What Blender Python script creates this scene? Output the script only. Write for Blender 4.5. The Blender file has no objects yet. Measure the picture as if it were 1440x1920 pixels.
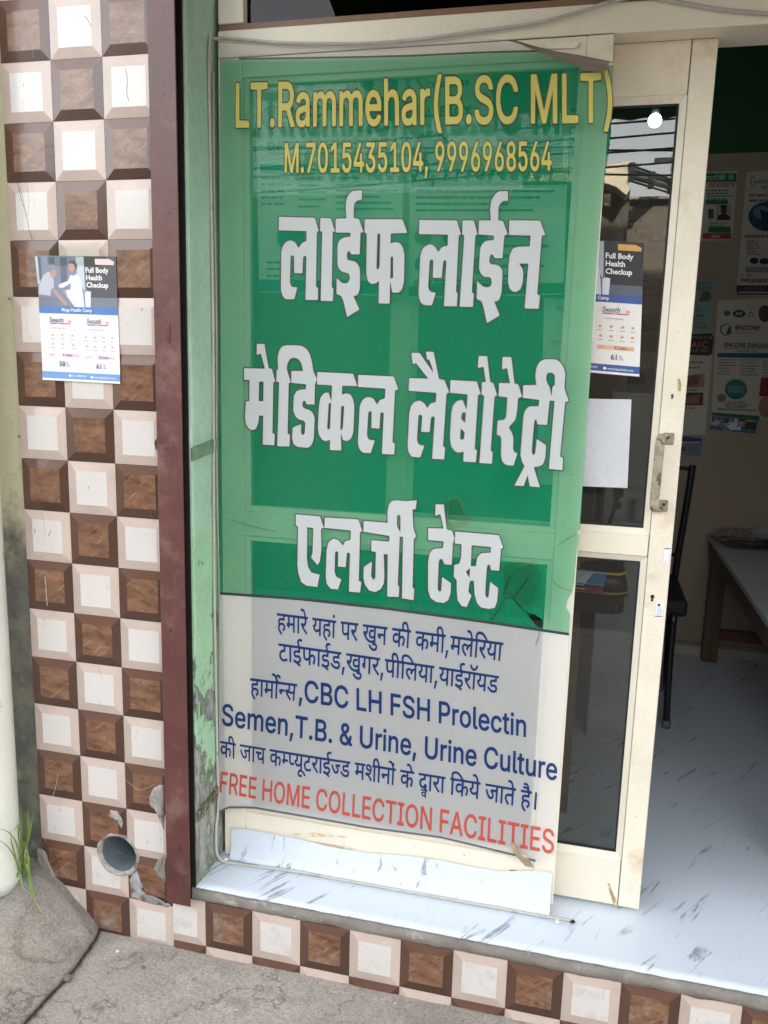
import bpy, bmesh, math, random
import numpy as np
from mathutils import Vector, Matrix
random.seed(7)
sc = bpy.context.scene
COL = sc.collection
R = math.radians

# ------------------------------------------------------------ camera
CAM = Vector((1.30458, -1.69041, 1.47880))
FPX = 1543.075                                   # focal length in photograph pixels (1440 x 1920)
RX = Vector((0.97016631, 0.24096618, 0.02669530)); RDN = Vector((0.06881082, -0.16810120, -0.98336517)); RF = Vector((-0.23247024, 0.95586468, -0.17966720))
cam_d = bpy.data.cameras.new('camera'); cam = bpy.data.objects.new('camera', cam_d); COL.objects.link(cam)
cam_d.sensor_fit = 'VERTICAL'; cam_d.sensor_height = 36.0; cam_d.lens = 36.0 * FPX / 1920
cam_d.clip_start = 0.05; cam_d.clip_end = 500
cam.matrix_world = Matrix(((RX.x, -RDN.x, -RF.x, CAM.x), (RX.y, -RDN.y, -RF.y, CAM.y), (RX.z, -RDN.z, -RF.z, CAM.z), (0, 0, 0, 1)))
sc.camera = cam

# ------------------------------------------------------------ sky, sun, exposure
SUN_EL, SUN_AZ = R(33), R(20)                    # the sun stands behind the shop, this street side is in open shade
w = bpy.data.worlds.new('World'); sc.world = w; w.use_nodes = True
nt = w.node_tree; bg = nt.nodes['Background']
sky = nt.nodes.new('ShaderNodeTexSky'); sky.sky_type = 'NISHITA'; sky.sun_disc = False
sky.sun_elevation = SUN_EL; sky.sun_rotation = SUN_AZ; sky.air_density = 1.0; sky.dust_density = 4.0; sky.ozone_density = 0.6
hs = nt.nodes.new('ShaderNodeHueSaturation'); hs.inputs['Saturation'].default_value = 0.30   # hazy, dusty sky
nt.links.new(sky.outputs[0], hs.inputs['Color']); wm = nt.nodes.new('ShaderNodeMix'); wm.data_type = 'RGBA'; wm.blend_type = 'MULTIPLY'; wm.inputs[0].default_value = 1; wm.inputs[7].default_value = (1.0, 0.965, 0.90, 1)   # dust haze
nt.links.new(hs.outputs[0], wm.inputs[6]); nt.links.new(wm.outputs[2], bg.inputs[0]); bg.inputs[1].default_value = 0.15
sd = bpy.data.lights.new('sun', 'SUN'); sd.energy = 4.0; sd.angle = R(0.5); sd.color = (1.0, 0.91, 0.79)
so = bpy.data.objects.new('sun', sd); COL.objects.link(so)
sdir = Vector((math.sin(SUN_AZ) * math.cos(SUN_EL), math.cos(SUN_AZ) * math.cos(SUN_EL), math.sin(SUN_EL)))
so.rotation_euler = sdir.to_track_quat('Z', 'Y').to_euler(); so.location = (0, 3, 9)
sc.view_settings.view_transform = 'Standard'; sc.view_settings.look = 'None'; sc.view_settings.gamma = 1
sc.view_settings.exposure = 3.28
sc.render.engine = 'CYCLES'
sc.cycles.transparent_max_bounces = 24; sc.cycles.max_bounces = 10; sc.cycles.diffuse_bounces = 5
sc.cycles.use_denoising = True

# ------------------------------------------------------------ helpers
def ray(x, y): return RX * ((x - 720) / FPX) + RDN * ((y - 960) / FPX) + RF
def at(x, y, Y=0.0):                             # point of the vertical plane y = Y seen at photo pixel (x, y)
    d = ray(x, y); return CAM + d * ((Y - CAM.y) / d.y)
def fl(x, y, z=0.0):                             # point of the level plane z
    d = ray(x, y); return CAM + d * ((z - CAM.z) / d.z)
def lin(c):
    return tuple((v / 255 / 12.92) if v / 255 <= 0.04045 else ((v / 255 + 0.055) / 1.055) ** 2.4 for v in c)
def tag(o, label=None, cat=None, group=None, kind=None):
    if label: o['label'] = label
    if cat: o['category'] = cat
    if group: o['group'] = group
    if kind: o['kind'] = kind
    return o
def thing(name, label, cat, loc=(0, 0, 0), group=None, rot=None):
    o = bpy.data.objects.new(name, None); COL.objects.link(o); o.location = loc; o.empty_display_size = 0.1
    if rot: o.rotation_euler = rot
    return tag(o, label, cat, group)
def WM(o):
    m = Matrix.LocRotScale(o.location, o.rotation_euler, o.scale)
    return WM(o.parent) @ m if o.parent else m
def link(name, me, mats, parent=None, world=True):
    o = bpy.data.objects.new(name, me); COL.objects.link(o)
    for m in (mats if isinstance(mats, (list, tuple)) else [mats]): me.materials.append(m)
    if parent:
        o.parent = parent
        if world: me.transform(WM(parent).inverted())   # shapes are given in world space, kept relative to the thing
    return o
def fin(name, bm, mats, parent=None, smooth=False, world=True):
    bmesh.ops.recalc_face_normals(bm, faces=bm.faces) if smooth != 'keep' else None
    me = bpy.data.meshes.new(name); bm.to_mesh(me); bm.free()
    if smooth is True:
        for p in me.polygons: p.use_smooth = True
    return link(name, me, mats, parent, world)
def box(bm, x0, y0, z0, x1, y1, z1, bev=0.0, mi=0, seg=1):
    n0 = len(bm.faces)
    vs = [bm.verts.new(v) for v in ((x0, y0, z0), (x1, y0, z0), (x1, y1, z0), (x0, y1, z0), (x0, y0, z1), (x1, y0, z1), (x1, y1, z1), (x0, y1, z1))]
    fs = [bm.faces.new([vs[i] for i in f]) for f in ((3, 2, 1, 0), (4, 5, 6, 7), (0, 1, 5, 4), (1, 2, 6, 5), (2, 3, 7, 6), (3, 0, 4, 7))]
    for f in fs: f.material_index = mi
    if bev > 0:
        es = list({e for f in fs for e in f.edges})
        r = bmesh.ops.bevel(bm, geom=es, offset=bev, segments=seg, profile=0.7, affect='EDGES')
        for f in r['faces']: f.material_index = mi
    return vs
def Box(name, a, b, mat, parent=None, bev=0.0015, seg=1):
    bm = bmesh.new(); box(bm, *a, *b, bev=bev, seg=seg); return fin(name, bm, mat, parent)
def prism(bm, pts, d, mi=0):                     # closed outline in 3-D swept by vector d
    a = [bm.verts.new(p) for p in pts]; b = [bm.verts.new(Vector(p) + Vector(d)) for p in pts]
    n = len(a); fs = [bm.faces.new(a), bm.faces.new(b[::-1])]
    for i in range(n): fs.append(bm.faces.new((a[i], b[i], b[(i + 1) % n], a[(i + 1) % n])))
    for f in fs: f.material_index = mi
def tube(bm, pts, r, n=10, caps=True):
    pts = [Vector(p) for p in pts]; rings = []
    up = None
    for i, p in enumerate(pts):
        t = (pts[min(i + 1, len(pts) - 1)] - pts[max(i - 1, 0)]).normalized()
        if up is None:
            up = Vector((0, 0, 1)) if abs(t.z) < 0.9 else Vector((1, 0, 0))
        s = t.cross(up).normalized(); up = s.cross(t).normalized()
        rr = r[i] if isinstance(r, (list, tuple)) else r
        rings.append([bm.verts.new(p + (s * math.cos(2 * math.pi * k / n) + up * math.sin(2 * math.pi * k / n)) * rr) for k in range(n)])
    for a, b in zip(rings[:-1], rings[1:]):
        for k in range(n): bm.faces.new((a[k], a[(k + 1) % n], b[(k + 1) % n], b[k]))
    if caps: bm.faces.new(rings[0][::-1]); bm.faces.new(rings[-1])
def smoothpath(pts, k=6):                        # Catmull-Rom
    pts = [Vector(p) for p in pts]; P = [pts[0] * 2 - pts[1]] + pts + [pts[-1] * 2 - pts[-2]]; out = []
    for i in range(1, len(P) - 2):
        for j in range(k):
            t = j / k; a, b, c, d = P[i - 1:i + 3]
            out.append(0.5 * ((2 * b) + (c - a) * t + (2 * a - 5 * b + 4 * c - d) * t * t + (3 * b - a - 3 * c + d) * t ** 3))
    out.append(pts[-1]); return out
def fill2d(contours, f):                         # even-odd filled outline -> mesh, mapped by f(u, v)
    from mathutils.geometry import delaunay_2d_cdt
    vs, es = [], []
    for c in contours:
        n0 = len(vs); vs += [Vector((p[0], p[1])) for p in c]; es += [(n0 + i, n0 + (i + 1) % len(c)) for i in range(len(c))]
    v2, e2, f2 = delaunay_2d_cdt(vs, es, [], 0, 1e-7)[:3]
    f2 = [t for f_ in f2 for t in [list(f_)]]; P2 = np.array([(v.x, v.y) for v in v2]); ct = np.array([P2[t].mean(0) for t in f2])
    a = np.array([vs[i] for i, j in es]); b = np.array([vs[j] for i, j in es])
    cr = (a[:, 1][None] > ct[:, 1][:, None]) != (b[:, 1][None] > ct[:, 1][:, None])
    with np.errstate(divide='ignore', invalid='ignore'): xi = a[:, 0] + (ct[:, 1][:, None] - a[:, 1]) * (b[:, 0] - a[:, 0]) / (b[:, 1] - a[:, 1])
    keep = (cr & (xi > ct[:, 0][:, None])).sum(1) % 2 == 1; f2 = [t for t, k in zip(f2, keep) if k]
    me = bpy.data.meshes.new('outline'); me.from_pydata([f(v.x, v.y) for v in v2], [], f2); me.update()
    return me

# ------------------------------------------------------------ materials
def N(nt, t, **k):
    n = nt.nodes.new('ShaderNode' + t)
    for a, b in k.items(): setattr(n, a, b)
    return n
def noise(nt, vec, scale, detail=4, rough=0.55, sc3=None, rot=None, dist=0.0):
    if sc3 or rot:
        m = N(nt, 'Mapping', vector_type='TEXTURE'); nt.links.new(vec, m.inputs[0])
        if sc3: m.inputs[3].default_value = tuple(1 / v for v in sc3)
        if rot: m.inputs[2].default_value = rot
        vec = m.outputs[0]
    n = N(nt, 'TexNoise'); n.inputs['Scale'].default_value = scale; n.inputs['Detail'].default_value = detail
    n.inputs['Roughness'].default_value = rough; n.inputs['Distortion'].default_value = dist; nt.links.new(vec, n.inputs['Vector']); return n.outputs['Fac']
def ramp(nt, fac, stops, interp='LINEAR'):
    r = N(nt, 'ValToRGB'); cr = r.color_ramp; cr.interpolation = interp
    while len(cr.elements) < len(stops): cr.elements.new(0.5)
    for e, (p, c) in zip(cr.elements, stops): e.position = p; e.color = (c, c, c, 1) if not isinstance(c, tuple) else (*c, 1)
    nt.links.new(fac, r.inputs[0]); return r.outputs[0]
def mix(nt, fac, a, b, mode='MIX'):
    m = N(nt, 'Mix', data_type='RGBA', blend_type=mode)
    for s, v in ((m.inputs[0], fac), (m.inputs[6], a), (m.inputs[7], b)):
        if hasattr(v, 'links') or isinstance(v, bpy.types.NodeSocket): nt.links.new(v, s)
        elif isinstance(v, tuple): s.default_value = (*v, 1)
        else: s.default_value = v
    return m.outputs[2]
def mth(nt, op, a, b=0.0, clamp=False):
    m = N(nt, 'Math', operation=op, use_clamp=clamp)
    for s, v in ((m.inputs[0], a), (m.inputs[1], b)):
        if isinstance(v, bpy.types.NodeSocket): nt.links.new(v, s)
        else: s.default_value = v
    return m.outputs[0]
def newmat(name):
    m = bpy.data.materials.new(name); m.use_nodes = True; nt = m.node_tree
    g = N(nt, 'NewGeometry'); return m, nt, nt.nodes['Principled BSDF'], g.outputs['Position']
def bump(nt, b, h, strength, dist=0.002):
    n = N(nt, 'Bump'); n.inputs['Strength'].default_value = strength; n.inputs['Distance'].default_value = dist
    nt.links.new(h, n.inputs['Height']); nt.links.new(n.outputs[0], b.inputs['Normal'])
def pm(name, col, rough=0.5, var=0.12, scale=9, stain=None, sscale=5, slo=0.58, shi=0.72, fine=0.06, fscale=120, bmp=0.0, bscale=60, metal=0.0, spec=0.5, sc3=None, rot=None, coat=0.0, rvar=0.1):
    """painted / printed / plaster surface: base colour with broad and fine mottling and optional stains"""
    m, nt, b, P = newmat(name)
    n1 = noise(nt, P, scale, 5, sc3=sc3, rot=rot)
    c = mix(nt, ramp(nt, n1, [(0.3, 0.0), (0.7, 1.0)]), tuple(v * (1 - var) for v in col), tuple(min(1, v * (1 + var)) for v in col))
    if fine:
        n2 = noise(nt, P, fscale, 3, 0.7)
        c = mix(nt, ramp(nt, n2, [(0.3, 1 - fine * 2), (0.7, 1.0)]), (0, 0, 0), c, 'MIX') if False else mix(nt, 1.0, c, ramp(nt, n2, [(0.3, 1 - fine * 2), (0.75, 1.0)]), 'MULTIPLY')
    if stain:
        n3 = noise(nt, P, sscale, 6, 0.65)
        c = mix(nt, ramp(nt, n3, [(slo, 0.0), (shi, 1.0)]), c, stain)
    nt.links.new(c, b.inputs['Base Color'])
    nt.links.new(mth(nt, 'ADD', mth(nt, 'MULTIPLY', n1, rvar * 2), rough - rvar), b.inputs['Roughness'])
    b.inputs['Metallic'].default_value = metal; b.inputs['Specular IOR Level'].default_value = spec
    b.inputs['Coat Weight'].default_value = coat
    if bmp: bump(nt, b, noise(nt, P, bscale, 6, 0.6), bmp)
    return m
_flat = {}
def ink(col, rough=0.55):                        # printed ink, cached by colour
    k = (col, rough)
    if k not in _flat: _flat[k] = pm('printed_ink', lin(col), rough, var=0.04, scale=30, fine=0.02, fscale=400)
    return _flat[k]

# ------------------------------------------------------------ palette
FRAME = pm('cream_aluminium', (0.77, 0.715, 0.60), 0.38, var=0.05, scale=4, stain=(0.52, 0.40, 0.25), sscale=6, slo=0.60, shi=0.86, fine=0.03, rvar=0.08)
FRAME_DIRTY = pm('cream_aluminium_handled', (0.77, 0.71, 0.59), 0.42, var=0.08, scale=6, stain=(0.46, 0.29, 0.13), sscale=7, slo=0.56, shi=0.85, fine=0.05)
RUBBER = pm('black_gasket', (0.012, 0.012, 0.013), 0.6)
BLACK = pm('black_plastic', (0.013, 0.014, 0.016), 0.42, var=0.2)
BLACKM = pm('black_painted_steel', (0.012, 0.013, 0.016), 0.3, var=0.2)
CONC = None
CEMENT = pm('grey_cement', (0.27, 0.25, 0.225), 0.85, var=0.2, scale=14, stain=(0.40, 0.39, 0.37), sscale=22, fine=0.16, fscale=260, bmp=0.6, bscale=90)
GROUT = pm('pale_mortar', (0.42, 0.40, 0.38), 0.85, var=0.3, scale=40, stain=(0.16, 0.14, 0.13), sscale=45, slo=0.5, shi=0.62, fine=0.2, fscale=300, bmp=0.9, bscale=120)
GREY_CABLE = pm('grey_cable_sheath', (0.46, 0.45, 0.42), 0.45, var=0.1, scale=30, stain=(0.25, 0.23, 0.2), sscale=20)
PVC = pm('white_pvc', (0.74, 0.75, 0.68), 0.4, var=0.07, scale=5, stain=(0.16, 0.15, 0.12), sscale=16, slo=0.63, shi=0.75, fine=0.05, bmp=0.1, bscale=20)
PVC_GREY = pm('grey_pvc', (0.16, 0.20, 0.22), 0.4, var=0.15, scale=20, stain=(0.32, 0.33, 0.32), sscale=30)

def glass(name, tint=(0.90, 0.93, 0.92), ior=1.62):
    m = bpy.data.materials.new(name); m.use_nodes = True; nt = m.node_tree; nt.nodes.clear()
    o = N(nt, 'OutputMaterial'); t = N(nt, 'BsdfTransparent'); g = N(nt, 'BsdfGlossy'); x = N(nt, 'MixShader'); f = N(nt, 'Fresnel')
    t.inputs[0].default_value = (*tint, 1); g.inputs['Roughness'].default_value = 0.004; g.inputs[0].default_value = (1, 1, 1, 1)
    f.inputs[0].default_value = ior
    nt.links.new(f.outputs[0], x.inputs[0]); nt.links.new(t.outputs[0], x.inputs[1]); nt.links.new(g.outputs[0], x.inputs[2])
    nt.links.new(x.outputs[0], o.inputs[0]); return m
GLASS = glass('tinted_glass', (0.62, 0.65, 0.64), 1.6)
GLASS_CLEAR = glass('clear_glass', (0.90, 0.93, 0.91), 1.5)
GLASS_DARK = glass('dark_tinted_glass', (0.12, 0.17, 0.13), 1.3)

def mesh_vinyl(name, col, see=0.26, var=0.05):
    """printed perforated vinyl: tiny holes let what is behind show through; the sheet itself glows a little with light from behind"""
    m = bpy.data.materials.new(name); m.use_nodes = True; nt = m.node_tree; nt.nodes.clear()
    o = N(nt, 'OutputMaterial'); P = N(nt, 'NewGeometry').outputs['Position']
    d = N(nt, 'BsdfPrincipled'); d.inputs['Roughness'].default_value = 0.5; d.inputs['Specular IOR Level'].default_value = 0.12
    c = mix(nt, ramp(nt, noise(nt, P, 3, 4), [(0.3, 0.0), (0.7, 1.0)]), tuple(v * (1 - var) for v in col), tuple(min(1, v * (1 + var)) for v in col))
    # holes on a staggered 3.6 mm grid
    s = N(nt, 'SeparateXYZ'); nt.links.new(P, s.inputs[0])
    X = mth(nt, 'SINE', mth(nt, 'MULTIPLY', s.outputs[0], 2 * math.pi / 0.0052)); Z = mth(nt, 'SINE', mth(nt, 'MULTIPLY', s.outputs[2], 2 * math.pi / 0.0052))
    hole = mth(nt, 'MULTIPLY', mth(nt, 'ADD', mth(nt, 'MULTIPLY', X, Z), 1.0), 0.5)
    c = mix(nt, mth(nt, 'MULTIPLY', hole, 0.22), c, tuple(v * 0.55 for v in col))
    nt.links.new(c, d.inputs['Base Color'])
    bump(nt, d, noise(nt, P, 14, 5, 0.5, sc3=(1, 1, 0.35)), 0.25, 0.004)
    tl = N(nt, 'BsdfTranslucent'); nt.links.new(c, tl.inputs[0])
    a = N(nt, 'MixShader'); a.inputs[0].default_value = 0.32; nt.links.new(d.outputs[0], a.inputs[1]); nt.links.new(tl.outputs[0], a.inputs[2])
    t = N(nt, 'BsdfTransparent'); x = N(nt, 'MixShader')
    nt.links.new(mth(nt, 'ADD', mth(nt, 'MULTIPLY', hole, see * 0.7), see * 0.75), x.inputs[0])
    nt.links.new(a.outputs[0], x.inputs[1]); nt.links.new(t.outputs[0], x.inputs[2]); nt.links.new(x.outputs[0], o.inputs[0]); return m

# ------------------------------------------------------------ lettering (collected, then meshed in one go)
LET = {}
def txt(parent, name, s, u, v, size, col, W=None, bold=0.0, shear=0.0, depth=0.0006, xs=1.0, align='LEFT', extra=None):
    """W maps (u, v, depth) of the thing's sheet into world space"""
    c = bpy.data.curves.new('letters', 'FONT'); c.body = s; c.size = size; c.offset = bold * size; c.shear = shear; c.align_x = align; c.resolution_u = 2
    o = bpy.data.objects.new('letters', c); COL.objects.link(o)
    LET.setdefault((parent.name, name, col), []).append((o, u, v, W, depth, xs))
def flush_letters():
    dg = bpy.context.evaluated_depsgraph_get(); dg.update()
    for (pn, name, col), L in LET.items():
        bm = bmesh.new()
        for o, u, v, W, depth, xs in L:
            me = bpy.data.meshes.new_from_object(o.evaluated_get(dg))
            for q in me.vertices: q.co = W(u + q.co.x * xs, v + q.co.y, depth)
            bm.from_mesh(me); bpy.data.meshes.remove(me)
        for f in bm.faces: f.material_index = 0
        for o, *_ in L: bpy.data.objects.remove(o)
        me = bpy.data.meshes.new(name); bm.to_mesh(me); bm.free(); me.materials.clear()
        link(name, me, ink(col), bpy.data.objects[pn])
def sheet_map(tl, tr, bl, n):                    # world map of a sheet: u right (m), v down (m) -> use v negative going down
    tl, tr, bl = Vector(tl), Vector(tr), Vector(bl); ex = (tr - tl).normalized(); ez = (tl - bl).normalized(); n = Vector(n).normalized()
    return lambda u, v, d=0.0: tl + ex * u + ez * v + n * d
def poly(parent, name, W, pts, col, d=0.0002, rough=0.5, mat=None):
    bm = bmesh.new(); bm.faces.new([bm.verts.new(W(u, v, d)) for u, v in pts]); return fin(name, bm, mat or ink(col, rough), parent)
def polys(parent, name, W, L, col, d=0.0002, rough=0.5):
    bm = bmesh.new()
    for pts in L: bm.faces.new([bm.verts.new(W(u, v, d)) for u, v in pts])
    return fin(name, bm, ink(col, rough), parent)
def rc(u0, v0, u1, v1): return [(u0, v0), (u1, v0), (u1, v1), (u0, v1)]
def disc(u, v, r, n=20, ry=None): return [(u + r * math.cos(2 * math.pi * k / n), v + (ry or r) * math.sin(2 * math.pi * k / n)) for k in range(n)]
def rows(u0, u1, v0, v1, n, th, rnd, fillmin=0.6):   # illegible small print: word-length bars
    out = []
    for i in range(n):
        v = v0 + (v1 - v0) * i / max(1, n - 1); u = u0; end = u0 + (u1 - u0) * rnd.uniform(fillmin, 1)
        while u < end - th:
            l = min(end - u, th * rnd.uniform(1.6, 5)); out.append(rc(u, v, u + l, v + th)); u += l + th * 0.7
    return out

# ------------------------------------------------------------ ground
def pavement_mat(name, base, dark, light):
    m, nt, b, P = newmat(name)
    n1 = noise(nt, P, 2.2, 6, 0.6); n2 = noise(nt, P, 22, 6, 0.7); n3 = noise(nt, P, 160, 4, 0.7); n4 = noise(nt, P, 6, 5, 0.6)
    c = mix(nt, ramp(nt, n1, [(0.35, 0.0), (0.65, 1.0)]), dark, base)
    c = mix(nt, ramp(nt, n4, [(0.55, 0.0), (0.75, 0.7)]), c, light)
    c = mix(nt, ramp(nt, n2, [(0.6, 0.0), (0.78, 0.55)]), c, light)
    c = mix(nt, 1.0, c, ramp(nt, n3, [(0.3, 0.55), (0.62, 1.0)]), 'MULTIPLY')
    n5 = noise(nt, P, 4.5, 8, 0.75); n6 = noise(nt, P, 60, 3, 0.6); n7 = noise(nt, P, 3.1, 6, 0.6)
    c = mix(nt, ramp(nt, n5, [(0.57, 0.0), (0.66, 0.55)]), c, tuple(v * 0.62 for v in dark))           # oil and damp blotches
    c = mix(nt, ramp(nt, n6, [(0.69, 0.0), (0.73, 0.8)]), c, tuple(v * 0.35 for v in dark))           # grit
    c = mix(nt, ramp(nt, noise(nt, P, 85, 2, 0.5), [(0.72, 0.0), (0.75, 0.8)]), c, light)
    hair = ramp(nt, n7, [(0.492, 0.0), (0.499, 1.0), (0.503, 1.0), (0.51, 0.0)])                       # hairline cracks
    c = mix(nt, mth(nt, 'MULTIPLY', hair, ramp(nt, n1, [(0.5, 0.0), (0.56, 0.6)])), c, tuple(v * 0.3 for v in dark))
    nt.links.new(c, b.inputs['Base Color']); b.inputs['Roughness'].default_value = 0.88; b.inputs['Specular IOR Level'].default_value = 0.3
    h = mth(nt, 'ADD', mth(nt, 'MULTIPLY', n2, 1.0), mth(nt, 'MULTIPLY', n3, 0.45)); bump(nt, b, h, 0.9, 0.007)
    return m
PAVE = pavement_mat('worn_concrete', (0.43, 0.39, 0.34), (0.31, 0.28, 0.25), (0.56, 0.52, 0.46))
SLAB = pavement_mat('mound_concrete', (0.37, 0.325, 0.28), (0.20, 0.19, 0.18), (0.48, 0.43, 0.38))
def hsh(x, y): return math.sin(x * 12.9898 + y * 78.233) * 43758.5453 % 1.0
def vn(x, y):
    xi, yi = math.floor(x), math.floor(y); fx, fy = x - xi, y - yi; fx = fx * fx * (3 - 2 * fx); fy = fy * fy * (3 - 2 * fy)
    a, b, c, d = hsh(xi, yi), hsh(xi + 1, yi), hsh(xi, yi + 1), hsh(xi + 1, yi + 1)
    return (a + (b - a) * fx) * (1 - fy) + (c + (d - c) * fx) * fy - 0.5
def fbm(x, y, o=4): return sum(vn(x * 2 ** k + 17 * k, y * 2 ** k) / 2 ** k for k in range(o))
def grid(name, xs, ys, zf, mat, parent=None):
    bm = bmesh.new(); V = [[bm.verts.new((x, y, zf(x, y))) for x in xs] for y in ys]
    for j in range(len(ys) - 1):
        for i in range(len(xs) - 1): bm.faces.new((V[j][i], V[j][i + 1], V[j + 1][i + 1], V[j + 1][i]))
    for f in bm.faces: f.smooth = True
    return fin(name, bm, mat, parent, smooth='keep')
lsp = lambda a, b, n: [a + (b - a) * i / n for i in range(n + 1)]
tag(grid('pavement', lsp(-1.6, 3.6, 170), lsp(-2.6, 0.03, 100), lambda x, y: 0.006 * fbm(x * 4, y * 4) - 0.002, PAVE), kind='structure')
tag(grid('street', lsp(-40, 40, 4), lsp(-60, -2.55, 4), lambda x, y: -0.06, pm('dusty_road', (0.13, 0.115, 0.095), 0.9, scale=1.5, bmp=0.5)), kind='structure')

# sloping concrete mound at the corner, its broken edge lying on the pavement
edge = [fl(*p, 0.0) for p in ((190, 1733), (178, 1765), (157, 1790), (147, 1808), (128, 1828), (110, 1848), (92, 1868), (72, 1890), (50, 1915), (20, 1950))]
edge = [(p.x, p.y) for p in edge] + [(0.155, -0.62), (0.13, -1.2)]
def edge_x(y):
    for (x0, y0), (x1, y1) in zip(edge[:-1], edge[1:]):
        if (y0 >= y >= y1): return x0 + (x1 - x0) * (y0 - y) / (y0 - y1 + 1e-9)
    return edge[0][0] if y > edge[0][1] else edge[-1][0]
rim = [fl(*p, 0.06) for p in ((62, 1800), (60, 1780), (75, 1755), (105, 1738), (130, 1722))]
def mound_h(x, y):
    ex = edge_x(y) + 0.006 * fbm(x * 10, y * 30); d = ex - x
    s = max(0.0, min(1.0, d / 0.185)); s = s - 0.15 * max(0, s - 0.7) ** 2 / 0.09
    t = 1 / (1 + (min(0, y + 0.01) / 0.15) ** 2)
    far = max(0.0, min(1, (-0.05 - x) / 0.5))
    h = 0.012 + 0.180 * s * t * (1 - 0.6 * far) + 0.03 * s * (1 - t)
    # shallow spalled hollow with a crisp upper rim
    q = (x - 0.095) / 0.07, (y + 0.115) / 0.075
    r = math.hypot(*q) + 0.35 * fbm(x * 14, y * 14)
    if r < 1: h -= 0.014 * min(1, (1 - r) * 14)
    h += (0.006 * fbm(x * 11, y * 11, 3) + 0.005 * abs(fbm(x * 24 + 9, y * 24, 5)) + 0.003 * fbm(x * 70, y * 70, 3)) * min(1, d / 0.02 if d > 0 else 0)
    return h
bm = bmesh.new(); ys = lsp(-1.2, 0.024, 130); NX = 90; V = []
for y in ys:
    ex = edge_x(y) + 0.006 * fbm(3, y * 26, 5); row = [bm.verts.new((-1.2 + (ex + 1.2) * (i / NX) ** 0.55, y, 0)) for i in range(NX + 1)]
    for v in row: v.co.z = mound_h(v.co.x, v.co.y)
    row.append(bm.verts.new((ex - 0.004, y, -0.02))); V.append(row)
for a, b in zip(V[:-1], V[1:]):
    for i in range(NX + 1): bm.faces.new((a[i], a[i + 1], b[i + 1], b[i])).smooth = i < NX
tag(fin('concrete_mound', bm, SLAB, smooth='keep'), 'cracked grey concrete mound sloping down from the pillar foot onto the pavement', 'concrete mound')
# dark earth in the crack, a lump of dirt and small stones
bm = bmesh.new()
cr = [(x + 0.003 + 0.003 * fbm(i * 3.1, 2), y) for i, (x, y) in enumerate([(edge_x(y) + 0.006 * fbm(3, y * 26, 5), y) for y in lsp(0.0, -0.75, 90)])]
L = [bm.verts.new((x - 0.008, y, 0.003)) for x, y in cr]; Rr = [bm.verts.new((x + 0.0025 + 0.0035 * abs(fbm(i * 0.9, 5)), y, 0.0035)) for i, (x, y) in enumerate(cr)]
for i in range(len(L) - 1): bm.faces.new((L[i], Rr[i], Rr[i + 1], L[i + 1]))
tag(fin('crack_dirt', bm, pm('dark_earth', (0.05, 0.042, 0.035), 0.95, bmp=0.5), smooth='keep'), kind='stuff')
def pebble(name, p, r, mat, label, cat, flat=0.6, seed=0, group=None):
    bm = bmesh.new(); bmesh.ops.create_icosphere(bm, subdivisions=3, radius=1)
    for v in bm.verts:
        k = 1 + 0.35 * fbm(v.co.x * 1.3 + seed, v.co.y * 1.3 + v.co.z, 3); v.co = Vector((v.co.x * r * k * 1.15, v.co.y * r * k, v.co.z * r * k * flat)) + Vector(p)
    return tag(fin(name, bm, mat, smooth=True), label, cat, group)
STONE = pm('grey_stone', (0.16, 0.14, 0.12), 0.9, bmp=0.5); WSTONE = pm('white_stone', (0.7, 0.68, 0.62), 0.8)
pebble('mud_lump', fl(126, 1833, 0.008), 0.011, STONE, 'brown lump of dried mud sitting on the crack in the concrete', 'mud lump', 0.7, 3)
pebble('pebble', fl(220, 1784, 0.004), 0.0042, WSTONE, 'small white pebble on the pavement below the pillar', 'pebble', 0.8, 5)
pebble('pebble', fl(268, 1813, 0.003), 0.0045, STONE, 'flat grey pebble on the pavement right of the white pebble', 'pebble', 0.6, 9)
pebble('pebble', fl(363, 1836, 0.002), 0.003, STONE, 'tiny dark pebble on the pavement in front of the left end of the step', 'pebble', 0.5, 11)

# ------------------------------------------------------------ tiles
A, BZ, Z0 = 0.125, 0.12428, 2.10
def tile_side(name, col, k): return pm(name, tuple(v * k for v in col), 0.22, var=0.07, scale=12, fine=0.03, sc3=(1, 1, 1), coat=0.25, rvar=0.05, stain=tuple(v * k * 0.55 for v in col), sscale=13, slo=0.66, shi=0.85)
def grime(nt, c, P):                             # splash dirt above the ground, denser low down
    s = N(nt, 'SeparateXYZ'); nt.links.new(P, s.inputs[0]); d = N(nt, 'MapRange'); nt.links.new(s.outputs[2], d.inputs[0])
    for i, v in ((1, 0.0), (2, 0.55), (3, 0.20), (4, -0.10)): d.inputs[i].default_value = v
    f = mth(nt, 'ADD', noise(nt, P, 17, 7, 0.72), d.outputs[0])
    return mix(nt, ramp(nt, f, [(0.66, 0.0), (0.86, 0.55)]), c, mix(nt, noise(nt, P, 60, 4, 0.7), (0.20, 0.165, 0.14), (0.44, 0.41, 0.38)))
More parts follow.
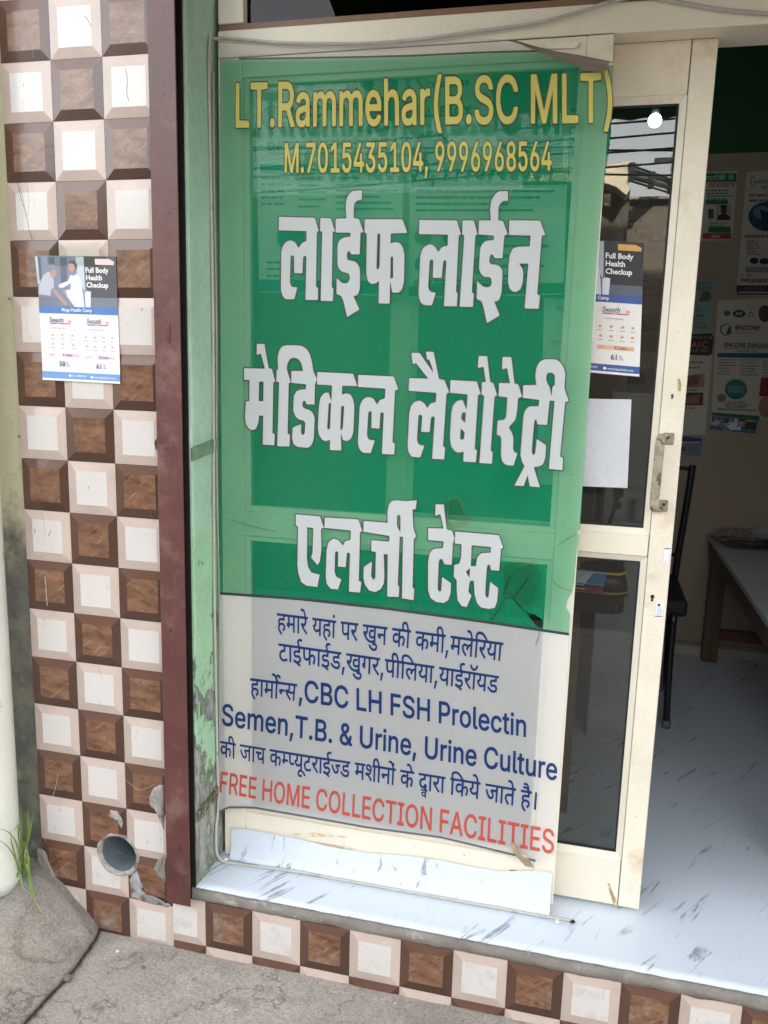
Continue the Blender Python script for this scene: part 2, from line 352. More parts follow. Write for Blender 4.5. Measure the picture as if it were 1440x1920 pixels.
def brown_centre():
    m, nt, b, P = newmat('brown_tile_face')
    n1 = noise(nt, P, 16, 6, 0.65, sc3=(1, 1, 2.4), rot=(0, R(6), 0)); n2 = noise(nt, P, 55, 5, 0.7); n3 = noise(nt, P, 30, 4, 0.7, sc3=(0.25, 1, 3.4), rot=(0, R(-38), 0))
    n4 = noise(nt, P, 70, 3, 0.6, sc3=(0.12, 1, 2.2), rot=(0, R(-42), 0)); n5 = noise(nt, P, 9, 5, 0.7)
    c = mix(nt, ramp(nt, n1, [(0.34, 0.0), (0.66, 1.0)]), (0.095, 0.042, 0.023), (0.25, 0.130, 0.076))
    c = mix(nt, ramp(nt, n2, [(0.55, 0.0), (0.72, 0.7)]), c, (0.060, 0.030, 0.020))
    c = mix(nt, ramp(nt, n3, [(0.56, 0.0), (0.68, 0.6)]), c, (0.29, 0.165, 0.10))
    c = mix(nt, ramp(nt, n4, [(0.68, 0.0), (0.72, 0.5)]), c, (0.45, 0.37, 0.30))
    c = grime(nt, mix(nt, ramp(nt, n5, [(0.62, 0.0), (0.8, 0.6)]), c, (0.30, 0.26, 0.23)), P)
    nt.links.new(c, b.inputs['Base Color']); b.inputs['Roughness'].default_value = 0.25; b.inputs['Coat Weight'].default_value = 0.3; b.inputs['Coat Roughness'].default_value = 0.08
    bump(nt, b, n3, 0.15, 0.001); return m
def white_centre():
    m, nt, b, P = newmat('white_tile_face')
    n1 = noise(nt, P, 7, 5); n2 = noise(nt, P, 40, 5, 0.75, sc3=(1.6, 1, 0.35)); n3 = noise(nt, P, 6, 4); n4 = noise(nt, P, 90, 3, 0.6, sc3=(1.2, 1, 0.25), rot=(0, R(12), 0))
    c = mix(nt, n1, (0.55, 0.52, 0.495), (0.64, 0.615, 0.59))
    msk = mth(nt, 'MULTIPLY', ramp(nt, n2, [(0.6, 0.0), (0.7, 1.0)]), ramp(nt, n3, [(0.45, 0.0), (0.6, 1.0)]))
    c = mix(nt, mth(nt, 'MULTIPLY', msk, 0.5), c, (0.36, 0.30, 0.25))
    c = grime(nt, mix(nt, mth(nt, 'MULTIPLY', ramp(nt, n4, [(0.68, 0.0), (0.71, 1.0)]), 0.65), c, (0.22, 0.18, 0.15)), P)
    nt.links.new(c, b.inputs['Base Color']); b.inputs['Roughness'].default_value = 0.2; b.inputs['Coat Weight'].default_value = 0.35; b.inputs['Coat Roughness'].default_value = 0.06
    return m
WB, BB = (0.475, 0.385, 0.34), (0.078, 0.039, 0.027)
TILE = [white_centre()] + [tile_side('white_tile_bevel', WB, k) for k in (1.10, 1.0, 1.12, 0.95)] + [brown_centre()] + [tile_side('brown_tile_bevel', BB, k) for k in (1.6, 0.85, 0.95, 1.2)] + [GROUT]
def clip(pts, ax, lim, keep_lt):
    out = []; n = len(pts)
    for i in range(n):
        a, b = pts[i], pts[(i + 1) % n]; ia = (a[ax] <= lim) == keep_lt or abs(a[ax] - lim) < 1e-9; ib = (b[ax] <= lim) == keep_lt or abs(b[ax] - lim) < 1e-9
        if ia: out.append(a)
        if ia != ib:
            t = (lim - a[ax]) / (b[ax] - a[ax]); out.append(tuple(a[k] + (b[k] - a[k]) * t for k in range(3)))
    return out
HOLE = (0.2235, 0.229); HR = 0.052
def minus_hole(P_):                              # cut the round drain hole out of a convex tile facet
    if all(math.hypot(p[0] - HOLE[0], p[2] - HOLE[1]) > 0.2 for p in P_): return [P_]
    out = []; n = 32; rest = P_
    for k in range(n):
        a = 2 * math.pi * (k + 0.5) / n; nx, nz = math.cos(a), math.sin(a); lim = HR * math.cos(math.pi / n) * (1 + 0.05 * fbm(nx * 3, nz * 3, 3))
        def half(L, outside):
            o = []; m = len(L); s = [(p[0] - HOLE[0]) * nx + (p[2] - HOLE[1]) * nz - lim for p in L]
            for i in range(m):
                j = (i + 1) % m; ia = (s[i] >= 0) == outside; ib = (s[j] >= 0) == outside
                if ia: o.append(L[i])
                if ia != ib: t = s[i] / (s[i] - s[j]); o.append(tuple(L[i][q] + (L[j][q] - L[i][q]) * t for q in range(3)))
            return o
        if len(rest) < 3: break
        q = half(rest, True)
        if len(q) > 2: out.append(q)
        rest = half(rest, False)
    return out
def tile_wall(bm, cx0, ztop, cols, rws, x0, x1, z0, z1, bz, white, hole=False):
    """one glazed sheet printed and pressed as raised bevelled squares"""
    for r in rws:
        for c in cols:
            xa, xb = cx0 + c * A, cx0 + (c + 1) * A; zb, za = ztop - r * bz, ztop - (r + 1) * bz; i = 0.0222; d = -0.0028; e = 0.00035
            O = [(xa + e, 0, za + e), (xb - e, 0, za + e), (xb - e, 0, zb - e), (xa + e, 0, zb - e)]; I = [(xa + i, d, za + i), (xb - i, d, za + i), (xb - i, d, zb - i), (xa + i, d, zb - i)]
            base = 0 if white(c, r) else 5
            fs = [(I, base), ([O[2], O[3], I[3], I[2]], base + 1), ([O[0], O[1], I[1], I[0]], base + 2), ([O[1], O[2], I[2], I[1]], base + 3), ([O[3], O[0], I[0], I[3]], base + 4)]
            for P_, mi in fs:
                for ax, lim, lt in ((0, x0, False), (0, x1, True), (2, z0, False), (2, z1, True)):
                    P_ = clip(P_, ax, lim, lt) if len(P_) > 2 else []
                for Q in (minus_hole(P_) if hole and len(P_) > 2 else [P_]):
                    if len(Q) > 2:
                        f = bm.faces.new([bm.verts.new(p) for p in Q]); f.material_index = mi
def with_hole(me_obj):
    bm = bmesh.new(); bmesh.ops.create_cone(bm, cap_ends=True, segments=40, radius1=HR, radius2=HR, depth=0.6, matrix=Matrix.Translation((HOLE[0], 0.0, HOLE[1])) @ Matrix.Rotation(R(90), 4, 'X'))
    for v in bm.verts:
        k = 1 + 0.07 * fbm(v.co.x * 60, v.co.z * 60, 3); v.co.x = HOLE[0] + (v.co.x - HOLE[0]) * k; v.co.z = HOLE[1] + (v.co.z - HOLE[1]) * k
    me = bpy.data.meshes.new('cut'); bm.to_mesh(me); bm.free(); c = bpy.data.objects.new('cut', me); COL.objects.link(c)
    md = me_obj.modifiers.new('b', 'BOOLEAN'); md.operation = 'DIFFERENCE'; md.object = c; md.solver = 'EXACT'
    nm = bpy.data.meshes.new_from_object(me_obj.evaluated_get(bpy.context.evaluated_depsgraph_get()))
    me_obj.modifiers.remove(md); old = me_obj.data; me_obj.data = nm; bpy.data.objects.remove(c); return me_obj
pil = thing('tiled_pillar', 'pillar covered in raised brown and white checkerboard tiles left of the shop door', 'pillar', (0.2, 0, 0))
bm = bmesh.new(); box(bm, 0, 0.006, 0.0, 0.374, 0.30, 2.9); with_hole(fin('pillar_core', bm, CEMENT, pil))
PX1 = 0.3735
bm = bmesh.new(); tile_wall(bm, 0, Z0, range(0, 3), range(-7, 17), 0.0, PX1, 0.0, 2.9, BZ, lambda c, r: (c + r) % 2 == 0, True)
bm.normal_update()
for f in bm.faces:
    if f.normal.y > 0: f.normal_flip()
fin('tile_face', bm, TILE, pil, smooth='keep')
# broken mortar showing beside the shutter rail
def blob(name, pts, y, th, mat, parent, seed=0, amp=0.004):
    bm = bmesh.new(); n = len(pts); P_ = []
    for i in range(n):
        a, b = Vector(pts[i]), Vector(pts[(i + 1) % n])
        for k in range(5): q = a.lerp(b, k / 5); P_.append((q.x + amp * fbm(q.x * 90 + seed, q.y * 90, 3), q.y + amp * fbm(q.y * 90 + seed, q.x * 90 + 5, 3)))
    cx = sum(p[0] for p in P_) / len(P_); cz = sum(p[1] for p in P_) / len(P_); rings = []
    for k, (s, d) in enumerate(((1.0, 0.0), (0.9, th * 0.8), (0.65, th), (0.3, th * 0.8))):
        rings.append([bm.verts.new((cx + (x - cx) * s, y - d * (1 + 0.9 * fbm(x * 120 + k, z * 120 + seed, 3)), cz + (z - cz) * s)) for x, z in P_])
    for a, b in zip(rings[:-1], rings[1:]):
        for i in range(len(P_)): bm.faces.new((a[i], a[(i + 1) % len(P_)], b[(i + 1) % len(P_)], b[i]))
    bm.faces.new(rings[-1]); return fin(name, bm, mat, parent, smooth=True)
def pz(L, Y=0.0): return [(q.x, q.z) for q in (at(x, y, Y) for x, y in L)]
blob('mortar_patch', pz([(288, 1478), (300, 1468), (309, 1470), (310, 1560), (305, 1545), (296, 1522), (284, 1510), (281, 1490)]), -0.0005, 0.007, GROUT, pil, 2)
blob('mortar_patch', pz([(290, 1626), (300, 1608), (311, 1598), (313, 1656), (306, 1650), (296, 1640)]), -0.0005, 0.005, CEMENT, pil, 6)
blob('mortar_patch', pz([(290, 826), (299, 816), (300, 850), (292, 842)]), -0.0005, 0.003, pm('dark_mortar', (0.06, 0.045, 0.04), 0.9, bmp=0.8, bscale=150), pil, 8, 0.002)
blob('mortar_patch', pz([(208, 1517), (222, 1521), (232, 1540), (230, 1552), (222, 1538), (206, 1528)]), -0.0025, 0.002, GROUT, pil, 12, 0.003)
blob('mortar_patch', pz([(70, 1588), (84, 1596), (92, 1612), (104, 1640), (112, 1664), (98, 1662), (84, 1650), (72, 1630)]), -0.0005, 0.006, CEMENT, pil, 31, 0.004)
blob('mortar_patch', pz([(244, 1650), (256, 1628), (262, 1640), (258, 1664), (284, 1684), (320, 1695), (316, 1701), (276, 1692), (246, 1682)]), -0.0015, 0.003, pm('grey_smear', (0.30, 0.30, 0.30), 0.8, var=0.3, scale=30, stain=(0.12, 0.08, 0.06), sscale=26, slo=0.52, shi=0.6, bmp=0.6), pil, 15, 0.004)
# hairline cracks and scratches in the glaze
DKL = pm('crack_line', (0.20, 0.145, 0.11), 0.8); LTL = pm('scratch_line', (0.62, 0.58, 0.54), 0.6)
for L, r, m in (([(34, 342), (42, 375), (52, 405), (55, 425), (62, 450)], 0.0007, DKL), ([(40, 350), (47, 385), (50, 410)], 0.0004, DKL), ([(52, 345), (55, 375), (54, 405)], 0.0003, DKL), ([(236, 128), (240, 150), (239, 175), (243, 190)], 0.0007, DKL), ([(160, 30), (168, 42), (172, 50)], 0.0008, DKL),
                ([(110, 1450), (105, 1478), (98, 1500), (92, 1540), (86, 1575)], 0.0006, LTL), ([(86, 1080), (88, 1110), (90, 1135)], 0.0009, LTL), ([(80, 960), (84, 985), (86, 1010)], 0.0003, DKL), ([(130, 640), (136, 660), (134, 685)], 0.0003, DKL), ([(240, 1300), (262, 1310), (280, 1330)], 0.0003, DKL), ([(186, 1250), (193, 1270)], 0.0004, DKL), ([(282, 955), (286, 968), (291, 980)], 0.0006, DKL), ([(236, 1460), (262, 1480), (290, 1470)], 0.0003, LTL), ([(60, 60), (64, 110)], 0.0004, LTL)):
    bm = bmesh.new(); q = [v + Vector((0.0009 * fbm(i * 1.3, 2), -0.0029, 0.0006 * fbm(2, i * 1.7))) for i, v in enumerate(smoothpath([at(x, y, 0.0) for x, y in L], 5))]
    tube(bm, q, [r * (0.35 + 0.65 * abs(math.sin(1.9 * i + 1))) for i in range(len(q))], 5); fin('glaze_crack', bm, m, pil)
# lip of mortar round the drain hole
bm = bmesh.new()
ringo = [[], [], []]
for k in range(48):
    a = 2 * math.pi * k / 48; j = fbm(math.cos(a) * 3, math.sin(a) * 3, 3)
    for q, (rr, yy) in enumerate(((HR + 0.009 + 0.007 * j, 0.0), (HR + 0.003 + 0.004 * j, -0.006), (HR - 0.004, 0.004))):
        ringo[q].append(bm.verts.new((HOLE[0] + rr * math.cos(a), yy, HOLE[1] + rr * math.sin(a))))
for a, b in zip(ringo[:-1], ringo[1:]):
    for k in range(48): bm.faces.new((a[k], a[(k + 1) % 48], b[(k + 1) % 48], b[k]))
fin('mortar_lip', bm, GROUT, pil, smooth=True)
# grey drain pipe set in the hole
dp = thing('drain_pipe', 'short grey drain pipe set into the round hole low in the tiled pillar', 'drain pipe', (HOLE[0], 0.02, HOLE[1]))
bm = bmesh.new(); bmesh.ops.create_cone(bm, cap_ends=False, segments=40, radius1=HR - 0.004, radius2=HR - 0.005, depth=0.22, matrix=Matrix.Translation((HOLE[0], 0.114, HOLE[1])) @ Matrix.Rotation(R(90), 4, 'X'))
fin('pipe_wall', bm, PVC_GREY, dp, smooth=True)
bm = bmesh.new(); bmesh.ops.create_circle(bm, cap_ends=True, segments=40, radius=HR - 0.004, matrix=Matrix.Translation((HOLE[0], 0.2, HOLE[1])) @ Matrix.Rotation(R(90), 4, 'X'))
fin('pipe_end', bm, pm('dark_pipe_plastic', (0.025, 0.032, 0.038), 0.3), dp)  # dark disc closing the inner end of the pipe
bm = bmesh.new(); tube(bm, [(HOLE[0] - 0.012 + 0.034 * math.cos(t), 0.16 - 0.002 * k, HOLE[1] + 0.012 + 0.034 * math.sin(t)) for k, t in enumerate(lsp(R(150), R(300), 12))], 0.004, 8)
fin('pipe_seam', bm, PVC_GREY, dp, smooth=True)
blob('debris', [(HOLE[0] - 0.012, HOLE[1] - 0.034), (HOLE[0] + 0.014, HOLE[1] - 0.034), (HOLE[0] + 0.012, HOLE[1] - 0.018), (HOLE[0], HOLE[1] - 0.014)], 0.1, 0.012, GROUT, dp, 20, 0.004)

# step riser below the threshold
stp = thing('tiled_step', 'low step with a single row of brown and white square tiles under the marble threshold', 'step', (1.5, 0, 0))
bm = bmesh.new(); box(bm, 0.375, 0.006, -0.02, 3.3, 0.12, 0.18); fin('step_core', bm, CEMENT, stp)
bm = bmesh.new()
SX = 0.5876
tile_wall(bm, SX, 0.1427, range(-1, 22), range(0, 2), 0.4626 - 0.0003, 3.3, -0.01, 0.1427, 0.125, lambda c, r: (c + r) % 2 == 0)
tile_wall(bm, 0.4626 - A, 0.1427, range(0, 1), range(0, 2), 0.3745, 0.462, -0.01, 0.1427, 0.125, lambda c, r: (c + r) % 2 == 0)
geom = bmesh.ops.extrude_face_region(bm, geom=bm.faces[:])
for v in [g for g in geom['geom'] if isinstance(g, bmesh.types.BMVert)]: v.co.y = 0.0055
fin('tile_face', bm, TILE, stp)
bm = bmesh.new(); xs = lsp(0.43, 3.3, 240); prof = [(0.02, 0.1805), (-0.002, 0.1805), (-0.007, 0.172), (-0.006, 0.158), (-0.002, 0.146), (0.004, 0.143)]
V = [[bm.verts.new((x, y + (0.005 * fbm(x * 22 + k, 3.0, 4) if 0 < k else 0) - 0.001, z + 0.006 * fbm(x * 16, 7.0 + k, 4) * (k > 2))) for k, (y, z) in enumerate(prof)] for x in xs]
for a, b in zip(V[:-1], V[1:]):
    for k in range(len(prof) - 1): bm.faces.new((a[k], b[k], b[k + 1], a[k + 1]))
fin('cement_edge', bm, CEMENT, stp, smooth=True)

# ------------------------------------------------------------ marble-print vinyl floor
def marble():
    m, nt, b, P = newmat('marble_print_vinyl')
    n1 = noise(nt, P, 2.2, 4); rot = (0, 0, R(58))
    n2 = noise(nt, P, 6.5, 4, 0.62, sc3=(0.7, 6.5, 2.0), rot=rot, dist=0.5); n3 = noise(nt, P, 5.5, 3, 0.5); n4 = noise(nt, P, 15, 4, 0.7, sc3=(1.0, 5.0, 2), rot=(0, 0, R(74)), dist=0.8); n5 = noise(nt, P, 60, 4, 0.7)
    c = mix(nt, n1, (0.565, 0.635, 0.72), (0.655, 0.715, 0.79))
    s1 = mth(nt, 'MULTIPLY', ramp(nt, n2, [(0.585, 0.0), (0.635, 0.95)]), ramp(nt, n3, [(0.47, 0.0), (0.56, 1.0)]))
    s2 = mth(nt, 'MULTIPLY', ramp(nt, n4, [(0.62, 0.0), (0.68, 0.8)]), ramp(nt, n3, [(0.40, 1.0), (0.52, 0.25)]))
    c = mix(nt, mth(nt, 'MULTIPLY', s1, ramp(nt, n5, [(0.3, 0.45), (0.6, 1.0)])), c, (0.21, 0.24, 0.29))
    c = mix(nt, mth(nt, 'MULTIPLY', s2, 0.6), c, (0.26, 0.29, 0.35))
    n6 = noise(nt, P, 9, 5, 0.7); c = mix(nt, ramp(nt, n6, [(0.66, 0.0), (0.8, 0.45)]), c, (0.42, 0.38, 0.30))
    nt.links.new(c, b.inputs['Base Color']); b.inputs['Roughness'].default_value = 0.34
    bump(nt, b, noise(nt, P, 5, 3), 0.12, 0.01); return m
MARBLE = marble()
ZT = 0.187
bm = bmesh.new(); xs = lsp(0.443, 3.3, 130); ysf = lsp(-0.012, 0.2, 8) + lsp(0.26, 2.4, 24); V = []
for y in ysf: V.append([bm.verts.new((x, y - (0.004 * abs(fbm(x * 18, 1.0)) if y < 0 else 0), ZT + 0.0015 * fbm(x * 6, y * 6) + (0.002 if y < 0 else 0))) for x in xs])
for a, b in zip(V[:-1], V[1:]):
    for i in range(len(xs) - 1): bm.faces.new((a[i], a[i + 1], b[i + 1], b[i])).smooth = True
low = [bm.verts.new((v.co.x, v.co.y + 0.0005, v.co.z - 0.0028)) for v in V[0]]
for i in range(len(xs) - 1): bm.faces.new((V[0][i], low[i], low[i + 1], V[0][i + 1]))
tag(fin('floor', bm, MARBLE, smooth='keep'), kind='structure')
Box('subfloor', (0.4, 0.121, -0.02), (3.3, 2.5, 0.178), CEMENT, bev=0)['kind'] = 'structure'
# strip of the same vinyl turned up against the bottom of the fixed frame
top = [(424, 1552), (470, 1556), (520, 1566), (560, 1573), (620, 1588), (690, 1600), (760, 1604), (820, 1612), (878, 1624), (935, 1634), (1000, 1632), (1036, 1636)]
tp = [at(x, y, 0.131) for x, y in top]
bm = bmesh.new(); V = []
for x in lsp(0.474, 1.297, 60):
    for a, b in zip(tp[:-1], tp[1:]):
        if a.x <= x <= b.x + 1e-4: zt = a.z + (b.z - a.z) * (x - a.x) / (b.x - a.x); break
    wv = 0.004 * fbm(x * 9, 2)
    lift = max(0, (x - 1.2) / 0.1)
    V.append([bm.verts.new(p) for p in ((x, 0.113 - 0.004 * lift + wv * 0.5, ZT + 0.003), (x, 0.119 - 0.005 * lift + wv * 0.5, ZT + 0.006), (x, 0.124 - 0.006 * lift + wv * 0.5, ZT + 0.016), (x, 0.128 - 0.004 * lift + wv * 0.3, ZT + 0.035), (x, 0.131, max(zt, ZT + 0.045)))])
for a, b in zip(V[:-1], V[1:]):
    for k in range(4): bm.faces.new((a[k], b[k], b[k + 1], a[k + 1])).smooth = True
tag(fin('vinyl_strip', bm, MARBLE, smooth='keep'), 'strip of marble print vinyl curling up against the foot of the fixed frame', 'vinyl strip')

# ------------------------------------------------------------ shutter rail, reveal wall, left neighbour
MAROON = pm('maroon_paint', (0.115, 0.042, 0.038), 0.36, var=0.22, scale=6, stain=(0.21, 0.125, 0.105), sscale=7, slo=0.54, shi=0.74, fine=0.12, fscale=130, bmp=0.35, bscale=34)
def worn(m, col, sc, lo, hi, k=0.9, sc3=None):      # chips that show another coat or bare metal
    nt = m.node_tree; b = nt.nodes['Principled BSDF']; src = b.inputs['Base Color'].links[0].from_socket; P = N(nt, 'NewGeometry').outputs['Position']
    nt.links.new(mix(nt, ramp(nt, noise(nt, P, sc, 6, 0.7, sc3=sc3), [(lo, 0.0), (hi, k)]), src, col), b.inputs['Base Color'])
worn(MAROON, (0.045, 0.022, 0.018), 38, 0.64, 0.67); worn(MAROON, (0.32, 0.27, 0.24), 70, 0.70, 0.72, 0.7, (1.5, 1, 0.5))
MAROON_SHADE = pm('shaded_rail_inside', (0.016, 0.012, 0.011), 0.6)  # near-black colour stands in for the shade inside the rail channel
gr = thing('shutter_rail', 'maroon painted steel shutter rail standing between the tiled pillar and the green wall', 'shutter rail', (0.405, -0.02, 0.147))
Box('front_plate', (0.3765, -0.034, 0.147), (0.4385, -0.030, 2.9), MAROON, gr, 0.001)
Box('web_plate', (0.3765, -0.0295, 0.147), (0.381, -0.0045, 2.9), MAROON, gr, 0)
Box('back_plate', (0.3765, -0.004, 0.147), (0.4385, -0.0005, 2.9), MAROON_SHADE, gr, 0)
bm = bmesh.new(); bmesh.ops.create_uvsphere(bm, u_segments=12, v_segments=6, radius=0.004, matrix=Matrix.Translation(at(339, 1660, -0.034)) @ Matrix.Diagonal((1, 0.5, 1, 1))); fin('rivet', bm, MAROON, gr, smooth=True)
blob('paint_drip', pz([(312, 612), (317, 606), (319, 625), (318, 645), (313, 642)], -0.034), -0.0338, 0.0025, MAROON, gr, 4, 0.001)

def green_plaster():
    m, nt, b, P = newmat('flaking_green_plaster')
    s = N(nt, 'SeparateXYZ'); nt.links.new(P, s.inputs[0]); z = s.outputs[2]
    n1 = noise(nt, P, 5, 5); n2 = noise(nt, P, 13, 7, 0.68, sc3=(1, 1, 0.55)); n3 = noise(nt, P, 60, 5, 0.7); n4 = noise(nt, P, 26, 6, 0.7, sc3=(1, 1, 0.4))
    c = mix(nt, ramp(nt, n1, [(0.3, 0.0), (0.7, 1.0)]), (0.40, 0.60, 0.47), (0.49, 0.69, 0.55))
    mid = mth(nt, 'MULTIPLY', ramp(nt, z, [(0.0, 0.0), (1.0, 1.0)]), 1.0)
    band = N(nt, 'MapRange'); nt.links.new(z, band.inputs[0])
    for i, v in ((1, 1.06), (2, 1.10), (3, 0.0), (4, 1.0)): band.inputs[i].default_value = v
    c = mix(nt, band.outputs[0], mix(nt, n1, (0.34, 0.58, 0.37), (0.42, 0.66, 0.43)), c)          # repainted lower coat
    damp = N(nt, 'MapRange'); nt.links.new(z, damp.inputs[0])
    for i, v in ((1, 0.35), (2, 1.15), (3, 0.30), (4, -0.06)): damp.inputs[i].default_value = v
    f = mth(nt, 'ADD', n2, damp.outputs[0])
    flake = ramp(nt, f, [(0.70, 0.0), (0.72, 1.0)])
    edge_ = ramp(nt, f, [(0.675, 0.0), (0.70, 0.8), (0.72, 0.8), (0.74, 0.0)])
    under = mix(nt, ramp(nt, n4, [(0.4, 0.0), (0.62, 1.0)]), (0.17, 0.165, 0.14), mix(nt, n3, (0.35, 0.40, 0.33), (0.52, 0.53, 0.50)))
    c = mix(nt, flake, c, under); c = mix(nt, edge_, c, (0.10, 0.12, 0.09))
    c = mix(nt, 1.0, c, ramp(nt, n3, [(0.3, 0.8), (0.7, 1.0)]), 'MULTIPLY')
    nt.links.new(c, b.inputs['Base Color']); b.inputs['Roughness'].default_value = 0.75
    bump(nt, b, mth(nt, 'ADD', mth(nt, 'MULTIPLY', n3, 0.4), mth(nt, 'MULTIPLY', flake, -0.8)), 0.5, 0.003); return m
rev = thing('green_wall', 'narrow green plastered wall, flaking near the floor, between shutter rail and banner', 'wall', (0.443, 0.07, 0.187))
bm = bmesh.new(); ys = lsp(0.0, 0.19, 14); zs = lsp(0.16, 2.9, 160)
V = [[bm.verts.new((0.4425 + (0.003 * fbm(y * 20, z * 7) if y > 0.01 else 0.002 * fbm(1, z * 20)), y + (0.004 * fbm(z * 14, 5) if y < 0.01 else 0), z)) for y in ys] for z in zs]
for a, b in zip(V[:-1], V[1:]):
    for i in range(len(ys) - 1): bm.faces.new((a[i], a[i + 1], b[i + 1], b[i])).smooth = True
S = [[bm.verts.new((0.375, 0.0, z)), r[0]] for z, r in zip(zs, V)]
for a, b in zip(S[:-1], S[1:]): bm.faces.new((a[0], a[1], b[1], b[0]))
fin('plaster', bm, green_plaster(), rev, smooth='keep')
Box('masonry', (0.3745, 0.192, 0.0), (0.4425, 0.34, 2.9), CEMENT, rev, 0)

# metal straps fixing the wooden post / rail across the green wall
STRAP = pm('green_painted_strap', (0.19, 0.30, 0.20), 0.55, var=0.2, scale=30, stain=(0.16, 0.12, 0.06), sscale=25, slo=0.55, shi=0.65, bmp=0.4)
MOSS = pm('mossy_rust', (0.11, 0.10, 0.055), 0.95, var=0.5, scale=60, stain=(0.30, 0.30, 0.20), sscale=70, slo=0.52, shi=0.6, bmp=1.0, bscale=160)
def strap(z, h, mat, label, rough):
    bm = bmesh.new(); ys = lsp(-0.004, 0.128, 22); V = []
    for k, y in enumerate(ys):
        j = rough * fbm(y * 70, z * 9, 4)
        V.append([bm.verts.new(p) for p in ((0.4440, y, z + 0.012 * y / 0.13 - h / 2 + j), (0.4490 + abs(j), y, z + 0.012 * y / 0.13 - h / 2 + j), (0.4495 + abs(j) * 1.5, y, z + 0.012 * y / 0.13 + h / 2 - j), (0.4440, y, z + 0.012 * y / 0.13 + h / 2 - j))])
    for a, b in zip(V[:-1], V[1:]):
        for q in range(4): bm.faces.new((a[q], a[(q + 1) % 4], b[(q + 1) % 4], b[q]))
    bm.faces.new(V[0]); bm.faces.new(V[-1][::-1]); return tag(fin('metal_strap', bm, mat, None), label, 'strap', 'flat metal straps across the green wall')
strap(1.262, 0.030, STRAP, 'green painted metal strap across the green wall halfway up', 0.0015)
strap(0.372, 0.026, MOSS, 'rusty moss covered metal strap across the green wall near the floor', 0.006)

def moss_wall():
    m, nt, b, P = newmat('mossy_olive_plaster')
    s = N(nt, 'SeparateXYZ'); nt.links.new(P, s.inputs[0])
    n1 = noise(nt, P, 7, 6, 0.65); n2 = noise(nt, P, 40, 5, 0.7); n3 = noise(nt, P, 18, 6, 0.7)
    d = N(nt, 'MapRange'); nt.links.new(s.outputs[2], d.inputs[0])
    for i, v in ((1, 0.85), (2, 1.35), (3, 0.32), (4, -0.25)): d.inputs[i].default_value = v
    f = mth(nt, 'ADD', n1, d.outputs[0])
    c = mix(nt, n2, (0.42, 0.385, 0.255), (0.54, 0.50, 0.355))
    c = mix(nt, ramp(nt, f, [(0.5, 0.0), (0.72, 1.0)]), c, mix(nt, ramp(nt, n3, [(0.4, 0.0), (0.65, 1.0)]), (0.10, 0.10, 0.092), (0.185, 0.185, 0.13)))
    c = mix(nt, ramp(nt, n3, [(0.66, 0.0), (0.74, 0.6)]), c, (0.42, 0.43, 0.42))
    nt.links.new(c, b.inputs['Base Color']); b.inputs['Roughness'].default_value = 0.85; bump(nt, b, n2, 0.7, 0.004); return m
nb = thing('neighbour_wall', 'olive plaster wall of the next shop, dark with moss low down, left of the tiles', 'wall', (-0.7, 0.1, 0))
bm = bmesh.new(); box(bm, -6.0, 0.012, -0.05, -0.0008, 0.3, 2.9); fin('plaster', bm, moss_wall(), nb)
for x, y in ((18, 560), (36, 818)):
    bm = bmesh.new(); p = at(x, y, 0.0); bmesh.ops.create_uvsphere(bm, u_segments=10, v_segments=6, radius=0.004, matrix=Matrix.Translation(p)); fin('nail', bm, GROUT, nb, smooth=True)
pp = thing('rain_pipe', 'white plastic rain pipe standing in front of the mossy wall left of the pillar', 'pipe', (-0.078, -0.07, 0.14))
bm = bmesh.new(); n = 40
zs = lsp(0.132, 2.9, 90); V = []
for i, z in enumerate(zs): V.append([bm.verts.new((-0.078 + 0.0555 * math.cos(2 * math.pi * k / n), -0.07 + 0.0555 * math.sin(2 * math.pi * k / n), z + (0.006 * fbm(k * 0.5, 1) if i == 0 else 0))) for k in range(n)])
for a, b in zip(V[:-1], V[1:]):
    for k in range(n): bm.faces.new((a[k], a[(k + 1) % n], b[(k + 1) % n], b[k])).smooth = True
inner = [bm.verts.new((-0.078 + 0.051 * math.cos(2 * math.pi * k / n), -0.07 + 0.051 * math.sin(2 * math.pi * k / n), V[0][k].co.z)) for k in range(n)]
inn2 = [bm.verts.new((v.co.x, v.co.y, 0.3)) for v in inner]
for k in range(n):
    bm.faces.new((V[0][k], inner[k], inner[(k + 1) % n], V[0][(k + 1) % n])); bm.faces.new((inner[k], inn2[k], inn2[(k + 1) % n], inner[(k + 1) % n]))
fin('pipe_barrel', bm, PVC, pp, smooth='keep')

# grass tuft at the foot of the pipe
GRASS = pm('grass_blade', (0.14, 0.24, 0.035), 0.5, var=0.35, scale=25, stain=(0.34, 0.33, 0.10), sscale=20, slo=0.56, shi=0.7)
gt = thing('grass_tuft', 'green grass tuft growing between the white pipe and the pillar', 'grass tuft', fl(38, 1640, 0.16))
def blade(pts, wd):
    P_ = smoothpath(pts, 7); bm = bmesh.new(); n = len(P_); L = []
    for i, p in enumerate(P_):
        t = (P_[min(i + 1, n - 1)] - P_[max(0, i - 1)]).normalized(); s = t.cross(RF).normalized(); k = wd * (1 - (i / (n - 1)) ** 1.7) * min(1, 0.5 + i / 5) + 0.0003
        mid = p + t.cross(s) * k * 0.35
        L.append((bm.verts.new(p - s * k), bm.verts.new(mid), bm.verts.new(p + s * k)))
    for a, b in zip(L[:-1], L[1:]):
        for q in range(2): bm.faces.new((a[q], a[q + 1], b[q + 1], b[q])).smooth = True
    return fin('blade', bm, GRASS, gt, smooth='keep')
def gp(*L): return [at(x, y, Y) for x, y, Y in L]
blade(gp((44, 1645, -0.05), (48, 1600, -0.055), (56, 1560, -0.06), (64, 1520, -0.06)), 0.0026)
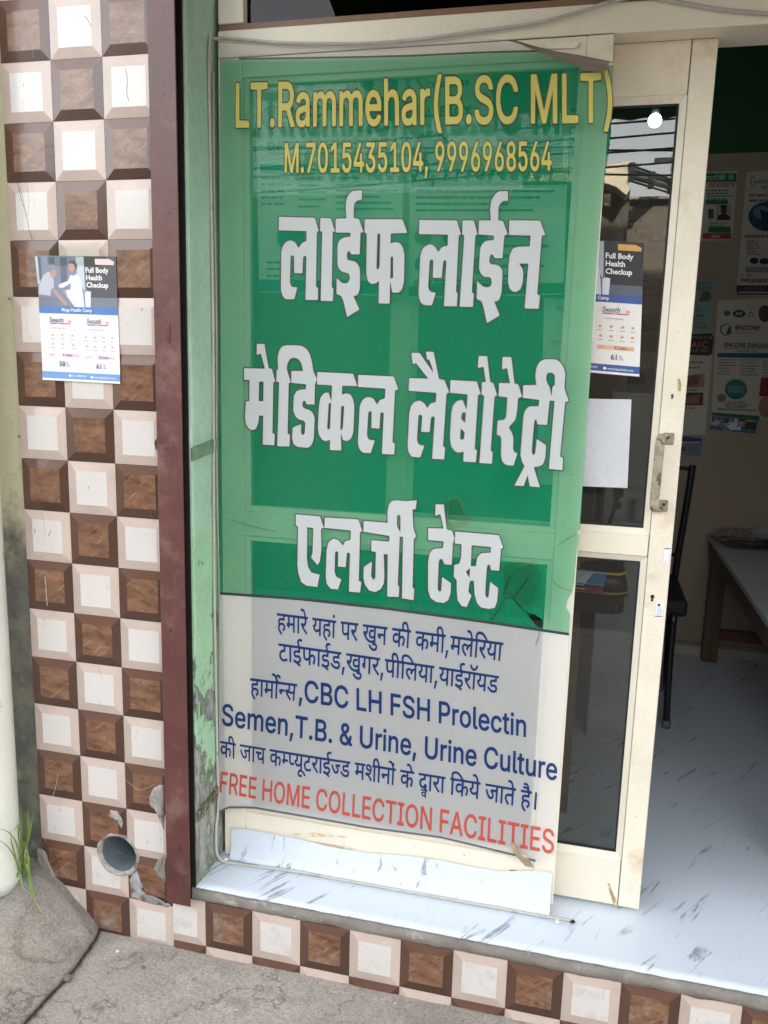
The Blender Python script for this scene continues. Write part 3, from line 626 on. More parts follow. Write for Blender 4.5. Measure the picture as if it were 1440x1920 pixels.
blade(gp((43, 1645, -0.05), (50, 1590, -0.05), (55, 1545, -0.05), (52, 1518, -0.05)), 0.0022)
blade(gp((42, 1640, -0.06), (39, 1590, -0.06), (40, 1540, -0.06), (38, 1510, -0.06)), 0.0028)
blade(gp((46, 1640, -0.05), (49, 1590, -0.05), (52, 1560, -0.05), (50, 1522, -0.05)), 0.0026)
blade(gp((46, 1600, -0.06), (55, 1640, -0.08), (66, 1690, -0.10), (92, 1724, -0.12)), 0.0034)
blade(gp((46, 1640, -0.06), (53, 1605, -0.08), (55, 1650, -0.09), (60, 1680, -0.10)), 0.0030)
blade(gp((30, 1650, -0.07), (36, 1635, -0.08), (44, 1665, -0.10), (58, 1675, -0.11)), 0.0022)
STRAW = pm('dry_grass', (0.42, 0.36, 0.18), 0.7, var=0.3, scale=30)
rg = random.Random(12)
for k in range(16):
    x = 30 + rg.uniform(0, 26); y0 = 1640 + rg.uniform(-8, 12); dx = rg.uniform(-34, 34); hh = rg.uniform(30, 95); droop = rg.uniform(0, 22)
    b_ = blade(gp((x, y0, -0.05), (x + dx * 0.2, y0 - hh * 0.6, -0.055), (x + dx * 0.6, y0 - hh, -0.065), (x + dx, y0 - hh + droop, -0.08)), rg.uniform(0.0010, 0.0022))
    if k % 4 == 0: b_.data.materials[0] = STRAW
blade(gp((42, 1630, -0.06), (30, 1580, -0.09), (15, 1560, -0.12), (-6, 1553, -0.14)), 0.0020)
blade(gp((40, 1640, -0.06), (26, 1605, -0.10), (12, 1585, -0.12), (-8, 1572, -0.14)), 0.0018)
blade(gp((38, 1645, -0.06), (30, 1610, -0.08), (22, 1580, -0.09), (19, 1555, -0.09)), 0.0020)

# ------------------------------------------------------------ aluminium shop front: fixed frame, transom, sliding door
YF = 0.135
ff = thing('fixed_frame', 'cream aluminium fixed window frame behind the green banner with the transom above', 'window frame', (0.9, YF, ZT))
Box('stile', (0.4535, YF, ZT + 0.002), (0.511, YF + 0.04, 2.1295), FRAME, ff)
Box('stile', (1.252, YF, ZT + 0.022), (1.303, YF + 0.04, 2.1295), FRAME, ff)
Box('top_rail', (0.5112, YF + 0.001, 2.088), (1.2518, YF + 0.039, 2.1295), FRAME, ff)
Box('mid_rail', (0.5112, YF + 0.001, 1.053), (1.2518, YF + 0.039, 1.113), FRAME, ff)
Box('bottom_rail', (0.5112, YF + 0.001, ZT + 0.002), (1.2518, YF + 0.039, 0.318), FRAME, ff)
for (x0, z0, x1, z1) in ((0.511, 1.1132, 1.252, 2.088), (0.511, 0.318, 1.252, 1.0528)):
    bm = bmesh.new(); q = 0.013
    for a, b in (((x0, z0), (x1, z0 + q)), ((x0, z1 - q), (x1, z1)), ((x0, z0 + q), (x0 + q, z1 - q)), ((x1 - q, z0 + q), (x1, z1 - q))): box(bm, a[0], YF + 0.008, a[1], b[0], YF + 0.034, b[1], 0.001)
    fin('glazing_bead', bm, FRAME, ff)
    Box('glass_pane', (x0 + q, YF + 0.018, z0 + q), (x1 - q, YF + 0.022, z1 - q), GLASS_CLEAR if z0 > 1 else GLASS, ff, 0)
Box('transom_beam', (0.4535, YF, 2.130), (3.3, YF + 0.115, 2.186), FRAME, ff, 0.002)
Box('transom_stop', (0.4535, YF + 0.006, 2.1865), (3.3, YF + 0.06, 2.2005), pm('brown_edge', (0.22, 0.13, 0.08), 0.5), ff, 0.001)
Box('transom_mullion', (1.255, YF + 0.002, 2.2006), (1.302, YF + 0.05, 2.56), FRAME, ff)
Box('transom_mullion', (0.4535, YF + 0.002, 2.2006), (0.513, YF + 0.05, 2.56), FRAME, ff)
Box('transom_glass', (0.513, YF + 0.024, 2.2006), (1.255, YF + 0.028, 2.56), GLASS_DARK, ff, 0)
Box('transom_glass', (1.302, YF + 0.024, 2.2006), (3.3, YF + 0.028, 2.56), GLASS_DARK, ff, 0)
bm = bmesh.new(); prism(bm, [at(x, y, YF - 0.001) for x, y in ((1022, 84), (1026, 80), (1078, 77), (1085, 80), (1084, 86), (1078, 91), (1024, 92))], (0, -0.003, 0)); fin('latch_plate', bm, FRAME_DIRTY, ff)
Box('latch_slot', (1.188, YF - 0.0008, 2.1135), (1.232, YF + 0.0005, 2.1195), RUBBER, ff, 0)
Box('joint_line', (0.4535, YF + 0.0002, 2.1292), (1.303, YF + 0.03, 2.1301), RUBBER, ff, 0)

YD = 0.19; DX0, DX1, DZ0, DZ1 = 0.85, 1.505, 0.1975, 2.1295
dr = thing('sliding_door', 'cream aluminium sliding door with dark glass standing half open right of the banner', 'door', (1.2, YD, ZT))
Box('stile', (1.4555, YD, DZ0), (DX1, YD + 0.038, DZ1), FRAME_DIRTY, dr, 0.002)
Box('stile', (DX0, YD, DZ0), (0.90, YD + 0.038, DZ1), FRAME, dr, 0.002)
Box('top_rail', (0.9002, YD + 0.0012, 2.027), (1.4551, YD + 0.037, DZ1), FRAME, dr)
Box('mid_rail', (0.9002, YD + 0.0012, 1.066), (1.4551, YD + 0.037, 1.1145), FRAME, dr)
Box('bottom_rail', (0.9002, YD + 0.0012, DZ0 + 0.001), (1.4551, YD + 0.037, 0.318), FRAME, dr)
for (x0, z0, x1, z1) in ((0.9, 1.1148, 1.4553, 2.0268), (0.9, 0.3182, 1.4553, 1.0658)):
    bm = bmesh.new(); q = 0.0135; e = 0.007           # mitred sloping bead
    O = [(x0, YD + 0.002, z0), (x1, YD + 0.002, z0), (x1, YD + 0.002, z1), (x0, YD + 0.002, z1)]; I = [(x0 + q, YD + 0.010, z0 + q), (x1 - q, YD + 0.010, z0 + q), (x1 - q, YD + 0.010, z1 - q), (x0 + q, YD + 0.010, z1 - q)]
    for i in range(4): bm.faces.new([bm.verts.new(p) for p in (O[i], O[(i + 1) % 4], I[(i + 1) % 4], I[i])])
    D = [(x0 + q, YD + 0.020, z0 + q), (x1 - q, YD + 0.020, z0 + q), (x1 - q, YD + 0.020, z1 - q), (x0 + q, YD + 0.020, z1 - q)]
    for i in range(4): bm.faces.new([bm.verts.new(p) for p in (I[i], I[(i + 1) % 4], D[(i + 1) % 4], D[i])])
    bm.normal_update(); bd = fin('glazing_bead', bm, FRAME, dr, smooth='keep')
    g = bmesh.new(); r = 0.004
    for a, b in (((x0 + q, z0 + q), (x1 - q, z0 + q + r)), ((x0 + q, z1 - q - r), (x1 - q, z1 - q)), ((x0 + q, z0 + q + r), (x0 + q + r, z1 - q - r)), ((x1 - q - r, z0 + q + r), (x1 - q, z1 - q - r))): box(g, a[0], YD + 0.0125, a[1], b[0], YD + 0.0165, b[1])
    fin('gasket', g, RUBBER, dr)
    Box('glass_pane', (x0 + q, YD + 0.017, z0 + q), (x1 - q, YD + 0.021, z1 - q), GLASS, dr, 0)
# seams where stile and rails meet
Box('joint_line', (1.4552, YD + 0.0005, DZ0 + 0.001), (1.4556, YD + 0.01, DZ1 - 0.001), RUBBER, dr, 0)
# pull handle: bent flat bar on two screwed plates, chipped cream paint
HND = pm('chipped_cream_paint', (0.35, 0.30, 0.23), 0.6, var=0.3, scale=40, stain=(0.12, 0.08, 0.05), sscale=60, slo=0.54, shi=0.62, fine=0.15, fscale=250, bmp=0.5, bscale=150)
bm = bmesh.new(); hx = 1.461; zt_, zb_ = 1.333, 1.178
pth = smoothpath([(hx + 0.012, YD - 0.003, zt_ + 0.004), (hx + 0.004, YD - 0.014, zt_ + 0.005), (hx - 0.002, YD - 0.027, zt_ - 0.004), (hx - 0.003, YD - 0.030, zt_ - 0.03), (hx - 0.004, YD - 0.030, zb_ + 0.03), (hx - 0.003, YD - 0.028, zb_ + 0.006), (hx + 0.003, YD - 0.016, zb_ - 0.003), (hx + 0.012, YD - 0.003, zb_ - 0.002)], 6)
V = []
for i, p in enumerate(pth):
    t = (pth[min(i + 1, len(pth) - 1)] - pth[max(0, i - 1)]).normalized(); s = Vector((1, 0, 0)); nrm = t.cross(s).normalized()
    V.append([bm.verts.new(p + s * a * 0.0098 + nrm * b * 0.0035) for a, b in ((-1, -0.6), (-0.7, -1), (0.7, -1), (1, -0.6), (1, 0.6), (0.7, 1), (-0.7, 1), (-1, 0.6))])
for a, b in zip(V[:-1], V[1:]):
    for k in range(8): bm.faces.new((a[k], a[(k + 1) % 8], b[(k + 1) % 8], b[k])).smooth = True
bm.faces.new(V[0]); bm.faces.new(V[-1][::-1]); hb = fin('handle', bm, HND, dr)
for z in (zt_ - 0.002, zb_ + 0.006):
    pl = Box('mount_plate', (hx + 0.004, YD - 0.0035, z - 0.013), (hx + 0.0275, YD + 0.0005, z + 0.013), HND, hb, 0.002)
    for dx, dz, r in ((0.018, 0.003, 0.0036), (0.0115, -0.0045, 0.0018)):
        bm = bmesh.new(); bmesh.ops.create_cone(bm, cap_ends=True, segments=16, radius1=r, radius2=r, depth=0.001, matrix=Matrix.Translation((hx + dx - (0.004 if z > 1.3 else 0), YD - 0.0038, z + dz)) @ Matrix.Rotation(R(90), 4, 'X')); sw = fin('screw_hole', bm, RUBBER, dr)
kh = at(1223, 1121, YD)
bm = bmesh.new(); bmesh.ops.create_cone(bm, cap_ends=True, segments=20, radius1=0.0045, radius2=0.0045, depth=0.001, matrix=Matrix.Translation((kh.x, YD - 0.0004, kh.z + 0.003)) @ Matrix.Rotation(R(90), 4, 'X'))
box(bm, kh.x - 0.0022, YD - 0.0008, kh.z - 0.008, kh.x + 0.0022, YD + 0.0002, kh.z + 0.001); fin('keyhole', bm, RUBBER, dr)
# rust streaks rubbed into the stile
def smear(name, L, mat, parent, Y, seed=1):
    bm = bmesh.new(); P_ = []
    pts = pz(L, Y)
    for i in range(len(pts)):
        a, b = Vector(pts[i]), Vector(pts[(i + 1) % len(pts)])
        for k in range(4): q = a.lerp(b, k / 4); P_.append((q.x + 0.0015 * fbm(q.x * 200, q.y * 200 + seed, 3), q.y + 0.002 * fbm(q.y * 150, seed + q.x * 90, 3)))
    bm.faces.new([bm.verts.new((x, Y - 0.0006, z)) for x, z in P_]); return fin(name, bm, mat, parent)
RUST = pm('rust_stain', (0.46, 0.31, 0.15), 0.7, var=0.4, scale=50, stain=(0.66, 0.58, 0.44), sscale=50, slo=0.5, shi=0.6)
smear('rust_mark', [(1270, 712), (1274, 708), (1278, 722), (1276, 735), (1272, 732)], RUST, dr, YD)
smear('rust_mark', [(1258, 740), (1263, 738), (1262, 748), (1258, 748)], pm('dark_chip', (0.12, 0.06, 0.03), 0.8), dr, YD, 4)
smear('glue_mark', [(1139, 1657), (1142, 1655), (1157, 1692), (1156, 1698), (1149, 1694)], RUST, dr, YD + 0.0012, 6)
for L_, sd_ in (([(542, 1563), (590, 1561), (640, 1566), (652, 1571), (600, 1569), (556, 1568)], 8), ([(540, 1574), (585, 1577), (630, 1584), (672, 1592), (640, 1592), (580, 1584)], 9)): smear('glue_mark', L_, pm('pale_glue', (0.60, 0.48, 0.32), 0.7, var=0.25, scale=60, stain=(0.72, 0.66, 0.55), sscale=45, slo=0.48, shi=0.6, sc3=(0.3, 1, 2)), ff, YF + 0.001, sd_)
rs = random.Random(5)
for k_ in range(16):                                  # rusty screw heads and drill specks in the frame and door
    x_, z_ = rs.choice(((0.482, rs.uniform(0.25, 2.1)), (1.278, rs.uniform(0.25, 2.1)), (rs.uniform(0.55, 1.24), 0.30), (rs.uniform(0.55, 3.0), 2.158), (1.48, rs.uniform(0.3, 2.0))))
    Yk = YD if x_ == 1.48 else YF
    bm = bmesh.new(); bmesh.ops.create_cone(bm, cap_ends=True, segments=10, radius1=rs.uniform(0.0009, 0.0024), radius2=0.0008, depth=0.0012, matrix=Matrix.Translation((x_, Yk - 0.0004, z_)) @ Matrix.Rotation(R(90), 4, 'X')); fin('screw', bm, RUST, dr if Yk == YD else ff)
smear('glue_mark', [(955, 1630), (1000, 1636), (1034, 1634), (1030, 1642), (960, 1640)], RUST, ff, YF - 0.0, 9)

# little stickers on the door stile
def sticker(L, label, logo):
    pts = [at(x, y, YD - 0.0012) for x, y in L]; root = thing('door_sticker', label, 'sticker', pts[3], 'small stickers on the door stile')
    W = sheet_map(pts[0], pts[1], pts[3], (0, -1, 0)); wd = (pts[1] - pts[0]).length; h = (pts[0] - pts[3]).length
    poly(root, 'paper', W, rc(0, -h, wd, 0), (226, 228, 236), 0)
    rnd = random.Random(3)
    if logo:
        poly(root, 'logo', W, disc(wd * 0.32, -h * 0.2, wd * 0.2), (30, 55, 95), 0.0003); polys(root, 'small_print', W, rows(wd * 0.2, wd * 0.95, -h * 0.42, -h * 0.85, 4, h * 0.035, rnd), (90, 100, 120), 0.0003)
        poly(root, 'border', W, rc(0, -h, wd, -h * 0.95), (40, 60, 110), 0.0003)
    else:
        poly(root, 'border', W, rc(0, -h * 0.06, wd, 0), (40, 60, 110), 0.0003); polys(root, 'small_print', W, rows(wd * 0.25, wd * 0.8, -h * 0.93, -h * 0.93, 1, h * 0.03, rnd), (120, 130, 150), 0.0003)
sticker([(1246, 1028), (1257, 1028), (1254, 1056), (1243, 1056)], 'white sticker with a blue top line at the door edge above the keyhole', False)
sticker([(1232, 1129), (1246, 1129), (1244, 1157), (1228, 1156)], 'white sticker with a round blue logo at the door edge below the keyhole', True)

# ------------------------------------------------------------ cables
def cable(name, pts, r, label, clips=(), k=6, mat=None):
    root = thing(name, label, 'cable', pts[0]); bm = bmesh.new(); tube(bm, smoothpath(pts, k), r, 10); fin('sheath', bm, mat or GREY_CABLE, root, smooth=True)
    for p in clips:
        bm = bmesh.new(); box(bm, p[0] - 0.0045, p[1] - r * 1.3, p[2] - 0.0035, p[0] + 0.0045, p[1] + r * 0.9, p[2] + 0.0035, 0.001); fin('clip', bm, pm('white_clip', (0.7, 0.68, 0.62), 0.5) if 'white_clip' not in bpy.data.materials else bpy.data.materials['white_clip'], root)
    return root
YC = 0.126
P1 = [at(x, y, YC) for x, y in ((1452, 27), (1400, 22), (1340, 16), (1260, 2), (1200, -6), (1150, 2), (1080, 24), (1000, 44), (900, 58), (800, 72), (700, 81), (600, 82), (520, 80), (455, 74), (420, 72), (402, 73))]
Pc = [Vector((0.4475, 0.114, 2.168)), Vector((0.4468, 0.108, 2.150))]
P2 = [Vector((0.4470, 0.106 + 0.004 * math.sin(z * 5), z)) for z in lsp(2.09, 0.34, 18)]
P2b = [Vector((0.4472, 0.098, 0.29)), Vector((0.4475, 0.094, 0.245)), Vector((0.452, 0.092, 0.213)), Vector((0.468, 0.093, 0.197)), Vector((0.50, 0.096, 0.1935))]
P3 = [fl(x, y, 0.1935) for x, y in ((560, 1622), (640, 1640), (720, 1658), (800, 1676), (880, 1690), (950, 1702), (1020, 1716), (1060, 1724), (1072, 1727))]
for i, p in enumerate(P3): p.y = min(p.y, 0.1085) if i < 7 else min(p.y, 0.118); p.z = 0.1935
cl = [at(390, 84, 0.118), at(393, 334, 0.118), at(424, 1611, 0.10), fl(1045, 1727, 0.196)]
cable('cable', P1 + Pc + P2 + P2b + P3, 0.0036, 'long grey cable looping along the frame top, down the green wall and over the sill', cl)
cable('cable', [Vector((0.4478, 0.124 + 0.003 * math.sin(z * 9), z)) for z in lsp(2.10, 0.33, 16)] + [at(415, 1518, 0.13), at(440, 1512, 0.129), at(490, 1512, 0.129), at(560, 1522, 0.128), at(650, 1540, 0.128)], 0.0021, 'thin pale cable running down the left edge of the banner and along its foot', [], 5)
pebble('cable_end', fl(1073, 1728, 0.193), 0.006, BLACK, 'black taped end of the grey cable lying on the threshold', 'tape', 0.6, 4)

# ------------------------------------------------------------ the banner
YB = 0.118
def RB(x, z):
    e = max(0.0, (0.50 - x) / 0.05)
    return 0.0010 * math.sin(x * 21 - z * 13) * math.sin(z * 5 + 2) + 0.0022 * math.sin(x * 6.5 + z * 2.2) + 0.0016 * math.sin(z * 8.5 + x * 3 + 1.0) + 0.0035 * e * math.sin(z * 13) * (0.6 + 0.4 * math.sin(z * 5))
def on_banner(d): return lambda x, z: Vector((x, YB + RB(x, z) - d, z))
bn = thing('banner', 'tall green and white printed mesh banner with Hindi lettering stretched over the fixed frame', 'banner', (0.88, YB, 0.34))
GREEN = mesh_vinyl('green_mesh_vinyl', (0.004, 0.37, 0.17), 0.38); WHITE = mesh_vinyl('white_mesh_vinyl', (0.80, 0.805, 0.81), 0.34); HEM = mesh_vinyl('hem_mesh_vinyl', (0.55, 0.53, 0.52), 0.62)
def cells(me, step=0.03):
    bm = bmesh.new(); bm.from_mesh(me)
    xs = [v.co.x for v in bm.verts]; zs = [v.co.z for v in bm.verts]
    for ax, lo, hi in ((0, min(xs), max(xs)), (2, min(zs), max(zs))):
        q = lo + step
        while q < hi:
            no = Vector((1, 0, 0)) if ax == 0 else Vector((0, 0, 1))
            bmesh.ops.bisect_plane(bm, geom=bm.verts[:] + bm.edges[:] + bm.faces[:], plane_co=no * q, plane_no=no); q += step
    return bm
def sheet(name, outlines, mat, d=0.0):
    me = fill2d([pz(L, YB) for L in outlines], lambda x, z: Vector((x, 0, z))); bm = cells(me); bpy.data.meshes.remove(me)
    for v in bm.verts: v.co.y = YB + RB(v.co.x, v.co.z) - d
    bmesh.ops.remove_doubles(bm, verts=bm.verts, dist=1e-5)
    for f in bm.faces: f.smooth = True
    return fin(name, bm, mat, bn, smooth='keep')
hole1 = [(983, 1143), (992, 1150), (1003, 1152), (1013, 1158), (1018, 1166), (1017, 1178), (1006, 1173), (996, 1162), (990, 1152)]
hole2 = [(966, 1128), (974, 1133), (981, 1142), (973, 1138)]
sheet('green_sheet', [[(410, 110), (447, 110), (640, 108), (769, 106), (900, 100), (1024, 96), (1070, 108), (1100, 118), (1150, 122), (1147, 230), (1137, 300), (1126, 400), (1116, 540), (1108, 680), (1100, 800), (1094, 900), (1088, 992), (1083, 998), (1086, 1004), (1081, 1040), (1077, 1090), (1074, 1108), (1064, 1126), (1062, 1138), (1069, 1152), (1067, 1187), (900, 1163), (720, 1139), (560, 1121), (414, 1110), (413, 900), (412, 700), (411, 400)], hole1, hole2], GREEN)
sheet('white_sheet', [[(414, 1113), (560, 1124), (720, 1142), (900, 1166), (1067, 1190), (1060, 1300), (1052, 1400), (1045, 1500), (1040, 1606), (1004, 1616), (957, 1602), (825, 1571), (683, 1550), (542, 1524), (480, 1513), (430, 1512), (412, 1520), (411, 1400), (413, 1250)]], WHITE)
sheet('dividing_line', [[(414, 1109), (560, 1120), (720, 1138), (900, 1162), (1067, 1186), (1067, 1191), (900, 1167), (720, 1143), (560, 1125), (414, 1114)]], ink((38, 48, 56)), 0.0007)
sheet('bottom_edge', [[(412, 1518), (430, 1510), (480, 1511), (542, 1522), (683, 1548), (825, 1569), (957, 1600), (1004, 1613), (1004, 1617), (957, 1604), (825, 1573), (683, 1552), (542, 1526), (480, 1515), (430, 1514), (412, 1522)]], ink((90, 95, 105)), 0.0007)
sheet('top_hem', [[(410, 82), (520, 80), (640, 79), (780, 76), (900, 73), (950, 76), (985, 84), (1024, 96), (900, 100), (769, 106), (640, 108), (447, 110), (410, 110)]], HEM)
sheet('hem_line', [[(447, 107.5), (640, 105.5), (769, 103.5), (900, 97.5), (1024, 94), (1024, 97.5), (900, 101), (769, 107), (640, 109), (447, 111)]], ink((62, 74, 66)), 0.0007)
# top right corner folded over, its brown back showing
bm = bmesh.new(); fold = [(955, 77), (1000, 90), (1040, 99), (1085, 105), (1120, 112), (1150, 119)]; inn = [(985, 88), (1020, 101), (1055, 114), (1085, 125), (1112, 134), (1132, 139)]
V = []
for i, (a, b) in enumerate(zip(fold, inn)):
    t = i / 5; pa, pb = at(*a, YB - 0.001), at(*b, YB - 0.006 - 0.016 * t); mid = (pa + pb) / 2 + Vector((0, -0.005 - 0.012 * t, 0.004))
    V.append([bm.verts.new(pa), bm.verts.new(pa.lerp(mid, 0.5) + Vector((0, -0.004 * t, 0.002))), bm.verts.new(mid), bm.verts.new(pb)])
for a, b in zip(V[:-1], V[1:]):
    for k in range(3): bm.faces.new((a[k], b[k], b[k + 1], a[k + 1])).smooth = True
fin('folded_corner', bm, mesh_vinyl('banner_back', (0.24, 0.18, 0.15), 0.12), bn, smooth='keep')
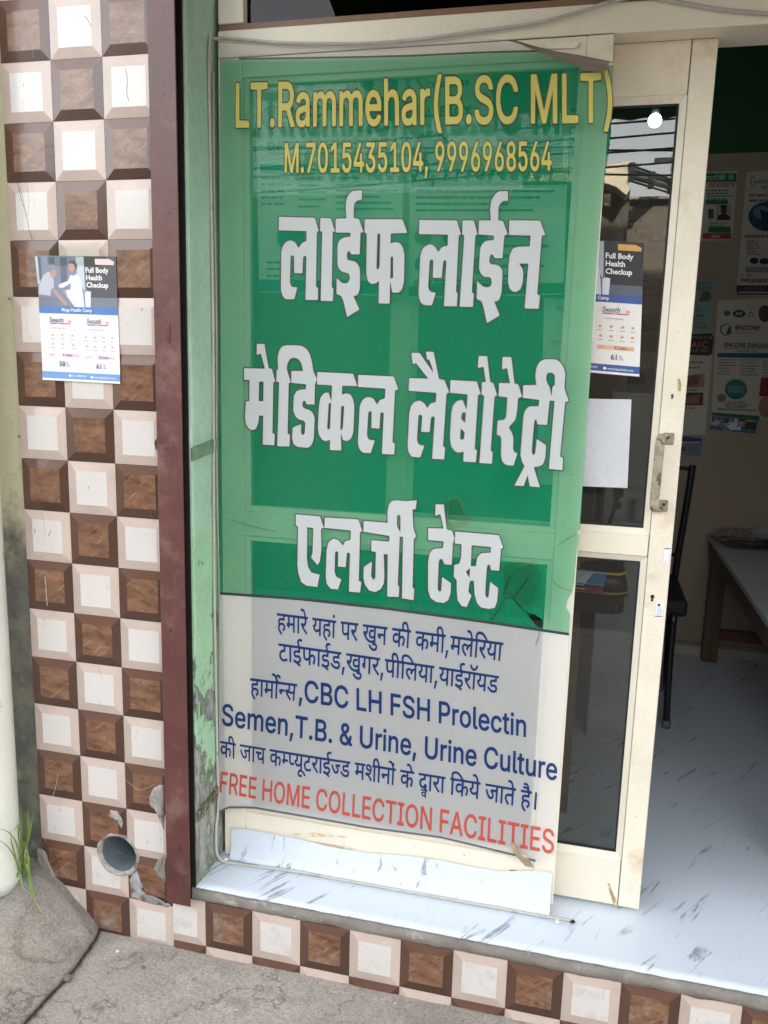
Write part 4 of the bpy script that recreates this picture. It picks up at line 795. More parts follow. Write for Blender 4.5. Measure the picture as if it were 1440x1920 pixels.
# printed lettering
# outlines of the printed lines on the banner plane: start point and steps, in units of 0.2 mm
OUTLINES = [
[[4226,4012,23,-4,18,6,13,16,6,21,0,20,-4,16,-7,14,-12,12,2,177,2,4,94,-3,0,-56,-66,0,-8,-12,0,-15,10,-29,16,-14,10,7,6,32,31,-1,1,-103,20,-2,4,189,2,3,19,1,0,31,-302,8,0,-31,40,-2,3,-4,2,-30,-5,-25,-13,11,-9,0,-7,-6,-5,-15,7,-30,23,-45,18,-22,19,-17,22,-8,22,0,9,-31,22,6,12,-9,1,-15,-4,-10,-18,-6,-13,3,-12,9,-22,36,-3,1,-13,-14,-1,-7,18,-31,14,-16],[5101,4018,5,-3,14,3,19,101,-26,0],[3081,4085,14,19,-31,52,-4,20,2,21,7,10,12,6,16,-1,11,-7,4,-10,-1,-15,-16,-20,8,-26,16,10,9,14,5,21,0,21,-5,20,-13,16,-22,9,-25,-4,-5,11,-1,10,3,7,6,2,52,0,2,5,0,45,3,4,37,-1,2,-4,0,-66,-14,-7,-4,-12,4,-23,13,-21,9,-7,9,4,4,10,3,20,40,-1,2,-81,0,-5,5,-1,15,0,1,5,0,183,2,3,28,0,4,-4,0,-183,3,-6,15,0,4,0,0,6,0,182,3,4,62,-2,3,-3,2,-21,-5,-27,-9,-9,-13,12,-12,-2,-7,-13,0,-15,7,-21,16,-31,44,-67,13,20,-1,5,-32,47,-12,20,0,5,16,15,11,20,6,25,-2,36,20,4,1,26,-2,5,-22,1,-10,46,-11,31,-13,15,-16,5,-20,-4,-2,-5,5,-25,20,1,10,-7,11,-31,4,-21,-3,-4,-345,9,-2,-5,0,-21,2,-6,72,-2,4,-4,0,-15,-3,-4,-32,0,-15,-7,-9,-13,-4,-15,1,-20,7,-21,-10,-35,3,-36,12,-30],[3654,4069,14,19,-24,37,-9,20,-2,25,5,16,7,7,12,5,16,-2,9,-9,3,-8,0,-15,-17,-20,8,-26,12,7,11,13,7,20,1,21,-4,20,-11,19,-22,11,-28,-3,-6,10,1,16,8,4,52,-1,2,5,0,46,3,3,31,-3,-1,-184,3,-6,18,0,2,188,3,4,19,1,0,28,-302,10,-1,-30,27,-2,7,-24,-1,-16,-3,-8,-22,-16,9,-46,13,-24,15,-11,19,-2,23,10,2,-57,19,-1,2,6,1,186,91,-3,0,-20,-44,-4,-12,-13,-6,-20,1,-20,7,-21,-11,-35,3,-35,12,-31],[5560,4061,13,19,0,6,-31,47,-12,21,0,5,17,15,12,20,6,25,-1,36,4,3,38,-3,5,-22,-2,-20,-7,-10,-18,-10,7,-41,11,-26,16,-14,22,-2,23,11,-1,-52,2,-7,16,0,4,6,5,183,2,4,29,-1,3,-4,-5,-183,3,-6,18,0,6,189,3,3,19,1,1,26,-2,5,-175,5,-3,1,-24,50,-21,26,-19,15,-29,7,-25,-7,-16,-18,-9,-30,3,-35,-2,-5,-29,1,-11,51,-10,25,-12,16,-18,5,-19,-5,4,-30,20,2,9,-8,10,-27,4,-24,-2,-4,-233,6,-4,-4,0,-27,25,-2,2,-4,-1,-66,-15,-8,-5,-12,5,-25,11,-19,13,-7,9,9,4,25,41,-1,2,-87,18,0,2,6,4,183,2,3,123,-5,-1,-33,-16,-5,-16,-14,-19,16,-22,2,-15,-11,-11,-20,-3,-31,5,-27,13,-29,27,-41,15,19,-35,62,-2,26,5,16,13,4,16,-11,-5,-30,16,-10,4,2,13,38,7,7,9,3,-2,-118,2,-6,19,1,5,188,3,3,28,-1,3,-3,-4,-184,3,-6,16,0,3,6,4,183,4,4,63,-2,3,-29,-7,-26,-7,-7,-11,13,-14,-1,-8,-14,0,-15,6,-20,15,-31],[3916,4112,20,-1,1,5,1,183,2,4,66,-4,2,-32,-7,-20,-5,-7,-12,12,-13,1,-8,-10,-1,-21,6,-20,13,-26,46,-72,12,16,2,9,-33,47,-11,20,0,5,16,15,11,20,6,25,-1,36,2,3,17,1,2,26,-2,5,-215,6,-3,-5,1,-26,16,-5,1,-82,6,-30,10,-17,16,-9,19,0,15,10],[4539,4095,20,-1,2,91,13,19,10,4,6,-3,6,-15,-1,-26,-12,-40,3,-4,15,-15,8,18,7,30,2,41,-3,15,-7,16,-8,9,-13,5,-12,-2,-13,-7,0,52,4,4,75,-2,4,-4,-3,-183,3,-6,18,0,4,188,3,4,18,1,1,25,-2,5,-20,1,-3,5,-12,56,-9,20,-9,11,-13,5,-16,-1,-9,-5,-10,-12,-7,-31,3,-44,-120,2,-2,-6,2,-26,76,-3,2,-3,0,-21,-3,-4,-28,6,-13,-4,-12,-11,-11,-20,-4,-31,4,-30,16,-24,21,-8,13,2,13,10,2,-3],[4820,4087,21,-1,2,92,14,19,13,1,5,-6,3,-10,-2,-31,-11,-35,3,-5,16,-12,10,26,5,26,0,40,-10,27,-9,9,-13,4,-12,-2,-10,-8,-1,2,2,55,88,-5,-1,-67,-13,-6,-6,-14,5,-26,10,-16,12,-9,11,9,6,25,37,-1,3,-5,-1,-78,3,-4,16,-1,3,6,3,183,4,4,28,-1,2,-4,-2,-188,18,-1,3,6,4,183,3,4,18,0,2,26,-3,5,-22,4,-9,44,-10,30,-14,16,-16,5,-19,-7,-13,-18,-5,-25,4,-41,-3,-5,-247,7,-3,-5,0,-21,3,-6,73,-2,4,-4,-1,-92,-8,-12,-13,-10,-16,1,-9,12,-2,21,3,15,9,11,32,-1,2,24,-2,8,-28,4,-19,-10,-14,-20,-5,-36,5,-33,15,-22,25,-7,23,13],[4196,4139,-25,15,-26,38,0,5,13,15,9,20,3,25,0,37,72,-1,0,-83,-1,-6,-6,-7,-13,-6,-13,3,-7,12,-1,15,3,12,6,8,13,3,13,-4,4,10,-1,21,-19,4,-16,-3,-13,-10,-9,-19,-3,-17,0,-20,3,-15,8,-17,19,-13,32,3,-2,-15,-8,-6,-16,-5],[4501,4171,-9,16,-1,16,3,15,15,12,25,-3,3,20,2,-56,-19,-21],[3522,4202,-9,10,-5,18,11,11,9,19,2,25,-4,25,3,4,31,-1,2,-4,0,-86,-18,-20],[5622,4145,-8,11,-4,16,11,10,9,20,3,25,-3,26,5,3,31,-2,-2,-90,-20,-20,-12,-2],[3877,4199,-7,21,-1,81,5,4,41,-2,0,-90,-19,-17],[3190,4251,0,72,41,-1,0,-72],[4958,4202,-2,3,1,66,3,4,37,-1,3,-4,-1,-66,-3,-3],[5204,4195,1,72,41,-1,-1,-72],[4607,4317,-6,25,2,26,8,12,13,-2,10,-16,9,-41,-4,-5],[5017,4310,-4,31,4,20,10,8,13,-6,9,-23,6,-34,-35,0],[5471,4296,-4,22,3,21,12,13,16,4,25,-8,12,-11,27,-42,-6,-4],[3743,4366,10,4,5,16,-3,18,-9,9,-9,-4,-7,-18,3,-16]],
[[4040,3629,20,-4,20,4,15,14,8,20,0,20,-4,20,-9,15,-12,11,1,176,2,3,40,-1,3,-4,0,-50,-2,-5,-14,-6,-4,-18,3,-16,8,-15,9,-12,10,-4,9,5,4,15,1,107,37,-1,0,-183,3,-6,16,-1,4,2,0,5,1,180,3,4,67,-2,3,-4,2,-20,-5,-26,-11,-10,-13,13,-13,-2,-8,-14,1,-15,6,-20,17,-31,46,-67,15,20,-1,5,-34,46,-13,21,0,5,18,14,12,20,5,25,-1,36,22,3,-1,31,-420,14,0,-30,44,-3,3,-4,2,-30,-6,-26,-10,11,-13,1,-8,-5,-4,-15,7,-31,25,-43,19,-24,21,-15,24,-9,27,-2,6,-28,24,5,13,-10,1,-15,-4,-10,-17,-6,-14,3,-13,8,-27,39,-17,-15,0,-6,20,-32,17,-17],[3852,3665,2,-3,19,2,18,96,-3,8,-26,-2],[4330,3651,4,-3,17,2,18,95,-1,7,-26,-2],[4983,3631,4,-3,17,2,18,94,-1,7,-26,-1],[3314,3707,6,-4,10,24,-3,8,-15,8,0,5,13,10,9,15,4,25,-3,20,-8,17,-17,14,-17,4,-21,-5,-7,9,-3,15,3,6,7,3,52,-1,3,54,35,-2,1,-79,6,-32,10,-18,17,-12,18,-1,17,9,3,-4,0,-51,4,-7,19,1,1,92,14,18,14,3,7,-7,3,-10,0,-26,-13,-40,3,-5,17,-14,10,23,6,30,0,41,-5,15,-8,14,-10,8,-14,3,-24,-10,0,55,86,-1,4,-3,0,-184,3,-6,17,-1,4,7,0,183,3,3,86,-4,0,-21,-35,-1,-17,-10,-7,-14,-2,-26,6,-21,17,-24,7,-4,17,7,17,-2,8,-9,0,-20,-8,-10,-21,-5,-6,1,-18,16,-10,0,-8,-10,-2,-15,10,-16,21,-6,51,-40,9,29,-18,10,0,5,17,15,6,15,3,20,-3,23,-11,18,-13,10,-17,4,-24,-2,-6,11,1,15,8,4,51,-1,2,51,2,3,109,-5,0,-20,-34,-2,-17,-9,-8,-15,-2,-20,6,-28,21,-26,24,7,18,-6,5,-15,-5,-15,-15,-8,-24,4,-17,13,-24,31,-14,-17,-1,-5,21,-31,25,-21,24,-7,23,2,14,8,12,20,4,25,-4,25,-8,15,-14,10,-17,4,-24,-3,-6,12,-1,10,7,9,55,1,1,49,2,4,22,0,1,26,-2,5,-164,6,-3,3,-8,22,1,28,5,8,9,3,20,-7,6,23,0,5,-6,5,-20,6,-21,-5,-15,-19,-4,-25,8,-41,-3,-5,-330,12,-10,25,0,27,5,9,8,3,21,-7,7,23,0,5,-7,5,-21,6,-20,-5,-15,-19,-4,-25,8,-42,-3,-4,-244,8,-2,-5,0,-21,2,-6,63,-2,5,-4,-1,-35,-25,-7,-17,-14,-12,-25,-4,-25,3,-31,11,-26,16,-18,25,-10,31,4,21,10,3,6,-7,26,-3,2,-28,-14,-21,0,-17,13,-9,22,1,25,11,20,17,8,28,1,1,67,2,3,42,-1,4,-4,1,-184,3,-7,17,0,4,1,0,5,0,184,3,4,86,-3,0,-23,-34,-1,-18,-10,-8,-19,0,-20,5,-21,17,-25,7,-4,18,7,17,-2,9,-9,0,-20,-9,-11,-21,-4,-7,1,-13,14,-14,2,-7,-8,-3,-13,6,-17,28,-12],[5301,3646,6,-4,3,4,6,19,1,5,-17,10,0,5,16,15,6,14,3,20,-2,19,-8,18,-13,11,-19,4,-19,-4,-7,13,-1,10,8,8,49,0,3,51,68,-1,2,-4,2,-29,-7,-20,-8,-5,-9,11,-13,1,-9,-10,-2,-15,5,-20,12,-25,49,-75,15,19,-1,5,-32,45,-12,20,0,5,19,18,10,18,5,27,-1,30,3,3,26,-1,4,-3,-3,-177,2,-6,20,0,0,5,3,177,3,3,41,-3,6,-22,-3,-19,-7,-9,-17,-10,7,-39,12,-26,16,-13,22,-2,22,10,0,-50,3,-6,19,0,0,5,3,176,3,4,98,-4,2,-3,-2,-18,-32,-1,-16,-10,-7,-13,-2,-20,5,-24,18,-27,26,6,15,-7,4,-14,-4,-14,-13,-7,-25,4,-17,14,-17,27,-16,-16,-1,-5,16,-25,19,-19,19,-10,22,-3,19,7,13,15,6,22,-1,29,-7,17,-16,13,-16,3,-19,-4,-6,9,-2,13,9,9,48,-1,2,49,4,3,19,1,1,27,-430,18,-9,30,3,24,10,8,20,-7,7,22,-1,6,-6,5,-19,5,-20,-6,-13,-17,-4,-25,7,-40,-4,-4,-242,9,-2,-6,0,-24,28,-3,7,-23,-5,-23,-23,-16,9,-45,13,-23,16,-11,23,-1,20,10,2,-57,19,-1,2,6,4,181,29,-1,4,-4,-2,-177,2,-6,16,-1,4,1,1,5,2,178,5,3,78,-3,2,-3,0,-15,-3,-4,-32,-1,-16,-10,-7,-18,-1,-19,7,-25,15,-20,4,-4,23,8,12,-3,7,-13,-1,-14,-9,-11,-20,-4,-19,15,-9,2,-8,-5,-4,-15,2,-11,6,-8,22,-8],[4474,3706,19,-2,4,7,1,179,4,4,29,-1,3,-4,-2,-180,1,-5,3,-1,17,0,2,6,3,182,33,0,2,-4,-2,-179,1,-6,17,-1,4,1,1,5,3,182,128,-4,0,-35,-16,-4,-17,-12,-20,15,-23,1,-15,-10,-10,-20,-3,-29,7,-30,15,-31,28,-35,13,19,-35,57,-5,19,2,20,6,8,7,2,16,-7,5,-4,-6,-30,17,-9,4,0,13,38,7,7,10,4,0,-116,2,-7,19,0,3,185,6,3,39,-2,5,-13,1,-20,-3,-11,-24,-18,6,-35,10,-25,14,-15,13,-5,19,0,20,10,1,-56,21,-2,3,184,2,4,30,-1,3,-4,-2,-178,3,-6,20,0,2,183,3,4,19,0,2,25,-4,6,-242,8,-20,38,-24,33,-24,19,-30,8,-26,-5,-18,-18,-9,-30,3,-38,-30,0,-3,2,-13,54,-12,24,-18,15,-23,-1,-14,-11,-9,-20,-2,-25,4,-30,-3,-5,-79,3,-2,-5,0,-26,15,-1,3,-4,0,-80,7,-31,9,-15,16,-10,20,-1,17,9,3,-5],[4006,3756,-27,16,-28,36,0,5,14,15,9,20,4,25,-1,36,3,3,74,-3,1,-84,-1,-5,-7,-7,-13,-6,-14,3,-8,12,-1,15,2,11,8,9,30,0,0,29,-21,5,-16,-3,-14,-11,-10,-19,-2,-36,4,-15,8,-16,10,-9,13,-6,31,7,1,-3,-1,-14,-11,-7,-16,-5],[4833,3774,-9,11,-4,15,11,9,10,20,2,25,-3,27,36,-1,-1,-90,-20,-18,-13,-2],[5083,3766,-8,10,-4,15,12,11,9,18,2,25,-3,25,3,3,32,-1,1,-88,-8,-11,-14,-10,-12,-1],[5525,3751,-8,11,-4,15,11,9,9,19,3,20,-3,32,35,-2,-1,-87,-19,-19,-13,-2],[3396,3825,-7,12,-2,10,-1,82,3,4,42,-2,2,-3,0,-87,-16,-16],[4435,3791,-7,10,-3,12,0,81,47,1,3,-4,-1,-85,-20,-17],[4492,3930,-5,26,2,20,10,12,13,-3,12,-20,8,-39,-37,0],[4614,3922,-6,25,3,19,10,12,17,5,16,-3,23,-15,15,-16,15,-26,-4,-4],[5435,3907,19,-1,20,11,13,22,7,30,-19,13,-14,-39,-6,-6,-10,-2,-15,11,-14,35,-18,-6,2,-18,10,-25,10,-15]],
[[2725,3203,3,-3,4,2,11,21,-23,31,-10,21,-3,21,4,20,9,10,13,5,16,-2,10,-8,3,-10,-1,-16,-17,-15,8,-30,15,9,11,16,6,20,0,21,-5,22,-13,17,-23,9,-26,-4,-6,9,-1,10,7,11,59,3,4,55,34,0,-3,-194,3,-5,16,0,3,5,4,188,3,6,40,-1,0,-74,-15,-6,-5,-15,2,-16,8,-19,10,-12,10,-2,8,7,6,28,42,-1,-2,-84,2,-4,17,0,4,4,6,188,3,5,33,0,-7,-193,2,-5,17,0,3,5,8,187,2,5,138,-1,3,-5,0,-21,-5,-32,-2,-4,-12,12,-13,-1,-8,-12,-1,-20,6,-21,15,-33,38,-63,14,24,-41,72,7,5,32,-9,29,3,-4,-87,1,-4,19,0,14,190,2,5,19,0,3,5,1,27,-246,5,-3,13,-10,17,-1,16,6,11,10,2,12,-22,10,-1,6,9,1,11,-8,24,-16,14,-13,0,-21,-19,-16,21,-16,6,-25,-6,4,-28,3,-6,16,5,13,-9,10,-33,4,-22,-2,-3,-333,3,-3,-7,0,-22,3,-5,80,-1,0,-22,-47,-5,-13,-13,-6,-18,0,-26,8,-21,-11,-32,1,-36,13,-34],[3069,3320,9,-6,10,5,4,11,2,20,2,4,32,1,2,29,-62,3,-10,-4,-5,-11,0,-21,6,-18],[2904,3371,-1,7,3,69,44,-1,-3,-75],[3197,3370,-6,6,6,31,1,37,42,-1,-3,-68,-18,-6]],
[[3308,3192,24,-3,4,6,20,99,-1,11,-36,1,-12,-109],[3469,3247,34,3,29,17,22,32,11,43,-7,8,-28,-1,-6,-22,-9,-16,-16,-12,-16,-5,-16,2,-16,8,-12,12,-11,20,-9,41,0,52,11,37,16,22,23,10,24,-4,23,-20,13,-34,28,-3,6,3,0,11,-7,27,-18,34,-24,22,-30,11,-35,-3,-20,-11,-16,-15,-13,-21,-11,-27,-8,-54,4,-60,9,-33,9,-22,12,-19,17,-16,20,-12],[3850,3236,36,3,27,17,21,31,10,43,-5,8,-27,0,-10,-28,-9,-13,-16,-11,-15,-4,-16,3,-16,9,-20,30,-9,38,0,54,10,37,17,22,23,10,24,-5,21,-19,15,-35,27,-2,4,3,-7,38,-17,33,-24,22,-28,11,-19,1,-20,-5,-19,-11,-13,-13,-22,-42,-9,-55,3,-60,6,-26,10,-28,14,-22,14,-15,16,-11],[4675,3211,34,-1,26,11,20,25,9,32,-2,37,-15,32,-23,20,-57,27,-9,9,-6,11,0,16,6,15,11,9,15,3,27,-9,8,-10,7,-21,4,-4,23,-1,5,4,-2,26,-12,26,-15,18,-23,13,-34,2,-26,-11,-19,-22,-9,-32,-1,-21,4,-21,16,-27,23,-19,54,-25,15,-19,1,-20,-7,-16,-12,-9,-19,-4,-15,2,-15,10,-8,12,-4,18,-4,5,-30,-1,2,-29,12,-27,18,-21],[5364,3191,25,-1,26,15,17,27,9,40,-1,47,-11,42,-20,30,-26,16,-29,0,-25,-16,-17,-31,-7,-36,2,-53,11,-36,19,-28],[5586,3184,26,0,21,10,16,20,8,25,-4,8,-25,7,-14,-24,-22,-4,-14,7,-14,20,-4,16,2,7,95,0,-2,47,-11,36,-20,29,-26,13,-29,-3,-21,-16,-15,-29,-7,-42,2,-47,11,-37,21,-29],[5731,3180,25,0,22,11,17,23,7,26,-5,9,-22,8,-17,-30,-17,-6,-19,9,-11,20,-6,30,0,31,7,25,10,13,14,5,15,-4,10,-10,9,-21,3,-2,25,11,-5,21,-11,21,-14,15,-19,9,-28,1,-25,-16,-15,-26,-9,-41,3,-52,11,-37,19,-28],[3595,3249,99,-3,27,13,16,24,7,32,-2,33,-10,27,-17,22,9,11,8,16,3,21,-1,22,-10,33,-18,22,-32,13,-79,3,-4,-3],[4048,3235,118,-5,6,2,1,5,0,32,-4,6,-85,3,-3,5,-4,231,-5,7,-27,0,-3,-6],[4200,3231,32,-1,0,118,5,4,85,-3,2,-4,3,-118,33,-1,-4,273,-2,10,-28,3,-5,-7,2,-107,-6,-3,-85,3,-3,111,-6,6,-27,0,-3,-11],[4470,3223,30,-3,4,6,-2,108,3,3,76,-2,5,7,-1,32,-5,6,-76,3,-3,4,-2,69,4,4,86,-1,3,5,-3,36,-118,6,-7,-4],[4795,3213,31,-1,-1,117,5,3,82,-2,3,-4,4,-116,4,-3,28,2,-5,269,-3,10,-27,2,-5,-6,3,-105,-7,-4,-82,4,-4,108,-6,7,-26,-1,-2,-10],[5058,3205,29,-3,3,5,0,92,42,0,19,4,20,15,12,20,8,37,-2,36,-13,37,-18,22,-16,9,-18,4,-71,2,-3,-5],[5220,3201,30,-1,-1,141,6,16,8,7,30,3,1,9,-3,34,-25,1,-18,-13,-8,13,-26,-2],[5487,3193,23,-4,11,3,2,5,-6,31,-5,4,-11,0,-3,7,-7,224,-4,6,-22,2,-7,-7,7,-229,7,-26],[5852,3182,27,-5,10,3,3,6,-6,31,-5,4,-18,1,-4,16,-3,109,24,1,3,8,-1,26,-3,6,-22,2,-3,4,-3,41,-24,3,-5,-2,-1,-5,0,-38,-18,-2,-2,-6,1,-26,3,-8,18,-3,6,-129,8,-21],[5907,3180,25,-3,6,7,-7,197,-6,6,-21,1,-5,-6],[5967,3178,26,-3,3,4,-2,138,9,20,16,7,18,-8,10,-21,6,-139,4,-3,26,2,-5,144,-7,31,-14,22,-11,9,-14,5,-21,-2,-18,-13,-7,14,-25,0,-2,-10],[5362,3236,-12,13,-9,21,-3,26,0,27,5,20,9,16,14,7,15,-2,14,-12,9,-21,5,-26,-1,-32,-6,-20,-10,-15,-15,-5],[3630,3293,-1,76,55,-2,12,-8,10,-16,2,-27,-11,-20,-20,-5],[5560,3318,-2,3,2,8,7,17,10,10,11,3,11,-2,11,-8,8,-12,5,-18,-5,-3],[5090,3344,-3,8,-2,84,3,4,41,-3,11,-4,9,-10,6,-16,2,-21,-1,-15,-7,-16,-18,-11],[3628,3416,-1,72,48,0,12,-5,8,-9,4,-11,0,-17,-4,-15,-8,-10,-15,-6],[5910,3407,14,2,9,18,-2,21,-12,13,-14,-1,-11,-16,2,-21,6,-10]],
[[3193,2712,26,0,24,109,-2,7,-34,-1,-16,-106],[4756,2673,22,-2,4,4,19,99,-1,11,-30,3,-4,-3,-12,-106],[2341,2795,37,-1,29,11,23,26,12,34,0,38,-15,34,-24,21,-60,28,-9,9,-5,12,0,16,8,16,12,10,17,3,17,-2,15,-11,7,-12,4,-19,28,-3,6,4,-1,28,-11,27,-16,18,-23,14,-37,2,-29,-12,-21,-23,-12,-33,-2,-22,3,-22,15,-29,25,-19,56,-26,15,-20,0,-21,-9,-16,-13,-10,-20,-5,-16,3,-16,10,-8,12,-7,25,-33,-2,1,-30,11,-29,18,-21],[2522,2790,30,0,23,10,20,21,10,28,-2,7,-28,10,-17,-26,-25,-6,-20,10,-10,19,-5,22,4,3,106,0,0,50,-9,39,-20,29,-28,14,-33,-2,-24,-16,-18,-27,-12,-44,-1,-56,10,-39,23,-33],[2929,2779,29,0,24,11,19,21,10,27,-4,8,-24,9,-4,-1,-8,-18,-8,-8,-24,-4,-16,7,-13,21,-4,17,2,8,105,0,1,49,-10,39,-21,30,-28,14,-32,-3,-24,-18,-18,-30,-10,-44,0,-50,10,-39,21,-31],[3898,2754,30,2,31,19,11,-19,31,-1,5,8,-24,49,11,38,1,39,-3,3,-27,-2,-4,-32,-4,-4,-30,52,30,41,6,17,2,22,-3,22,-11,22,-16,15,-15,5,-20,0,-15,-7,-12,-11,-8,-16,-6,-21,0,-28,6,-21,13,-28,-27,-37,-9,-32,1,-33,13,-32,19,-20],[4161,2748,29,-1,26,10,20,18,15,30,7,43,0,183,-3,6,-26,1,-6,-6,-2,-194,-4,-17,-10,-15,-13,-10,-16,-3,-27,9,-11,14,-7,19,-2,22,0,178,-5,7,-23,0,-7,-6,-1,-184,4,-32,9,-28,13,-19,19,-17],[4660,2735,27,-1,21,10,18,21,9,27,-3,7,-26,9,-15,-25,-23,-5,-19,10,-10,17,-4,22,3,2,98,0,-1,49,-10,37,-20,29,-26,13,-30,-2,-23,-17,-17,-30,-8,-43,1,-48,11,-38,21,-31],[4968,2727,30,-1,23,9,21,22,13,26,6,43,-2,181,-4,6,-26,1,-4,-6,1,-176,-3,-26,-14,-25,-11,-7,-15,-2,-26,9,-11,15,-7,17,-2,22,-1,175,-7,7,-22,1,-6,-7,2,-181,3,-32,10,-27,15,-22,15,-13],[5453,2714,26,0,22,10,17,20,8,27,-4,7,-22,9,-4,-1,-14,-25,-22,-4,-15,7,-12,20,-5,16,2,8,97,0,-2,47,-10,38,-21,28,-26,13,-29,-3,-21,-17,-16,-29,-8,-42,2,-48,11,-37,21,-30],[5693,2708,31,2,29,19,18,30,9,42,-3,7,-26,1,-17,-40,-15,-12,-14,-3,-15,2,-14,8,-12,14,-10,21,-8,37,0,47,10,37,16,22,18,8,22,-2,11,-7,11,-13,12,-32,3,-3,26,0,2,2,-5,32,-17,36,-22,22,-25,11,-37,-3,-28,-22,-21,-39,-9,-53,2,-63,6,-27,10,-26,13,-22,14,-16,19,-12],[6392,2690,26,0,19,9,17,21,8,26,-3,6,-26,9,-13,-24,-21,-5,-18,10,-10,17,-5,21,3,2,93,0,-3,47,-10,37,-20,27,-25,13,-28,-2,-20,-15,-14,-26,-9,-41,3,-52,10,-37,22,-30],[2631,2793,32,-1,7,149,10,22,18,9,16,-7,8,-19,-2,-156,33,0,7,154,10,19,17,6,18,-9,6,-17,-2,-155,33,-1,5,155,-2,22,-8,22,-17,21,-20,8,-28,-6,-25,-24,-12,20,-15,11,-24,0,-25,-18,-4,16,-29,0,-3,-11],[3037,2782,32,0,7,148,12,22,17,7,20,-7,9,-24,-1,-146,4,-5,29,2,4,154,-7,33,-14,24,-27,14,-24,-2,-20,-14,-8,15,-28,-1,-2,-11],[3329,2775,29,-4,6,8,4,236,2,3,58,0,3,6,0,32,-3,6,-151,6,-8,-7,0,-33,3,-6,55,-2,5,-4],[3459,2771,17,-4,16,14,3,22,-3,11,-7,12,-8,4,-12,0,-14,-15,-3,-22,3,-11],[3527,2770,98,-3,27,13,17,24,8,33,-2,32,-9,28,-17,22,10,11,8,16,4,22,-1,21,-9,33,-17,22,-31,13,-82,0],[3711,2765,7,-5,12,1,13,14,3,11,-1,16,-10,18,-8,4,-12,-1,-12,-14,-3,-22,3,-11],[4292,2750,28,-3,3,4,3,144,5,14,8,8,11,4,19,-2,4,5,1,34,-5,9,-22,0,-23,-14,-4,13,-23,1,-6,-7],[4390,2747,29,-3,4,8,0,204,-4,7,-27,0,-3,-6],[4454,2746,30,-1,4,145,10,21,19,7,17,-8,9,-22,3,-145,30,-1,1,151,-7,32,-15,25,-15,10,-15,3,-20,-4,-18,-14,-4,15,-4,2,-22,0,-4,-5],[5095,2729,30,-1,1,144,7,16,9,8,29,3,0,42,-22,3,-22,-14,-8,13,-22,0,-6,-6],[5191,2726,27,-3,4,8,-2,202,-5,7,-22,0,-6,-6],[5253,2725,29,-1,2,143,9,20,18,9,18,-9,9,-21,4,-143,30,-1,-1,148,-7,32,-13,22,-18,13,-19,2,-18,-5,-14,-14,-4,17,-27,0,-2,-10],[5836,2710,15,-5,15,0,14,6,11,10,7,-15,26,1,-4,205,-2,6,-25,2,-5,-7,2,-136,-9,-21,-16,-8,-19,7,-10,23,-4,138,-4,5,-21,1,-7,-6,5,-153,11,-32],[5973,2706,23,-4,10,3,3,6,-5,31,-6,4,-11,0,-3,7,-5,225,-4,7,-22,1,-6,-7,5,-230,7,-27],[6049,2704,26,-5,11,3,3,6,-6,32,-24,6,-3,16,-2,110,24,1,3,3,-1,32,-3,6,-22,1,-3,4,-2,42,-25,3,-6,-8,1,-36,-19,-5,-1,-31,1,-5,5,-5,15,-1,5,-131,9,-24],[6134,2702,16,-5,15,0,14,7,10,11,4,-15,28,0,-4,204,-3,5,-23,2,-6,-7,2,-135,-9,-22,-18,-7,-18,9,-8,21,-4,136,-7,7,-21,0,-4,-4,5,-154,11,-31],[6251,2699,29,-1,-1,141,6,16,7,7,29,2,2,5,-1,31,-3,8,-25,1,-17,-14,-4,12,-4,2,-21,0,-3,-5],[3890,2804,-12,16,-2,22,6,19,16,19,39,-67,-9,-9,-15,-6],[3563,2814,1,77,55,-2,11,-9,9,-15,2,-27,-12,-20,-19,-6],[2504,2932,-3,3,1,6,10,22,13,10,12,3,12,-2,12,-10,8,-14,3,-17,-4,-3],[2909,2921,-2,3,3,11,9,16,11,10,12,3,12,-1,12,-8,8,-13,5,-20,-6,-3],[4638,2872,-2,8,9,22,12,10,11,3,11,-2,11,-9,8,-14,4,-17,-4,-3],[5430,2850,-2,3,2,10,7,16,10,10,11,3,11,-2,11,-8,8,-12,5,-19,-5,-3],[6368,2823,-3,3,1,6,8,20,10,10,11,3,11,-2,10,-9,8,-13,4,-16,-3,-3],[3565,2937,1,74,46,-1,12,-5,8,-9,3,-13,0,-17,-4,-14,-8,-9,-15,-6],[3902,2948,-9,24,1,21,13,14,15,-4,7,-16,-2,-16,-21,-26],[4401,2984,10,-1,8,5,8,16,-2,22,-14,14,-15,-2,-10,-16,1,-22,5,-10],[5199,2960,16,3,8,17,-2,22,-11,12,-14,1,-8,-7,-5,-11,1,-21,7,-11]],
